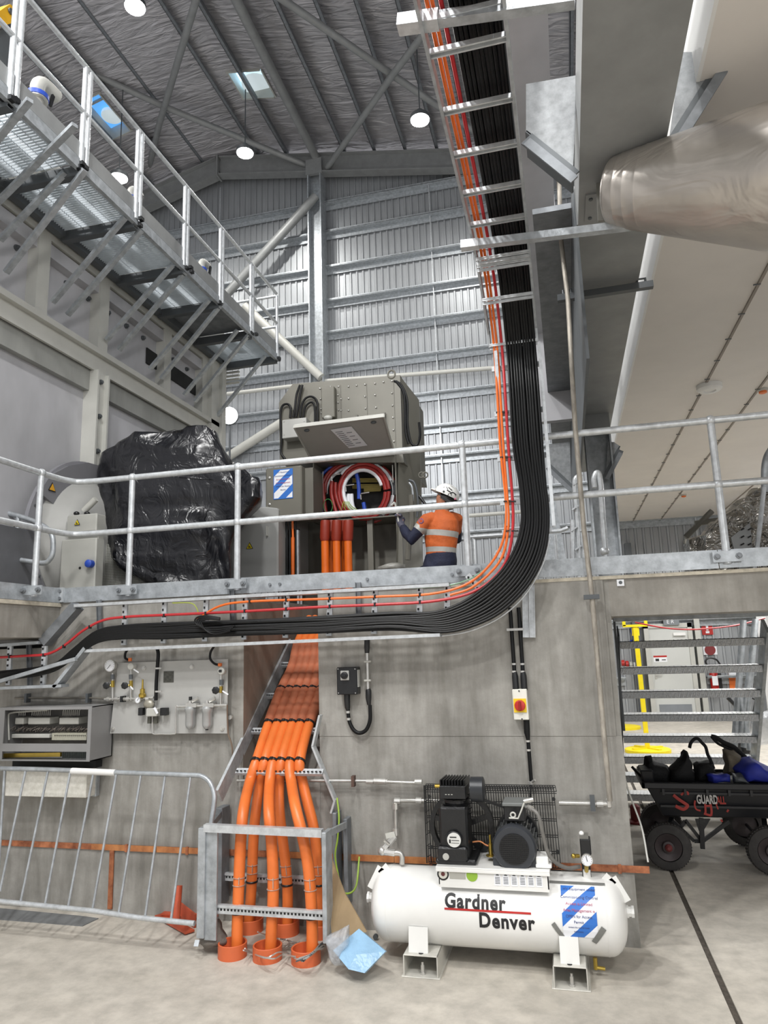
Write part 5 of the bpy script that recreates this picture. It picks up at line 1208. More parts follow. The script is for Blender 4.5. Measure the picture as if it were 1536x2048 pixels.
for (a, c) in (((473, 1543), (648, 1540)), ((505, 1462), (640, 1460)), ((528, 1392), (638, 1390)), ((556, 1330), (638, 1328))):
    A, B = PL(*a), PL(*c); B.y = A.y; B.z = A.z; k = MB(); k.bar(A, B, .045, .022, up=nS); r_ = k.build('rung', GALVB, lc)
    k = MB()
    for t in range(22): p = A.lerp(B, (t+.5)/22); k.cbox(p+nS*.012+V((0, -.012, 0)), .014, .012, .006)
    k.build('rung_slots', DARK, r_)
ff = E('floor_frame', 'galvanized four-post floor frame guarding the orange conduits', 'frame', PY(520, 1880, 4.6))
def post(xt, yt, xb, yb, Y_, w_, m=GALV, nm='post'):
    A = PY(xt, yt, Y_); B = PY(xb, yb, Y_); x = (A.x+B.x)/2; return MB().box(x-w_/2, x+w_/2, Y_-.02, Y_+.1, max(B.z, .0), A.z).build(nm, m, ff, bevel=.003), x, A.z
_, xA, zA = post(406, 1655, 403, 1875, 4.40, .05); MB().box(xA+.02, xA+.1, 4.40, 4.415, PY(410, 1880, 4.4).z, zA).build('post_web', GALV, ff)
_, xB, zB_ = post(651, 1664, 650, 1885, 4.40, .028)
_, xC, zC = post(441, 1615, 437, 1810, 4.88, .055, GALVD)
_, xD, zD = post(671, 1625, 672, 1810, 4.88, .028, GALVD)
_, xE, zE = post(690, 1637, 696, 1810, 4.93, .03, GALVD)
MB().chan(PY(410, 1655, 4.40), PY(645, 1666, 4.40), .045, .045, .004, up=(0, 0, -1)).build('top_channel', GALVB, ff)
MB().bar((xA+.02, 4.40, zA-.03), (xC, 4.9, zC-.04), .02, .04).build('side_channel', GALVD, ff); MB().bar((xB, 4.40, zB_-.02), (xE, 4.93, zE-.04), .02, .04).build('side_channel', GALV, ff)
for (a, c, Y_) in (((407, 1815), (648, 1832), 4.44), ((446, 1752), (662, 1765), 4.93)):
    A, B = PY(*a, Y_), PY(*c, Y_); B.z = A.z; k = MB(); k.bar(A, B, .03, .05); k.bar(A+V((0, -.012, .02)), B+V((0, -.012, .02)), .02, .016); r_ = k.build('slotted_rung', GALVB, ff)
    k = MB()
    for t in range(34): k.cbox(A.lerp(B, (t+.5)/34)+V((0, -.0155, 0)), .012, .003, .012)
    k.build('rung_slots', DARK, r_)
MB().bar(PY(395, 1880, 4.36), PY(392, 1893, 4.34), .03, .006).build('foot', GALV, ff)
gw = E('earth_lead', 'green and yellow earth wire hanging beside the frame', 'wire', PY(670, 1640, 4.8))
MB().tube(smooth_path([PY(*zc(825, 970), 4.86), PY(*zc(836, 1080), 4.82), PY(*zc(828, 1200), 4.8), PY(*zc(815, 1300), 4.8), PY(*zc(840, 1440), 4.8), PY(*zc(870, 1505), 4.8), PY(*zc(930, 1470), 4.85), PY(*zc(950, 1300), 4.95)]), .006, 8).build('wire_run', mat('yellow_green', '#8fae3c', .5, 0, 0), gw, True)
# loose silver wires by the collars
lw = E('loose_wires', 'tangle of silver and grey wires trailing between the floor collars', 'wires', (-1.7, 4.4, 0))
rd = random.Random(3)
for pth in ([(308, 1815, .1), (350, 1840, .02), (380, 1855, .02), (430, 1868, .09), (500, 1835, .1), (560, 1845, .02), (590, 1870, .08), (640, 1880, .09)], [(300, 1825, .1), (340, 1838, .02), (400, 1860, .09), (470, 1872, .09), (520, 1850, .06), (590, 1860, .09)], [(380, 1722, .1), (430, 1740, .03), (470, 1755, .02), (540, 1765, .1)], [(500, 1760, .1), (560, 1772, .02), (620, 1790, .02)]):
    k = MB(); k.tube(smooth_path([PZ(*zc(x, y), z) for x, y, z in pth]), .0045, 6); k.build('wire_run', SS, lw, True)
for i in range(9):
    k = MB(); k.tube(smooth_path([PZ(*zc(610+rd.uniform(-15, 40), 1880+rd.uniform(-10, 10)), .09), PZ(*zc(665+i*4, 1862-i*4), .12), PZ(*zc(735+rd.uniform(-6, 10), 1800+rd.uniform(-18, 18)), .05+rd.uniform(0, .04)), PZ(*zc(760, 1790+rd.uniform(-15, 15)), .02)], 4), .005, 6)
    k.build('wire_run', STEELD if i % 2 else SS, lw, True)
for i in range(14):
    k = MB(); x = rd.uniform(470, 600); y = rd.uniform(1780, 1835); k.tube(smooth_path([PZ(*zc(x, y), .008), PZ(*zc(x+rd.uniform(10, 40), y+rd.uniform(-20, 20)), .03), PZ(*zc(x+rd.uniform(40, 80), y+rd.uniform(-20, 25)), .006)], 3), .0018, 5); k.build('wire_strand', SS, lw, True)
# ================================================================ ITEMS ON THE FLOOR
def sheet(pts, nm, m, lab, cat, t=.004, up=(0, 0, 1)):
    return MB().prism(pts, V(up)*t).build(nm, m, None, label=lab, cat=cat)
tb = E('tan_board', 'tall triangular tan board leaning beside the frame post', 'board', PY(680, 1860, 4.5))
MB().prism([PY(649, 1708, 4.62), PY(657, 1700, 4.62), PY(661, 1712, 4.62), PY(690, 1788, 4.5), PY(733, 1864, 4.42), PY(664, 1876, 4.42)], (0, .012, 0)).build('board_face', WOODY, tb)
bl = E('blue_plastic_sheet', 'folded pale blue plastic sheet resting on the floor in front of the compressor', 'plastic sheet', PZ(712, 1915, 0))
def zf(x, y): return 380+x/3.657, 1640+y/3.657
A = [PY(*zf(1235, 795), 4.42), PY(*zf(1430, 960), 4.33), PY(*zf(1275, 1120), 4.22), PY(*zf(1160, 1092), 4.22), PY(*zf(1046, 955), 4.3), PY(*zf(1215, 985), 4.26)]
k = MB(); k.add([p+V((0, 0, max(0, .004-p.z))) for p in A], [(0, 5, 1), (1, 5, 2), (2, 5, 3), (3, 5, 4), (4, 5, 0)])
k.add([p+V((.0, .03, -.012)) for p in A], [(0, 1, 5), (1, 2, 5), (2, 3, 5), (3, 4, 5), (4, 0, 5)]); n0 = 0
k.f += [[a, (a+1) % 5, 6+(a+1) % 5, 6+a] for a in range(5)]; k.m += [0]*5
k.build('sheet_body', BLUEF, bl)
pb = E('clear_plastic_bag', 'crumpled clear plastic bag with dark wires beside the blue sheet', 'bag', PZ(670, 1920, 0))
def blob(poly, Y_, dep, nm, m, par, amp=.012, fx=9, rows=6):
    P_ = [PY(a, c, Y_) for a, c in poly]; n = len(P_); vs = []; fs = []; cen = sum(P_, V((0, 0, 0)))/n
    for r_ in range(rows+1):
        t = r_/rows; sc = math.sin(math.pi*(.12+.76*t))**.5
        for p in P_:
            q = cen+(p-cen)*sc+V((0, dep*(t-.3), 0)); q += V(noise.noise_vector(q*fx))*amp; q.z = max(q.z, .003) if cen.z < 1 else q.z; vs.append(q)
    for r_ in range(rows):
        for i in range(n): fs.append((r_*n+i, r_*n+(i+1) % n, (r_+1)*n+(i+1) % n, (r_+1)*n+i))
    fs += [list(range(n))[::-1], list(range(rows*n, rows*n+n))]
    o = MB().add(vs, fs).build(nm, m, par, True); a_ = o.data.attributes.get('sharp_edge')
    if a_: o.data.attributes.remove(a_)
    return o
blob(dens([zf(975, 870), zf(1080, 830), zf(1165, 785), zf(1150, 900), zf(1120, 960), zf(1120, 1070), zf(1060, 1085), zf(1020, 1010)], 3), 4.3, .12, 'bag_film', GLASSY, pb, .02, 12)
rk = E('grey_rock', 'rough grey lump of rock beside the left frame post', 'rock', PZ(425, 1885, 0))
blob(dens([zf(165, 735), (432, 1850), zf(235, 860), zf(240, 910), zf(100, 935), zf(60, 900), zf(65, 830), zf(110, 800)], 2), 4.47, .16, 'rock_body', ROCK, rk, .03, 14)
stn = E('orange_base_stand', 'orange red metal stand with a round stub lying behind the barrier', 'stand', PZ(345, 1830, 0))
def zg(x, y): return x/3.2, 1500+y/3.2
OB = mat('red_orange_paint', '#b65236', .5, .05, .12, 12)
MB().cyl(PY(*zg(1125, 1100), 4.62), PY(*zg(1142, 868), 4.66), .027, 16).build('stub_tube', OB, stn, True)
k = MB(); a = PZ(*zg(1020, 1055), .015); c = PZ(*zg(1215, 1165), .015); k.bar(a, c, .07, .012); k.bar(PZ(*zg(1040, 1045), .03), PZ(*zg(1390, 1065), .03), .05, .012); k.bar(PZ(*zg(1150, 1020), .06), PZ(*zg(1250, 1100), .04), .012, .1)
k.build('base_plate', OB, stn)
MB().lathe(PZ(*zg(1045, 1058), .02), (0, 0, 1), [(0, .012), (.006, .012)], 10).build('bolt_hole', DARK, stn)
mt_ = MB().prism([PZ(-60, 1835, 0), PZ(165, 1853, 0), PZ(197, 1838, 0), PZ(160, 1833, 0), PZ(-60, 1812, 0)], (0, 0, .006)).build('floor_sheet', mat('mid_grey_sheet', '#6f7172', .7, 0, .15, 8), None, label='flat dark grey sheet lying on the floor under the barrier', cat='sheet')
MB().lathe(PZ(752, 1872, .02), (0, -1, .0), [(0, .016), (.02, .016), (.02, .01)], 10).build('loose_fitting', STEELD, None, True, label='small dark round fitting on the floor left of the tank', cat='fitting')
# crowd barrier: leaning, in its own plane
cb = E('crowd_barrier', 'galvanized crowd barrier leaning to the wall at left', 'barrier', PY(200, 1820, 4.55))
tl_, bl_ = PY(0, 1540, 4.55), PY(0, 1805, 4.42)
def BP(x, y):  # leaning plane: foot 4.42 -> top 4.66
    z0, z1 = .06, 1.02; p = PY(x, y, 4.5)
    for _ in range(4):
        Yq = 4.38+.22*(p.z/1.0); p = PY(x, y, Yq)
    return p
top = [BP(*zg(x, y)) for x, y in ((-200, 108), (0, 118), (300, 125), (740, 143), (1200, 160), (1290, 168), (1345, 210), (1372, 290), (1365, 380), (1350, 480), (1330, 640))]
MB().tube(smooth_path(top, 5), .0165, 10).build('frame_tube', GALV, cb, True)
MB().tube([BP(*zg(x, y)) for x, y in ((-200, 945), (0, 968), (600, 1030), (900, 1075), (1245, 1110))], .0165, 10).build('frame_tube', GALVB, cb, True)
for xt, yt, xb, yb in ((-120, 115, -160, 950), (30, 122, -20, 955), (165, 128, 0, 905), (308, 132, 132, 975), (450, 140, 288, 992), (598, 150, 435, 1010), (745, 155, 592, 1022), (902, 160, 760, 1045), (1057, 165, 930, 1060), (1220, 172, 1095, 1082)):
    MB().cyl(BP(*zg(xt, yt)), BP(*zg(xb, yb)), .0085, 8).build('bar', GALV, cb, True)
MB().cyl(BP(*zg(460, 134)), BP(*zg(738, 145)), .022, 12).build('white_sleeve', WHITEM, cb, True)
# ================================================================ MACHINES ON THE DECK
gc = E('machine_cabinet', 'large grey-beige machine cabinet with riveted panels beside the worker', 'cabinet', (-2.3, 7.2, DK))
CY = 7.2
a, c = PY(562, 808, CY), PY(806, 748, CY)
cab = [PY(558, 805, CY), PY(585, 768, CY), PY(800, 750, CY), PY(805, 905, CY), PY(808, 925, CY), PY(628, 925, CY), PY(560, 925, CY)]
MB().prism(cab, (0, 1.3, 0)).build('upper_housing', BEIGE, gc)
# right side slopes away behind the front face
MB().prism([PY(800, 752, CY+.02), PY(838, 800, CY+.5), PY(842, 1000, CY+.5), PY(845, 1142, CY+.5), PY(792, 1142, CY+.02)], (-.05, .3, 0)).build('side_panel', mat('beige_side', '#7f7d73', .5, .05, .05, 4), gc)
MB().box(cab[0].x+.1, PY(790, 1000, CY+.25).x, CY+.42, CY+1.2, DK, cab[4].z).build('rear_housing', BEIGED, gc)
# open terminal compartment
bx = [PY(627, 930, CY), PY(792, 915, CY), PY(792, 1036, CY), PY(627, 1045, CY)]
xl_, xr2 = bx[0].x, bx[1].x; zt2, zb2 = PY(700, 918, CY).z, PY(700, 1040, CY).z
k = MB(); t = .012
k.box(xl_, xl_+t, CY-.02, CY+.42, zb2, zt2); k.box(xr2-t, xr2, CY-.02, CY+.42, zb2, zt2); k.box(xl_, xr2, CY-.02, CY+.42, zb2, zb2+t); k.box(xl_, xr2, CY-.02, CY+.42, zt2-t, zt2)
k.build('compartment', BEIGE, gc)
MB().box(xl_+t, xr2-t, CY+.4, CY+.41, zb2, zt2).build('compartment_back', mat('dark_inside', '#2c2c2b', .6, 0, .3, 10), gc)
# legs and frame under it
for xp in (742, 800): A = PY(xp, 1050, CY+.1); MB().box(A.x-.03, A.x+.03, CY+.05, CY+.12, DK, PY(xp, 1036, CY).z).build('frame_leg', BEIGE, gc)
k = MB(); k.box(PY(560, 1100, CY+.3).x, PY(575, 1100, CY+.3).x, CY+.25, CY+.3, DK, cab[4].z); k.build('frame_leg', BEIGED, gc)
MB().box(PY(750, 1000, CY).x, PY(790, 1000, CY).x+.4, CY+.15, CY+.2, DK, DK+.07).build('frame_leg', BEIGED, gc)
# stand up panels, seams and rivets
for (x, y0, y1) in ((681, 770, 850), (733, 767, 840), (787, 762, 893)):
    A, B = PY(x, y0, CY-.004), PY(x+1, y1, CY-.004); MB().box(A.x-.002, A.x+.002, CY-.005, CY, B.z, A.z).build('panel_seam', BEIGED, gc)
rv = [(640, 777), (661, 773), (677, 773), (697, 773), (713, 771), (730, 769), (750, 767), (767, 764), (784, 762), (641, 798), (642, 818), (643, 826), (676, 790), (676, 805), (677, 820), (682, 798), (697, 797), (682, 821), (697, 821), (730, 793), (731, 817), (750, 790), (752, 815), (784, 786), (785, 811), (786, 835), (787, 860), (788, 883)]
for q in rv: MB().ball(PY(q[0], q[1], CY-.004), .011, n=8, m=5).build('bolt_head', SS, gc, True)
a, c = PY(647, 780, CY), PY(674, 838, CY); MB().box(a.x, c.x, CY-.08, CY, c.z, a.z).build('vertical_duct', BEIGE, gc, bevel=.008)
MB().ball(PY(656, 836, CY-.1), .05, .04, .03).build('gland_cap', LGREY, gc, True)
MB().tube([PY(783, 752, CY)+V((.04*math.cos(t_), 0, .02+.045*math.sin(t_))) for t_ in [2*math.pi*i/16 for i in range(16)]], .011, 8, closed=True).build('lifting_eye', BEIGE, gc, True)
for q in ((715, 830), (770, 825)): A = PY(*q, CY-.02); MB().box(A.x-.02, A.x+.004, CY-.03, CY, A.z-.12, A.z).build('hinge_strut', BEIGED, gc)
for pth in ([(786, 762), (800, 770), (812, 800), (813, 850), (820, 885), (832, 890), (838, 870), (836, 845)], [(790, 762), (806, 790), (809, 860), (815, 888)]):
    MB().tube(smooth_path([PY(a, c, CY+.0) for a, c in [(q[0]+2, q[1]) for q in pth]]), .014, 8).build('side_cable', CABLE, gc, True)
# black cables at top left
for pth in ([(563, 880), (561, 850), (561, 825), (565, 812), (573, 808), (580, 812), (582, 822)], [(586, 835), (590, 815), (593, 790), (600, 770)], [(592, 835), (596, 815), (600, 790), (605, 770)], [(600, 835), (603, 812), (610, 798), (621, 793), (631, 798), (635, 810), (635, 845)], [(606, 836), (610, 815), (620, 805), (628, 808), (630, 822), (630, 845)], [(563, 880), (562, 905), (570, 918)], [(580, 836), (582, 815)]):
    MB().tube(smooth_path([PY(a, c, CY-.04) for a, c in pth]), .013, 8).build('black_conduit', CABLE, gc, True)
a, c = PY(564, 840, CY-.15), PY(613, 872, CY-.15); MB().box(a.x, c.x, CY-.15, CY, c.z, a.z).build('small_box', mat('box_pale', '#aeaeaa', .45, .05, .03, 6), gc, bevel=.006)
for q in ((568, 843), (608, 842), (568, 869)): MB().lathe(PY(*q, CY-.15), (0, -1, 0), [(0, .01), (.004, .01)], 10).build('screw', SS, gc)
# lid propped open: hinged at the top of the compartment, tilted towards the camera
lid = [PY(588, 852, 6.55), PY(768, 830, 6.55), PY(787, 897, CY-.05), PY(622, 917, CY-.05)]
nl = (lid[1]-lid[0]).cross(lid[3]-lid[0]).normalized(); nl = nl if nl.y > 0 else -nl
lo = MB().prism(lid, nl*.02).build('lid', mat('lid_light', '#a5a49f', .45, .05, .03, 5), gc)
k = MB()
for i in range(4): k.bar(lid[i]-nl*.008, lid[(i+1) % 4]-nl*.008, .012, .03)
k.build('lid_rim', LGREY, lo)
def onlid(u, v): return lid[0].lerp(lid[1], u).lerp(lid[3].lerp(lid[2], u), v)-nl*.012
MB().prism([onlid(.38, .2), onlid(.62, .18), onlid(.72, .78), onlid(.5, .8)], nl*.002).build('lid_document', PAPER, lo)
k = MB()
for j in range(9):
    v = .28+j*.055; u = .41+.4*(v-.2)*.42
    k.bar(onlid(u, v)-nl*.003, onlid(u+.08, v)-nl*.003, .001, .006, up=nl); 
    if j % 2: k.bar(onlid(u+.11, v)-nl*.003, onlid(u+.17, v)-nl*.003, .001, .006, up=nl)
k.build('document_print', STEELD, lo)
for u in (.12, .87): MB().ball(onlid(u, .14), .03, .02, .015).build('lid_latch', STEELD, lo, True)
# coils of red, white and blue cable in the compartment
cc = E('coiled_cables', 'coiled red, white and blue cables hanging inside the open cabinet', 'cables', (-2.3, CY+.1, 3.3))
def ringp(cx, cy, rx, ry, a0, a1, y_, n=22): return [PY(cx+rx*math.cos(a0+(a1-a0)*i/n), cy+ry*math.sin(a0+(a1-a0)*i/n), y_) for i in range(n+1)]
for (cx, cy, rx, ry, y_, m_, a0, a1) in ((728, 983, 50, 55, .03, COILR, 0, 6.2), (727, 984, 44, 49, .02, COILR, 0, 6.2), (729, 984, 57, 58, .1, PAPER, -2.5, .9), (726, 983, 39, 43, .02, PAPER, 1.5, 6.0), (716, 978, 66, 54, .13, COILR, -3.3, -.2), (714, 980, 70, 58, .16, COILR, -3.2, .1), (712, 985, 60, 52, .18, PAPER, -3.2, -.4), (735, 985, 56, 60, .15, COILR, -1, 1.6), (708, 982, 76, 60, .2, BLUE, -3.6, -2.0)):
    MB().tube(ringp(cx, cy, rx, ry, a0, a1, CY+y_), .021 if m_ is not BLUE else .018, 8).build('coil', m_, cc, True)
for pth, m_ in (([(664, 962), (663, 985), (668, 1010), (676, 1035)], COILR), ([(671, 965), (672, 990), (680, 1015), (690, 1032)], COILR), ([(646, 968), (648, 1000), (652, 1030)], COILR), ([(697, 988), (697, 1005), (703, 1022), (712, 1030)], PAPER), ([(703, 988), (704, 1005), (708, 1018), (720, 1030)], PAPER), ([(712, 945), (716, 960), (718, 980), (718, 998)], BLUE), ([(727, 1005), (730, 1022), (732, 1032)], BLUE), ([(640, 975), (644, 1035)], BLUE)):
    MB().tube(smooth_path([PY(a, c, CY+.06) for a, c in pth]), .022, 8).build('cable_tail', m_, cc, True)
for i in range(7): MB().cyl(PY(705, 958+i*3, CY+.33), PY(764, 957+i*3, CY+.33), .009, 6).build('yellow_wire', mat('straw', '#b8a860', .5, 0, .1, 8), cc, True) if i != 3 else None
for i in range(5): MB().cyl(PY(728, 973+i*2.5, CY+.3), PY(762, 971+i*2.5, CY+.3), .008, 6).build('yellow_wire', MC['straw'], cc, True)
for q in ((664, 962), (692, 983), (722, 999)):
    p = PY(*q, CY-.0); MB().tube([p, p+V((0, -.01, .05)), p+V((.01, -.02, .06)), p+V((.1, -.02, .065))], .007, 8).build('steel_hook', SS, cc, True)
for i in range(5): MB().tube(smooth_path([PY(687+i*2.5, 1003, CY+.0), PY(685+i*4.5, 1012, CY-.02), PY(683+i*8, 1020, CY)]), .004, 6).build('earth_wire', MC['yellow_green'], cc, True)
MB().tube(ringp(656, 1012, 9, 14, 0, 6.2, CY), .004, 6).build('green_loop', GREENT, cc, True)
for (a, c) in (((646, 943), (641, 1030)), ((785, 930), (786, 965))): MB().cyl(PY(*a, CY+.05), PY(*c, CY+.05), .006, 6).build('wire', LGREY, cc, True)
k = MB(); a, c = PY(776, 962, CY+.1), PY(792, 990, CY+.1); k.box(a.x, c.x, CY+.08, CY+.14, c.z, a.z); k.build('terminal_block', BLACKP, cc)
# orange conduits with dark red boots under the compartment
for i, (x, dy) in enumerate(((651, 0), (674, .0), (697, 0), (690, .22), (664, .22))):
    o = E('booted_conduit', ['left orange pipe with red boot under the open cabinet', 'centre orange pipe with red boot under the open cabinet', 'right orange pipe with red boot under the open cabinet', 'rear right orange pipe with red boot behind the front row', 'rear left orange pipe with red boot behind the front row'][i], 'pipe', PY(x, 1140, 6.95+dy), group='booted orange pipes under the cabinet')
    A = PY(x, 1045, 6.95+dy); B = PY(x-1, 1082, 6.95+dy); D_ = PY(x-3, 1150, 6.95+dy)
    MB().tube([A+V((0, 0, .02)), A, B+V((0, 0, .03)), B], [.05, .054, .054, .046], 18).build('rubber_boot', DRED, o, True)
    MB().cyl(B, V((B.x, B.y, DK-.05)), .041, 18).build('pipe_body', ORCAB, o, True)
# control box with blue striped notice
cbx = E('control_box', 'grey control box with a blue striped notice mounted left of the open cabinet', 'control box', PY(580, 990, 6.9))
a, c = PY(531, 937, 6.75), PY(604, 1033, 6.75)
MB().box(a.x, c.x, 6.75, 7.05, c.z, a.z).build('box_body', BEIGE, cbx, bevel=.012)
MB().box(a.x+.02, c.x+.09, 6.85, 7.15, c.z+.01, a.z-.01).build('box_rear', BEIGED, cbx)
for y_ in (956, 1009): MB().lathe(PY(539, y_, 6.75), (0, -1, 0), [(0, .014), (.008, .014), (.01, .008)], 12).build('lock', SS, cbx)
nx0, nx1 = PY(547, 940, 6.745), PY(586, 996, 6.745)
ns_ = striped('notice_sheet', [PAPER, PBLUE], cbx, lambda u, v: V((nx0.x+(nx1.x-nx0.x)*u, 6.744, nx0.z+(nx1.z-nx0.z)*v)), border=.03)
for j_, s in enumerate(('HV Equipment', 'Commissioning Control', 'Access is Limited', 'Area Management', 'OPEN for Access', 'Permit')):
    text(s, .022, MC['notice_red'] if j_ in (2, 3) else MC['notice_ink'], ns_, MW(((nx0.x+nx1.x)/2, 6.741, nx0.z-.04-j_*.038)), 'notice_text', ext=.0003, align='CENTER')
for pth in ([(548, 1050), (541, 1065), (540, 1080), (546, 1090), (556, 1090), (560, 1075)],): MB().tube(smooth_path([PY(a, c, 6.9) for a, c in pth]), .012, 8).build('hanging_cable', CABLE, cbx, True)
for i in range(6): MB().cyl(PY(561+i*6, 1042, 6.9), PY(562+i*6, 1075, 6.9), .012, 8).cyl(PY(562+i*6, 1075, 6.9), PY(562+i*6, 1150, 6.9), .015 if i != 4 else .02, 8).build('black_drop', CABLE if i not in (1, 4) else (LGREY if i == 1 else ORCAB), cbx, True)
MB().box(PY(556, 1060, 6.98).x, PY(598, 1060, 6.98).x, 6.98, 7.0, DK, PY(570, 1060, 6.98).z).build('tray_back', DARK, cbx)
MB().box(PY(560, 1060, 6.86).x-.01, PY(560, 1060, 6.86).x+.01, 6.86, 6.9, DK, PY(562, 1075, 6.86).z).build('tray_edge', GALV, cbx)
MB().box(PY(595, 1060, 6.86).x-.01, PY(595, 1060, 6.86).x+.01, 6.86, 6.9, DK, PY(594, 1060, 6.86).z).build('tray_edge', GALV, cbx)
# pale housing to the left of the control box
gh = E('pale_housing', 'smooth pale grey housing with a yellow warning triangle under the control box', 'housing', PY(500, 1100, 6.7))
hp_ = [PY(452, 1019, 6.7), PY(530, 1013, 6.7), PY(556, 1016, 6.7), PY(556, 1160, 6.7), PY(456, 1168, 6.7)]
MB().prism(hp_, (0, .9, 0)).build('housing_body', mat('housing_grey', '#a5a6a4', .42, .05, .03, 4), gh, bevel=.015)
def tri(px_, py_, Y_, s_, par, m2='warn_yellow', fc='#e0c81e'):
    p = PY(px_, py_, Y_); k = MB(); k.prism([p+V((-s_, 0, -s_*.75)), p+V((s_, 0, -s_*.75)), p+V((0, 0, s_))], (0, .004, 0)); o = k.build('warning_sign', INK, par)
    k = MB(); k.prism([p+V((-s_*.78, -.002, -s_*.62)), p+V((s_*.78, -.002, -s_*.62)), p+V((0, -.002, s_*.75))], (0, .002, 0)); k.build('sign_face', mat(m2, fc, .5, 0, 0), o)
    k = MB(); k.cbox(p+V((s_*.05, -.004, -s_*.3)), s_*.7, .002, s_*.22); k.cbox(p+V((-s_*.1, -.004, -s_*.02)), s_*.16, .002, s_*.4); k.build('sign_symbol', INK, o)
tri(499, 1092, 6.69, .04, gh)
for x_ in (463, 534): A = PY(x_, 1062, 6.68); MB().box(A.x-.007, A.x+.007, 6.67, 6.7, A.z-.05, A.z+.05).build('handle', LGREY, gh)
# black tarpaulin over a machine
tp = E('tarpaulin', 'black plastic sheet draped over a machine behind the handrail', 'tarpaulin', PY(340, 1160, 6.0))
lv = [(862, 345, 420), (869, 272, 442), (885, 236, 460), (902, 200, 478), (915, 194, 495), (940, 192, 515), (970, 190, 526), (1000, 189, 522), (1035, 189, 492), (1060, 189, 472), (1085, 190, 465), (1110, 210, 463), (1135, 250, 463), (1164, 298, 464)]
n = 64; vs = []; fs = []
for j_, (yy, xl0, xr0) in enumerate(lv):
    for sub in range(3 if j_ < len(lv)-1 else 1):
        t = sub/3; nx = lv[min(j_+1, len(lv)-1)]
        y__ = yy+(nx[0]-yy)*t; a_, b_ = xl0+(nx[1]-xl0)*t, xr0+(nx[2]-xr0)*t
        A, B = PY(a_, y__+(4 if a_ < 300 else 0), 6.02), PY(b_, y__+(22 if b_ > 440 and y__ < 960 else 0), 6.02)
        cx, hw = (A.x+B.x)/2, (B.x-A.x)/2
        for i in range(n):
            th = 2*math.pi*i/n; ct, st = math.cos(th), math.sin(th)
            sx_ = math.copysign(abs(ct)**.38, ct); sy_ = math.copysign(abs(st)**.5, st)
            u = (sx_+1)/2; p = V((cx+hw*sx_, 6.2+(.3+.05*j_/12)*sy_, A.z+(B.z-A.z)*u))
            fold = noise.noise(V((p.x*2.4, 0, p.z*.7+3)))*.13+noise.noise(V((p.x*8+p.z*2, 1, p.z*1.6)))*.06+noise.noise(V((p.x*14, p.z*11, 2)))*.016
            if sy_ < .2: p.y += fold*1.2
            if sx_ > 0: p.x *= 1+(p.y/6.02-1)*min(1, sx_*1.6)
            p.x += noise.noise(V((p.z*4, p.y*3, 7)))*.03; p.z += noise.noise(V((p.x*5, 4, p.y*6)))*max(.01, .05-.006*j_)
            vs.append(p)
rows = len(vs)//n
for r_ in range(rows-1):
    for i in range(n): fs.append((r_*n+i, r_*n+(i+1) % n, (r_+1)*n+(i+1) % n, (r_+1)*n+i))
tc_ = sum(vs[:n], V((0, 0, 0)))/n+V((0, 0, .02)); vs.append(tc_); fs += [(len(vs)-1, (i+1) % n, i) for i in range(n)]
fs.append(list(range((rows-1)*n, rows*n)))
MB().add(vs, fs).build('sheet_folds', TARP, tp, True)
# mesh sided unit under it
mu = E('mesh_unit', 'pale unit with a fine wire mesh front below the black sheet', 'unit', PY(240, 1140, 6.5))
a, c = PY(190, 1085, 5.95), PY(310, 1180, 5.95); MB().box(a.x, PY(204, 1100, 5.95).x, 5.95, 6.15, DK, a.z).build('frame', LGREY, mu)
MB().box(a.x+.05, c.x, 5.98, 6.15, DK, a.z).build('mesh_backing', mat('mesh_grey', '#77776f', .6, .1, .1, 20), mu)
k = MB(); x = a.x+.07
while x < c.x: k.box(x, x+.004, 5.97, 5.975, DK, a.z-.02); x += .016
z = DK
while z < a.z-.02: k.box(a.x+.07, c.x, 5.968, 5.974, z, z+.004); z += .016
k.build('wire_mesh', LGREY, mu, kind='stuff')
# round end generator at the left
gcn = V((LX, 6.1, 2.95)); gr_ = .72
ge = E('generator_end', 'round bolted end casing bulging from the left machine wall above the deck', 'machine', gcn)
MB().lathe(gcn, (1, 0, 0), [(-.1, gr_), (.03, gr_), (.06, gr_*.9), (.2, gr_*.8), (.3, gr_*.55), (.34, .1)], 48).build('end_casing', mat('casing_pale', '#a3a3a0', .4, .08, .06, 3), ge, True)
MB().lathe(gcn, (1, 0, 0), [(-.02, gr_*1.18), (.02, gr_*1.18)], 56).build('casing_flange', mat('casing_dark', '#85858a', .45, .1, .05, 3), ge, True)
for i in range(30):
    a_ = math.pi*(.1+i*.06)
    for rr_ in (1.04, 1.12): MB().lathe(gcn+V((.02, -gr_*rr_*math.cos(a_+(.03 if rr_ > 1.1 else 0)), gr_*rr_*math.sin(a_+(.03 if rr_ > 1.1 else 0)))), (1, 0, 0), [(0, .012), (.015, .012)], 6).build('flange_bolt', STEELD, ge)
gp = [PX(x, y, LX+.01) for x, y in ((70, 985), (92, 952), (130, 932), (168, 926), (190, 932), (196, 985), (150, 1000), (110, 1020))]
MB().prism(gp, (.05, 0, 0)).build('guard_plate', mat('guard_grey', '#77777b', .5, .1, .05, 3), ge)
pq = PX(104, 975, LX+.065); k = MB(); k.prism([pq+V((0, -.05, -.035)), pq+V((0, .05, -.035)), pq+V((0, 0, .05))], (.004, 0, 0)); o = k.build('warning_sign', INK, ge)
k = MB(); k.prism([pq+V((.005, -.038, -.028)), pq+V((.005, .038, -.028)), pq+V((.005, 0, .037))], (.002, 0, 0)); k.build('sign_face', mat('warn_orange', '#d09a2a', .5, 0, 0), o)
pc = E('pale_cabinet', 'pale grey steel cabinet with a warning triangle left of the black sheet', 'cabinet', PY(155, 1150, 5.5))
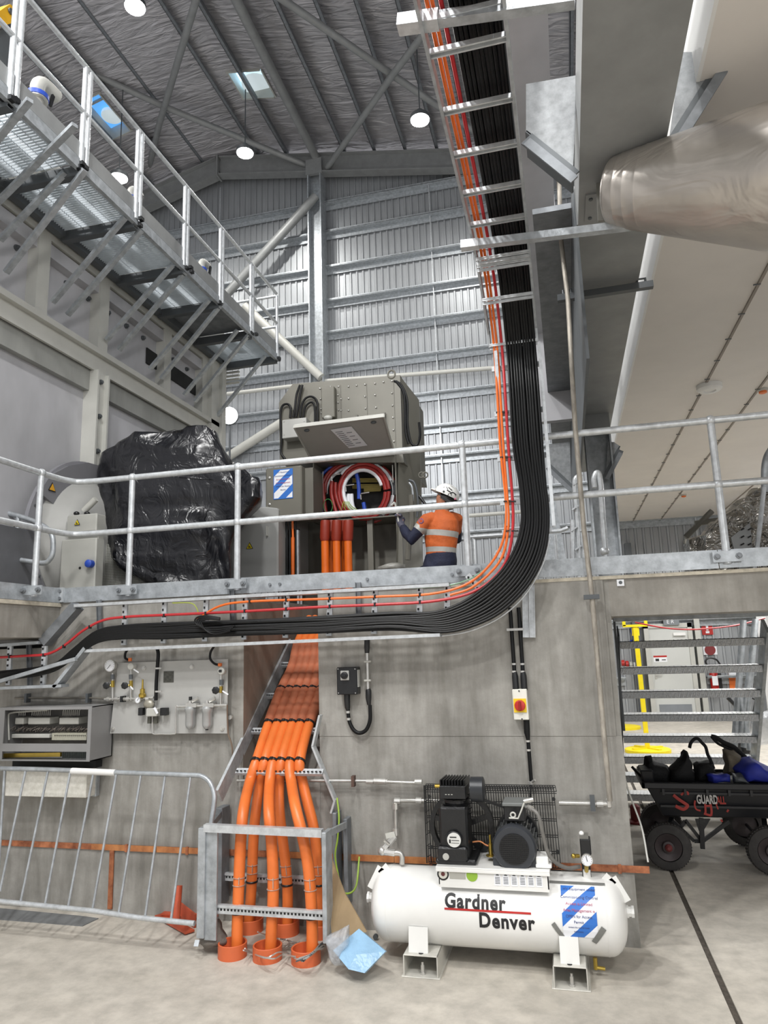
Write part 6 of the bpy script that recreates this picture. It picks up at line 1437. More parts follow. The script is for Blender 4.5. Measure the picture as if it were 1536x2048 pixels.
a, c = PY(123, 1080, 5.5), PY(188, 1185, 5.5)
MB().box(a.x, c.x, 5.5, 5.62, DK, a.z).build('cabinet_body', mat('cab_pale', '#a9a9a3', .45, .05, .04, 4), pc, bevel=.01)
a2, c2 = PY(134, 1031, 5.46), PY(192, 1062, 5.46); MB().box(a2.x, c2.x, 5.46, 5.6, c2.z, a2.z).build('terminal_head', mat('cab_pale', '#a9a9a3'), pc, bevel=.01)
MB().box(a.x+.04, c.x, 5.53, 5.6, a.z-.01, c2.z+.01).build('neck', mat('cab_pale', '#a9a9a3'), pc)
tri(154, 1045, 5.45, .03, pc)
for x_ in (153, 174): MB().ball(PY(x_, 1027, 5.55), .028, .025, .02).build('black_gland', BLACKP, pc, True)
MB().lathe(PY(183, 1128, 5.5), (0, -1, 0), [(0, .035), (.05, .035), (.06, .02)], 18).build('blue_cap', BLUE, pc, True)
MB().lathe(PY(160, 1136, 5.5), (0, -1, 0), [(0, .012), (.004, .012)], 12).build('knockout', DARK, pc)
MB().cyl(PY(168, 1022, 5.6), PY(192, 998, 5.6), .03, 14).build('side_pipe', LGREY, pc, True)
# side fittings to the right of the cabinet
sf = E('hose_fittings', 'bent hoses and black fittings on the right side of the cabinet', 'hoses', PY(830, 1000, 7.0))
for pth, m_, r_ in (([(818, 960), (828, 965), (834, 985), (836, 1010), (834, 1035)], STEELD, .014), ([(816, 1120), (818, 1085), (822, 1060), (824, 1040), (822, 990)], BEIGED, .03), ([(838, 992), (848, 1005), (856, 1018)], BLACKP, .016), ([(818, 965), (824, 975), (826, 1000), (824, 1030)], GALV, .012)):
    MB().tube(smooth_path([PY(a, c, 7.1) for a, c in pth]), r_, 8).build('hose', m_, sf, True)
for q in ((843, 950), (850, 950)): MB().tube([PY(*q, 7.3)+V((.03*math.cos(t_), 0, .03*math.sin(t_))) for t_ in [2*math.pi*i/14 for i in range(14)]], .008, 8, closed=True).build('ring', BEIGED, sf, True)
# ================================================================ WORKER
WY = 6.72
wk = E('person', 'kneeling person in white hard hat and orange shirt working at the open cabinet', 'person', PY(880, 1150, WY))
def wz(x, y, d=0): return PY(780+x/8.533, 940+y/8.533, WY+d)
def rings(lst, n=24):
    k = MB(); vs = []
    for c, rx, ry, a in lst:
        for i in range(n):
            t = 2*math.pi*i/n; x, y = rx*math.cos(t), ry*math.sin(t)
            vs.append(V(c)+V((x*math.cos(a)-y*math.sin(a), x*math.sin(a)+y*math.cos(a), 0)))
    m = len(lst); fs = [(r_*n+i, r_*n+(i+1) % n, (r_+1)*n+(i+1) % n, (r_+1)*n+i) for r_ in range(m-1) for i in range(n)]
    fs += [list(range(n))[::-1], list(range((m-1)*n, m*n))]; return k.add(vs, fs)
def fuse(mbs, nm, ms, par, vox, classify=None, smooth_it=6, disp=0, cuts=()):
    me = bpy.data.meshes.new(nm)
    V_, F_ = [], []
    for b in mbs: o_ = len(V_); V_ += b.v; F_ += [[i+o_ for i in f_] for f_ in b.f]
    me.from_pydata([tuple(v) for v in V_], [], F_); bm = bmesh.new(); bm.from_mesh(me); bmesh.ops.recalc_face_normals(bm, faces=bm.faces); bm.to_mesh(me); bm.free()
    o = bpy.data.objects.new(nm, me); COL.objects.link(o)
    r_ = o.modifiers.new('r', 'REMESH'); r_.mode = 'VOXEL'; r_.voxel_size = vox
    s_ = o.modifiers.new('s', 'SMOOTH'); s_.iterations = smooth_it; s_.factor = .5
    bpy.context.view_layer.update()
    m2 = bpy.data.meshes.new_from_object(o.evaluated_get(bpy.context.evaluated_depsgraph_get())); bpy.data.objects.remove(o)
    m2.materials.clear()
    if cuts:
        bm = bmesh.new(); bm.from_mesh(m2)
        for co_, no_ in cuts: bmesh.ops.bisect_plane(bm, geom=bm.verts[:]+bm.edges[:]+bm.faces[:], plane_co=co_, plane_no=no_)
        bm.to_mesh(m2); bm.free()
    for m_ in ms: m2.materials.append(m_)
    if disp:
        for v in m2.vertices:
            q = V(v.co); v.co = q+V(v.normal)*(noise.noise(V((q.x*9+q.z*6, q.y*9, q.z*14)))*disp)
    for p in m2.polygons:
        if classify: p.material_index = classify(p.center)
        p.use_smooth = True
    o = bpy.data.objects.new(nm, m2); COL.objects.link(o); adopt(o, par); return o
ya = R(-25)
hipc, wst, chst, shc, nck = wz(850, 1600), wz(870, 1400), wz(880, 1050), wz(870, 800), wz(880, 690)
sk_h = wz(860, 470)
HR = .082
body = [rings([(hipc-V((0, 0, .06)), .15, .12, ya), (hipc, .165, .125, ya), (wst, .14, .105, ya), (wst.lerp(chst, .5), .15, .11, ya), (chst, .17, .115, ya), (chst.lerp(shc, .6), .17, .105, ya), (shc, .13, .08, ya), (nck, .055, .055, ya), (nck+V((0, 0, .06)), .05, .052, ya)])]
hc = wz(940, 515)
fwd = V((-.83, .35, -.12)).normalized()
bh = MB(); bh.ball(hc+V((0, 0, 0)), .088, .078, .112, 20, 14); bh.ball(hc+fwd*.055+V((0, 0, -.045)), .05, .052, .055, 16, 10)
bh.ball(hc+fwd*.103+V((0, 0, -.018)), .014, .013, .018, 10, 6)   # nose
for s_ in (-1, 1): bh.ball(hc+V((.0, s_*.078, -.01)), .022, .012, .032, 10, 6)  # ears
body.append(bh)
body.append(MB().tube([nck-V((0, 0, .02)), hc-V((0, 0, .08))], .052, 16))
shl = wz(640, 850, -.06); elb = wz(350, 1190, -.1); wr = wz(215, 975, .0); hnd = wz(175, 890, .02)
shr = wz(1120, 830, .1); elr = wz(1130, 1180, .3); wrr = wz(980, 1130, .42)
body.append(MB().tube([shc.lerp(shl, .6), shl, shl.lerp(elb, .5), elb, elb.lerp(wr, .5), wr], [.055, .056, .048, .042, .04, .028], 14))
body.append(MB().tube([shc.lerp(shr, .6), shr, elr, wrr], [.055, .055, .042, .028], 14))
knl = wz(420, 1720, -.02); kl = V((knl.x, WY+.02, DK+.07)); al = V((kl.x+.38, WY-.02, DK+.06))
knr = V((kl.x+.04, WY+.3, DK+.3)); ar_ = V((kl.x+.1, WY+.34, DK+.08))
body.append(MB().tube([hipc+V((-.03, -.06, -.02)), hipc.lerp(kl, .5)+V((0, -.02, .0)), kl+V((0, 0, .01)), al], [.09, .08, .06, .045], 14))
body.append(MB().tube([hipc+V((0, .09, -.02)), knr, ar_], [.09, .065, .045], 14))
# hand: palm, four fingers round the tool, thumb
palm = MB().tube([wr, hnd, hnd+V((-.01, 0, .03))], [(.026, .03), (.036, .026), (.034, .02)], 12)
fing = []
for i in range(4):
    b0 = hnd+V((-.026+i*.017, 0, .035)); k = MB()
    ln = (.030, .035, .033, .026)[i]
    k.tube([b0-V((0, 0, .02)), b0+V((-.008, -.012, ln*.8)), b0+V((-.014, -.035, ln*1.1)), b0+V((-.008, -.052, ln*.6))], [.0095, .0095, .009, .008], 8); fing.append(k)
fing.append(MB().tube([hnd+V((.03, -.005, -.005)), hnd+V((.05, -.02, .02)), hnd+V((.042, -.04, .042))], [.011, .01, .009], 8))
fuse(body+[palm]+fing, 'body', [SKIN], wk, .009, None, 4)
bp_ = [PZ]  # clothing shells
shirt = [rings([(wst-V((0, 0, .03)), .155, .12, ya), (wst.lerp(chst, .5), .168, .128, ya), (chst, .188, .133, ya), (chst.lerp(shc, .6), .185, .122, ya), (shc, .15, .1, ya), (shc.lerp(nck, .7), .085, .08, ya)]),
         MB().tube([shc.lerp(shl, .55), shl, shl.lerp(elb, .5), elb, elb.lerp(wr, .5), wr], [.07, .071, .064, .058, .052, .04], 16),
         MB().tube([shc.lerp(shr, .6), shr, elr, wrr], [.07, .07, .056, .042], 16),
         MB().tube([shc.lerp(nck, .6), nck+V((0, 0, .015))], [.07, .06], 16)]
def cls(c):
    c = V(c)
    t = (c-shl).dot(elb-shl)/(elb-shl).length_squared
    on_arm = c.x < wz(560, 1000).x+.02*0 or (t > .55 and c.x < wz(640, 1000).x and c.z < wz(600, 1150).z+.1 and (c-shl.lerp(elb, min(1, max(0, t)))).length < .085)
    if on_arm and t > .38: return 1 if t < .56 and c.z > elb.z-.0 and c.z < shl.z and (c-shl.lerp(elb, t)).length < .09 and c.x > wz(395, 900).x else 2
    tt = (c-shr).dot(elr-shr)/(elr-shr).length_squared
    if c.y > WY+.2 and tt > .5: return 2
    zc_ = c.z+(c.x-chst.x)*.16
    zb_ = c.z+(c.x-chst.x)*.10
    if wz(870, 1150).z < zc_ < wz(870, 1060).z+.005: return 1
    if wz(870, 1420).z < zb_ < wz(870, 1335).z: return 1
    return 0
CU = [((chst.x, 0, wz(870, y_).z+d_), (k_, 0, 1)) for y_, k_, d_ in ((1150, .16, 0), (1060, .16, .005), (1420, .10, 0), (1335, .10, 0))]
ad = elb-shl
CU += [(shl+ad*.38, ad), (shl+ad*.56, ad)]
fuse(shirt, 'shirt', [HIVIS, REFL, NAVY], wk, .009, cls, 4, .006, CU)
trs = [rings([(hipc-V((0, 0, .07)), .165, .135, ya), (hipc, .18, .14, ya), (wst-V((0, 0, .01)), .157, .122, ya)]),
       MB().tube([hipc+V((-.03, -.06, -.02)), hipc.lerp(kl, .5)+V((0, -.02, .0)), kl+V((0, 0, .012)), al], [.105, .092, .074, .055], 14),
       MB().tube([hipc+V((0, .09, -.02)), knr, ar_], [.105, .078, .055], 14)]
fuse(trs, 'trousers', [NAVY], wk, .012, None, 4, .006)
fuse([MB().tube([wr.lerp(elb, .12), wr, hnd, hnd+V((-.01, 0, .035))], [(.034, .036), (.033, .036), (.041, .03), (.038, .024)], 12)]+[MB().add(k.v, k.f) for k in fing]+[MB().tube([V(p_) for p_ in q], .0125, 8) for q in [[hnd+V((-.026+i*.017, 0, .02)), hnd+V((-.034+i*.017, -.014, .065)), hnd+V((-.038+i*.017, -.04, .07))] for i in range(4)]], 'glove', [GLOVE], wk, .006, None, 2)
# boots
MB().tube([al+V((-.04, 0, .0)), al+V((.03, 0, -.01)), al+V((.07, 0, .01))], [.05, .055, .045], 12).build('boot', BLACKP, wk, True)
MB().tube([ar_, ar_+V((-.06, .02, -.03)), ar_+V((-.16, .03, -.04))], [.05, .05, .035], 12).build('boot', BLACKP, wk, True)
# hair
k = MB(); k.ball(hc+V((.018, -.0, .005)), .09, .087, .108, 18, 12); k.ball(hc+V((.05, 0, -.05)), .05, .06, .05, 12, 8); k.build('hair', HAIR, wk, True)
# helmet
hz = hc+V((.012, 0, .04)); tilt = Matrix.Rotation(R(27), 4, 'Y')
k = MB(); prof = [(0, .122), (.02, .124), (.05, .118), (.085, .098), (.11, .066), (.123, .03), (.126, .001)]
n = 30; vs = []
for h_, r_ in prof:
    for i in range(n):
        t = 2*math.pi*i/n; vs.append(hz+tilt @ V((r_*1.03*math.cos(t), r_*.88*math.sin(t), h_*.97)))
fs = [(a*n+i, a*n+(i+1) % n, (a+1)*n+(i+1) % n, (a+1)*n+i) for a in range(len(prof)-1) for i in range(n)]
k.add(vs, fs); he = k.build('helmet', WHITE, wk, True)
iv = tilt
pk = [iv @ V((-.105-.062*math.cos(t)*1.0, .09*math.sin(t), .0)) for t in [R(a) for a in range(-90, 91, 15)]]
MB().prism([hz+p for p in pk], iv @ V((0, 0, .012))).build('helmet_peak', WHITE, he)
def hm(px_, py_):  # point on the helmet shell seen at a pixel
    d = ray(780+px_/8.533, 940+py_/8.533); o_ = EY; best = None
    M_ = tilt.inverted(); 
    for s_ in [6.2+i*.004 for i in range(260)]:
        p = EY+d*(s_/d.y); q = M_ @ (p-hz); r2 = (q.x/.129)**2+(q.y/.110)**2+(q.z/.124)**2
        if best is None or r2 < best[0]: best = (r2, p)
        if r2 < 1.0: return p
    return best[1]
for pts, w_ in (([(965, 290), (985, 330), (1000, 370)], .006), ([(1000, 300), (1035, 330), (1060, 350)], .009), ([(970, 345), (1010, 365), (1030, 370)], .009), ([(1040, 270), (1060, 285), (1110, 330)], .004), ([(1005, 400), (990, 430), (1000, 465), (1020, 475)], .006), ([(1020, 400), (1060, 385), (1100, 400), (1130, 430)], .010), ([(1050, 400), (1045, 440)], .006), ([(1100, 405), (1120, 450)], .006), ([(910, 300), (935, 290)], .004)):
    P_ = [hm(*q)+V((0, -.003, 0)) for q in pts]; k = MB(); k.tube(smooth_path(P_, 3), (w_*.55), 6); k.build('helmet_sticker', INK, he)
for q, m_, r_ in (((918, 368), INK, .011), ((1110, 490), MC['notice_red'], .011)):
    p = hm(*q); MB().lathe(p+V((0, .002, 0)), (0, -1, .1), [(0, r_), (.004, r_)], 16).build('helmet_sticker', m_, he)
for a_, c_, w_ in (((820, 400), (930, 480), .014), ((930, 480), (1100, 580), .014), ((870, 470), (1060, 580), .006)):
    A, B = wz(*a_, -.10), wz(*c_, -.10); MB().bar(A, B, .012, w_, up=(0, 1, 0)).build('helmet_strap', BLACK, he)
p = wz(530, 870, -.135); MB().lathe(p, (0, -1, 0), [(0, .024), (.003, .024)], 18).build('sleeve_badge', BLUE, wk); MB().lathe(p-V((0, .003, 0)), (0, -1, 0), [(0, .019), (.002, .019)], 18).build('sleeve_badge', HIVIS, wk); MB().cbox(p-V((0, .006, 0)), .018, .002, .007).build('sleeve_badge', REDC, wk)
tl = E('hand_tool', 'small pale hand tool held up in the gloved hand', 'tool', hnd)
MB().tube([hnd+V((-.01, -.03, .0)), hnd+V((-.03, -.02, .13)), hnd+V((-.045, -.02, .2))], .009, 8).cyl(hnd+V((-.045, -.02, .2)), hnd+V((-.08, -.02, .17)), .012, 8).build('tool_body', LGREY, tl, True)
# tool bag / clear bag left of worker on deck
bgx = E('folded_plastic', 'folded grey plastic on the deck beside the kneeling worker', 'plastic', PY(780, 1135, 7.1))
blob(dens([(752, 1134), (770, 1128), (795, 1124), (810, 1128), (808, 1140), (752, 1142)], 2), 7.1, .2, 'plastic_film', mat('grey_film', '#8f8e88', .35, 0, .2, 20), bgx, .012, 10)
# ================================================================ STAIR behind the opening
st = E('steel_stair', 'grey steel stair with chequered treads behind the wall opening', 'stair', (.9, 6, 0))
sx0, sx1 = .49, 1.80
TRD = mat('chequer_plate', '#d3d5d6', .45, .2, .25, 60, .4, 120)
zst = [1.845, 1.585, 1.335, 1.085, .845, .60, .37, .135]
for i, z_ in enumerate(zst):
    y_ = 7.55+.2*i
    k = MB(); k.box(sx0, sx1, y_, y_+.26, z_-.006, z_); k.box(sx0, sx1, y_, y_+.008, z_-.072, z_); k.box(sx0, sx1, y_+.252, y_+.26, z_-.05, z_)
    t_ = k.build('tread', TRD, st)
    k = MB(); n_ = 34
    for j_ in range(n_): k.bar((sx0+(j_+.2)*(sx1-sx0)/n_, y_-.002, z_-.064), (sx0+(j_+.75)*(sx1-sx0)/n_, y_-.002, z_-.015), .004, .006, up=(0, 1, 0))
    for j_ in range(n_): k.bar((sx0+(j_+.2)*(sx1-sx0)/n_, y_+.02, z_+.001), (sx0+(j_+.75)*(sx1-sx0)/n_, y_+.2, z_+.001), .006, .004)
    k.build('tread_studs', GALVB, t_, kind='stuff')
MB().box(sx0-.05, sx1+.6, 7.4, 7.5, 2.04, 2.08).build('top_angle', GALV, st)
MB().bar((sx0-.01, 7.52, 1.95), (sx0-.01, 9.05, .08), .012, .16).build('stringer', STEELD, st)
MB().bar((sx1+.02, 7.52, 1.95), (sx1+.02, 9.05, .08), .03, .2).build('stringer', GALV, st)
MB().box(sx0-.05, sx0-.03, 7.45, 7.5, 1.0, 2.06).build('side_post', STEELD, st)
for (a, c) in (((1487, 1240), (1468, 1500)), ((1511, 1238), (1488, 1495)), ((1500, 1345), (1478, 1480)), ((1478, 1385), (1500, 1500))):
    MB().cyl(PY(*a, 8.9), PY(*c, 8.9), .035, 12).build('handrail_tube', GALV, st, True)
# ================================================================ GARDEN CART with gear
ct = E('utility_cart', 'black plastic utility cart with four wheels holding bags', 'cart', (1.1, 7.0, 0))
CYf, CYb = 6.72, 7.38
def cz(x, y, Y_=CYf): return PY(1200+x/4.571, 1450+y/4.571, Y_)
tl_, tr_, br_, bl2 = cz(425, 530), cz(1700, 540), cz(1600, 880), cz(590, 860)
tl_, bl2 = cz(410, 520), cz(585, 850); ztp, zbt = tl_.z, bl2.z
xr3 = cz(1640, 540).x+.1; xb3 = xr3-.12
def hexa(x0t, x1t, x0b, x1b, yt0, yt1, yb0, yb1, zt_, zb_):
    return MB().add([(x0b, yb0, zb_), (x1b, yb0, zb_), (x1b, yb1, zb_), (x0b, yb1, zb_), (x0t, yt0, zt_), (x1t, yt0, zt_), (x1t, yt1, zt_), (x0t, yt1, zt_)], [(3, 2, 1, 0), (0, 1, 5, 4), (1, 2, 6, 5), (2, 3, 7, 6), (3, 0, 4, 7), (4, 5, 6, 7)])
PLB = mat('black_plastic', '#1b1c20', .42, 0, .1, 14)
hexa(tl_.x, xr3, bl2.x, xb3, CYf, CYb, CYf+.06, CYb-.06, ztp-.02, zbt).build('tray', PLB, ct, bevel=.01)
k = MB(); k.box(tl_.x-.03, xr3+.03, CYf-.03, CYf, ztp-.05, ztp); k.box(tl_.x-.03, xr3+.03, CYb, CYb+.03, ztp-.05, ztp); k.box(tl_.x-.03, tl_.x, CYf-.03, CYb+.03, ztp-.05, ztp+.0); k.build('tray_rim', PLB, ct, bevel=.006)
for i in range(5): a = cz(560+i*200, 560); MB().box(a.x, a.x+.02, CYf-.02, CYf+.01, ztp-.1, ztp-.04).build('tray_rib', PLB, ct)
for j_ in (620, 740): a = cz(520, j_); MB().box(a.x+.03, xr3-.05, CYf+.0, CYf+.03, a.z-.008, a.z+.008).build('tray_rib', PLB, ct)
MB().tube([(tl_.x-.08, CYf+.2, ztp+.09), (tl_.x-.02, CYf+.15, ztp+.02), (tl_.x+.06, CYf+.05, ztp-.02)], .012, 8).build('pull_lever', BLACKP, ct, True)
hexa(tl_.x-.03, tl_.x+.08, tl_.x, tl_.x+.08, CYf+.02, CYf+.3, CYf+.05, CYf+.3, ztp+.09, ztp-.06).build('corner_lug', PLB, ct, bevel=.01)
WHT = mat('worn_white', '#c9c6c2', .6, 0, 0); RSM = mat('red_smear', '#a8372f', .6, 0, .1, 12)
yf2 = CYf+.0
a = cz(885, 715); wd_ = (cz(1065, 715).x-a.x)
text('GUARD', .095, WHT, ct, MW((a.x, yf2-.004, a.z)), 'tray_lettering', bold=.003, ext=.004, sx=.5)
text('ALL', .08, RSM, ct, MW((cz(1068, 715).x, yf2-.004, a.z)), 'tray_lettering', bold=.003, ext=.004, sx=.52)
def smear(pts, r_): 
    k = MB(); P_ = smooth_path([cz(x, y, yf2-.002) for x, y in pts], 4); k.tube(P_, [(r_, r_)]*len(P_), 6)
    for i, v in enumerate(k.v): k.v[i] = (v[0], yf2-.002+(v[1]-yf2+.002)*.15, v[2])
    k.build('red_paint_mark', RSM, ct)
smear([(670, 640), (720, 680), (780, 720), (800, 740), (760, 770), (690, 740)], .014); smear([(740, 640), (770, 620), (800, 615), (805, 640)], .009)
smear([(870, 690), (865, 730), (880, 770), (920, 785)], .007); smear([(960, 720), (965, 790), (960, 810)], .008); smear([(1010, 720), (1020, 790), (1015, 830)], .009); smear([(950, 810), (1015, 830)], .009); smear([(1060, 720), (1080, 770)], .006); smear([(1160, 780), (1175, 790)], .013); smear([(1105, 880), (1118, 870)], .012); smear([(960, 740), (1010, 740)], .008)
def cwheel(px_, py_, Y_, par, face=-1):
    c = cz(px_, py_, Y_); c.z = .185
    k = MB(); pr = [(-.05, .11), (-.05, .15), (-.042, .172), (-.02, .18), (.02, .18), (.042, .172), (.05, .15), (.05, .11)]
    k.lathe(c, (0, 1, 0), pr, 36, cap=False); w_ = k.build('wheel', mat('tyre', '#3b3938', .8, 0, .2, 20), par, True)
    k = MB()
    for i in range(48):
        a_ = 2*math.pi*i/48; u = V((math.cos(a_), 0, math.sin(a_))); k.bar(c+u*.180+V((0, -.028, 0)), c+u*.180+V((0, .028, 0)), .012, .006, up=u)
    k.build('tyre_tread', MC['tyre'], w_)
    MB().lathe(c, (0, face, 0), [(.0, .11), (.035, .11), (.045, .105), (.03, .08), (.02, .05), (.05, .045), (.055, .02)], 24).build('rim', mat('rim_dark', '#4a4344', .5, .3, .1, 10), w_, True)
    MB().lathe(c+V((0, face*.055, 0)), (0, face, 0), [(0, .03), (.015, .028), (.03, .012)], 12).build('hub', mat('hub_red', '#7a3a3a', .5, .2, 0), w_)
    return c
w1 = cwheel(620, 1110, 6.62, ct); w2 = cwheel(560, 930, 7.42, ct, 1); w3 = cwheel(1560, 1110, 6.6, ct); w4 = cwheel(1330, 1000, 7.45, ct, 1)
for x_ in (w1.x, w3.x): MB().cyl((x_, 6.62, .185), (x_, 7.42, .185), .014, 10).build('axle', BLACKP, ct)
for y_ in (6.85, 7.2):
    for a_, c_ in (((660, 870), (860, 1060)), ((860, 1060), (940, 1060)), ((940, 1060), (1180, 880)), ((780, 870), (930, 1060)), ((730, 940), (780, 880))): MB().bar(cz(*a_, y_), cz(*c_, y_), .028, .028).build('chassis_bar', BLACKP, ct)
MB().bar(cz(925, 850, 6.8), cz(938, 1130, 6.8), .035, .03).build('chassis_bar', BLACKP, ct)
MB().bar((w1.x, 6.7, .2), cz(660, 860, 6.9), .04, .04).build('chassis_bar', BLACKP, ct); MB().bar((w3.x, 6.7, .2), cz(1500, 860, 6.9), .04, .04).build('chassis_bar', BLACKP, ct)
MB().prism([cz(870, 860, 6.79), cz(1010, 860, 6.79), cz(945, 970, 6.79), cz(905, 970, 6.79)], (0, .02, 0)).build('gusset', BLACKP, ct)
BAG = mat('black_canvas', '#101113', .8, 0, .3, 20, .3, 40)
def gear(nm, lb, cat, parts):
    o = E(nm, lb, cat, parts[0][1][0] if False else cz(*parts[0][0][0], 7.0))
    for pts, Y_, dep, m_, pn in parts: blob(dens([(1200+x/4.571, 1450+y/4.571) for x, y in pts], 4), Y_, dep, pn, m_, o, .022, 14, 9)
    return o
gear('tool_bag', 'black canvas bag slumped at the left end of the cart', 'bag', [([(340, 400), (410, 385), (420, 300), (460, 292), (490, 350), (560, 380), (620, 375), (660, 420), (640, 530), (420, 530)], 6.95, .3, BAG, 'bag_body')])
gear('camera_bag', 'black bag with a short upright neck in the middle of the cart', 'bag', [([(640, 400), (700, 350), (760, 290), (770, 240), (800, 250), (795, 290), (840, 340), (830, 400), (870, 430), (870, 530), (640, 530)], 6.9, .28, BAG, 'bag_body')])
gh_ = gear('harness', 'black safety harness with a strap arching above the cart', 'harness', [([(870, 370), (900, 345), (990, 340), (1040, 360), (1070, 440), (1070, 530), (860, 530)], 6.95, .28, BAG, 'harness_body')])
MB().tube(smooth_path([cz(818, 210, 7.0), cz(830, 165, 7.0), cz(860, 130, 7.0), cz(895, 125, 7.0), cz(930, 160, 7.0), cz(965, 200, 7.0), cz(985, 270, 7.0), cz(1010, 320, 7.0), cz(1040, 400, 7.0)]), .014, 8).build('strap', BAG, gh_, True)
MB().lathe(cz(745, 430, 6.84), (0, -1, 0), [(0, .02), (.004, .02), (.004, .014), (0, .014)], 16).build('ring', SS, gh_)
sd2 = E('shoulder_strap', 'long black padded strap leaning out over the right end of the cart', 'strap', cz(1200, 220, 7.1))
MB().tube(smooth_path([cz(1018, 105, 7.1), cz(1060, 115, 7.1), cz(1130, 160, 7.1), cz(1220, 200, 7.1), cz(1300, 270, 7.1), cz(1360, 330, 7.1)]), .02, 8).tube(smooth_path([cz(1018, 105, 7.1), cz(1080, 170, 7.1), cz(1180, 215, 7.1), cz(1260, 250, 7.1), cz(1330, 330, 7.1)]), .012, 8).build('strap_body', BAG, sd2, True)
gear('canvas_pouch', 'grey brown canvas pouch standing in the cart', 'pouch', [([(1130, 235), (1230, 235), (1300, 300), (1290, 380), (1230, 460), (1140, 460), (1160, 370)], 7.0, .2, mat('canvas_tan', '#6e6658', .85, 0, .2, 20), 'pouch_body')])
gear('blue_bag', 'bright blue bag at the right end of the cart', 'bag', [([(1240, 410), (1330, 330), (1400, 310), (1470, 350), (1600, 430), (1640, 530), (1300, 530)], 6.85, .35, mat('blue_cloth', '#23309a', .6, 0, .15, 10), 'bag_body')])
gear('blue_pouch', 'small flat blue pouch in the middle of the cart', 'pouch', [([(980, 450), (1060, 440), (1180, 460), (1200, 530), (1010, 530)], 6.8, .15, mat('blue_cloth', '#23309a'), 'pouch_body')])
gear('grey_cloth', 'grey cloth piece draped between the blue bags', 'cloth', [([(1200, 440), (1290, 450), (1370, 530), (1230, 530)], 6.78, .1, STEELD, 'cloth_body')])
# ================================================================ BEYOND THE OPENING
DY = BW-.28
dr = [PY(1293, 1255, DY), PY(1388, 1255, DY)]
dx0, dx1 = 1.86, 2.82
p = PY(1310, 1300, DY); dx0 = PY(1300, 1300, DY).x; dx1 = PY(1379, 1300, DY).x
dt = 2.12
do = MB().box(dx0, dx1, DY, DY+.05, .01, dt).build('door_1', mat('door_grey', '#c4c6c3', .45, .05, .02, 3), kind='structure')
k = MB(); k.box(dx0-.1, dx0, DY-.04, BW, 0, dt+.1); k.box(dx1, dx1+.1, DY-.04, BW, 0, dt+.1); k.box(dx0-.1, dx1+.1, DY-.04, BW, dt, dt+.1); k.build('door_frame', LGREY, do)
MB().box(dx0+.08, dx1-.08, DY-.006, DY, .08, .36).build('kick_plate', mat('kick_grey', '#8b9096', .4, .5, .05, 5), do)
MB().box(dx0+.05, dx0+.1, DY-.015, DY, .95, 1.12).bar((dx0+.07, DY-.05, 1.04), (dx0+.22, DY-.05, 1.04), .02, .02).build('door_handle', SS, do)
MB().box(dx0+.55, dx0+.82, DY-.06, DY, 1.93, 2.0).build('door_closer', WHITEM, do)
MB().box(dx0+.06, dx0+.36, DY-.004, DY, 1.33, 1.48).build('door_notice', PAPER, do)
MB().box(dx0+.06, dx0+.36, DY-.006, DY-.004, 1.44, 1.48).build('notice_band', RED, do)
MB().box(dx0+.1, dx0+.18, DY-.006, DY-.004, 1.35, 1.41).box(dx0+.24, dx0+.33, DY-.006, DY-.004, 1.37, 1.39).build('notice_print', INK, do)
k = MB(); k.box(dx1+.16, dx1+.28, BW-.3, BW-.05, 0, 4.2); k.build('door_post', LGREY, wb)
k = MB(); k.box(dx0-.35, dx0-.2, BW-.3, BW-.05, 0, 4.2); k.build('door_post', STEELD, wb)
MB().box(dx0+.35, dx0+.7, DY-.1, DY-.05, dt+.06, dt+.25).build('exit_sign', mat('sign_grey', '#777c80', .5, .1, 0), do)
text('E R', .12, PAPER, do, MW((dx0+.42, DY-.105, dt+.1)), 'sign_lettering', ext=.002)
ex_ = E('fire_extinguisher', 'red fire extinguisher with white label hung on the far wall', 'extinguisher', PY(1431, 1350, 18.3))
eb = PY(1431, 1381, 18.3); et = PY(1428, 1345, 18.3)
MB().lathe((eb.x, 18.32, eb.z), (0, 0, 1), [(0, .08), (.03, .09), (et.z-eb.z-.02, .09), (et.z-eb.z+.05, .05), (et.z-eb.z+.1, .03), (et.z-eb.z+.14, .04)], 20).build('cylinder', RED, ex_, True)
MB().box(eb.x-.06, eb.x+.06, 18.2, 18.205, eb.z+.12, eb.z+.33).build('white_label', PAPER, ex_)
MB().tube(smooth_path([PY(1428, 1330, 17.9), PY(1415, 1330, 17.9), PY(1411, 1322, 17.9), PY(1418, 1316, 17.9), PY(1432, 1319, 17.9), PY(1441, 1330, 17.9)]), .02, 8).build('hose', BLACK, ex_, True)
MB().cbox((eb.x+.13, 18.42, eb.z+.2), .1, .05, .36).build('backing', INK, ex_)
for nm, lb, q, s_, kk in (('extinguisher_sign', 'red rectangular extinguisher sign high on the far wall', (1414, 1255), .12, 0), ('location_sign', 'round red location sign above the fire extinguisher', (1420, 1300), .14, 1)):
    p = PY(*q, BW-.045); o = E(nm, lb, 'sign', p)
    MB().cbox(p, .24 if kk == 0 else .3, .01, .34 if kk == 0 else .22).build('sign_plate', RED if kk == 0 else PAPER, o)
    if kk == 0: MB().cbox(p+V((0, -.01, .0)), .05, .008, .14).cbox(p+V((.01, -.01, .09)), .12, .008, .03).cbox(p+V((0, -.01, -.11)), .08, .008, .05).build('sign_symbol', PAPER, o)
    else: MB().lathe(p+V((0, -.006, 0)), (0, -1, 0), [(0, .12), (.006, .12)], 24).build('sign_disc', mat('dark_red', '#7e2a2c', .5, 0, 0), o)
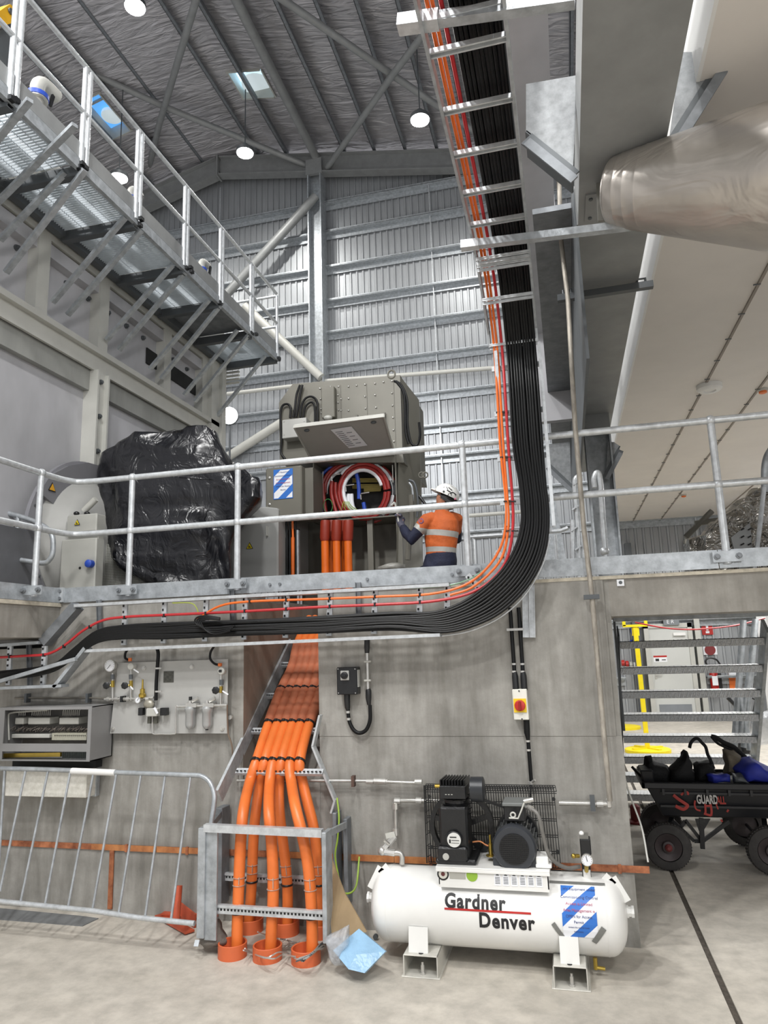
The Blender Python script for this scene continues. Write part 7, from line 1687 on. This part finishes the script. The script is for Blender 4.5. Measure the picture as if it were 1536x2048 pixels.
def stanchion(q, Y_, lb, h_=True):
    b_ = PZ(*q, 0); o = E('yellow_stanchion', lb, 'stanchion', b_, group='yellow barrier stanchions')
    MB().lathe((b_.x, b_.y, 0), (0, 0, 1), [(0, .37), (.05, .37), (.06, .35), (.06, .3)], 36).build('base', YEL, o, True)
    MB().bar((b_.x, b_.y, .02), (b_.x-.02, b_.y-.05, 2.12), .075, .075).build('pole', YEL, o)
    for a_ in (.6, 2.2): MB().bar((b_.x-.3*math.cos(a_), b_.y-.3*math.sin(a_), .07), (b_.x+.3*math.cos(a_), b_.y+.3*math.sin(a_), .07), .06, .02).build('base_web', YEL, o)
    MB().cbox((b_.x-.02, b_.y-.05, 2.1), .4, .1, .04).cbox((b_.x-.2, b_.y-.05, 2.14), .05, .1, .08).cbox((b_.x+.16, b_.y-.05, 2.14), .05, .1, .08).cbox((b_.x-.02, b_.y-.06, 2.0), .12, .02, .14).build('top_bracket', YEL, o)
stanchion((1296, 1504), 13, 'yellow stanchion with T-shaped top seen through the stair')
b_ = PZ(1243, 1457, 0); o = E('yellow_stanchion', 'second yellow stanchion base farther back at the wall edge', 'stanchion', b_)
MB().lathe((b_.x, b_.y, 0), (0, 0, 1), [(0, .4), (.05, .4), (.06, .36)], 32).build('base', YEL, o, True)
og_ = E('orange_hivis_board', 'orange sheet hanging behind the stair handrail tubes', 'sheet', PY(1466, 1365, BW-.06))
MB().box(PY(1457, 1350, 18.4).x, PY(1475, 1350, 18.4).x, 18.41, 18.5, PY(1465, 1382, 18.4).z, PY(1465, 1350, 18.4).z).build('sheet_body', ORANGE, og_)
MB().box(PY(1458, 1350, 18.4).x, PY(1475, 1350, 18.4).x, 18.39, 18.41, PY(1465, 1350, 18.4).z, PY(1465, 1344, 18.4).z).build('sheet_band', PAPER, og_)
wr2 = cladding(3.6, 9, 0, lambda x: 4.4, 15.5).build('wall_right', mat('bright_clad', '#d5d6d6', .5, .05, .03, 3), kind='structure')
rp_ = E('red_tape', 'thin red and black cable slung across in front of the far door', 'cable', PY(1350, 1257, 12))
MB().tube(smooth_path([PY(1270, 1245, 12), PY(1330, 1256, 12), PY(1380, 1259, 12), PY(1430, 1256, 12), PY(1480, 1249, 12), PY(1530, 1236, 12)]), .012, 6).build('cable_run', REDC, rp_, True)
for pth, m_ in (([(1262, 1256), (1266, 1268), (1275, 1266)], BLUE), ([(1262, 1280), (1266, 1287), (1275, 1284)], BLUE)):
    MB().tube(smooth_path([PY(a, c, 18.42) for a, c in pth]), .03, 8).build('blue_hook', m_, None, True, label='blue hose hook on far wall, ' + ('upper' if pth[0][1] < 1270 else 'lower')+' of the pair', cat='hook')
rc = E('red_fittings', 'red and white pipe fittings on the far wall left of the door', 'fittings', PY(1258, 1328, 17.8))
for i, m_ in enumerate((RED, RED, LGREY, WHITEM, LGREY)): MB().lathe(PY(1243+i*8, 1326+i*1.5, 18.42), (1, 0, 0), [(0, .07), (.07, .07)], 10).build('fitting', m_, rc)
rb2 = E('red_pump', 'red and dark object on the floor just behind the wall corner', 'pump', PZ(1270, 1642, 0))
MB().lathe(PZ(1268, 1650, .0)+V((.03, .1, 0)), (0, 0, 1), [(0, .1), (.02, .1), (.03, .05), (.16, .05), (.18, .03)], 16).build('pump_body', mat('dim_red', '#7a2224', .5, .1, .1, 8), rb2, True)
bx_ = E('bicycle_wheel', 'dark wheels of a trolley behind the stair tubes', 'trolley', PZ(1475, 1472, 0))
for (a, c, r_) in ((1463, 1462, .14), (1477, 1466, .16)):
    p = PY(a, c, 12.5); p.z = r_; MB().lathe(p, (.7, 1, 0), [(-.04, r_*.8), (-.04, r_), (.04, r_), (.04, r_*.8)], 20).build('wheel', BLACK, bx_, True)
MB().tube([PY(1455, 1395, 12.5), PY(1470, 1410, 12.5), PY(1480, 1440, 12.5), PY(1495, 1462, 12.5)], .03, 8).tube([PY(1478, 1385, 12.5), PY(1512, 1400, 12.5), PY(1500, 1462, 12.5)], .02, 8).build('trolley_frame', BLACKP, bx_, True)
blob(dens([(1500, 1440), (1520, 1425), (1545, 1420), (1545, 1490), (1510, 1490)], 2), 10.5, .5, 'sheet', GLASSY, E('plastic_heap', 'heap of pale plastic sheeting at the right edge behind the cart', 'plastic', PY(1530, 1480, 10.5)), .04, 4)
# ================================================================ LAMPS
def lamp(q, d, lb, rod=True):
    p = q if isinstance(q, Vector) else PRF(q[0], q[1], d)
    o = E('high_bay_lamp', lb, 'lamp', p, group='high bay lamps')
    MB().lathe(p, (0, 0, 1), [(0, .23), (.1, .23), (.13, .12), (.25, .08)], 24).build('lamp_housing', STEELD, o, True)
    MB().lathe(p-V((0, 0, .02)), (0, 0, 1), [(0, .215), (.02, .215)], 24).build('lamp_lens', LAMP, o)
    if rod: MB().cyl(p+V((0, 0, .2)), V((p.x, p.y, roofz(p.x)-.25)), .015, 6).build('suspension_rod', STEELD, o)
    l = bpy.data.lights.new('lamp_glow', 'AREA'); l.shape = 'DISK'; l.size = .34; l.energy = 190*KL; l.color = (1, .98, .94)
    lo_ = bpy.data.objects.new('lamp_light', l); COL.objects.link(lo_); lo_.location = p-V((0, 0, .05)); 
    return o
lamp((840, 240), 2.2, 'bright high bay lamp hanging right of the roof brace crossing')
lamp((490, 306), 2.2, 'bright high bay lamp hanging below the pale skylight')
lamp((270, 14), 1.4, 'bright high bay lamp at the top left edge')
lamp((238, 356), 3.5, 'small bright lamp seen behind the catwalk railing')
wlm = E('wall_floodlight', 'bright floodlight on the gable wall behind the black sheet', 'lamp', PY(460, 833, 12))
p = PY(460, 833, 12); MB().lathe(p, (.25, -1, -.1), [(0, .17), (.06, .17)], 20).build('flood_housing', STEELD, wlm); MB().lathe(p+V((.01, -.065, 0)), (.25, -1, -.1), [(0, .16), (.01, .16)], 20).build('flood_lens', LAMP, wlm)
MB().cyl(p, V((p.x, 12.02, DK)), .02, 8).build('flood_stand', STEELD, wlm)
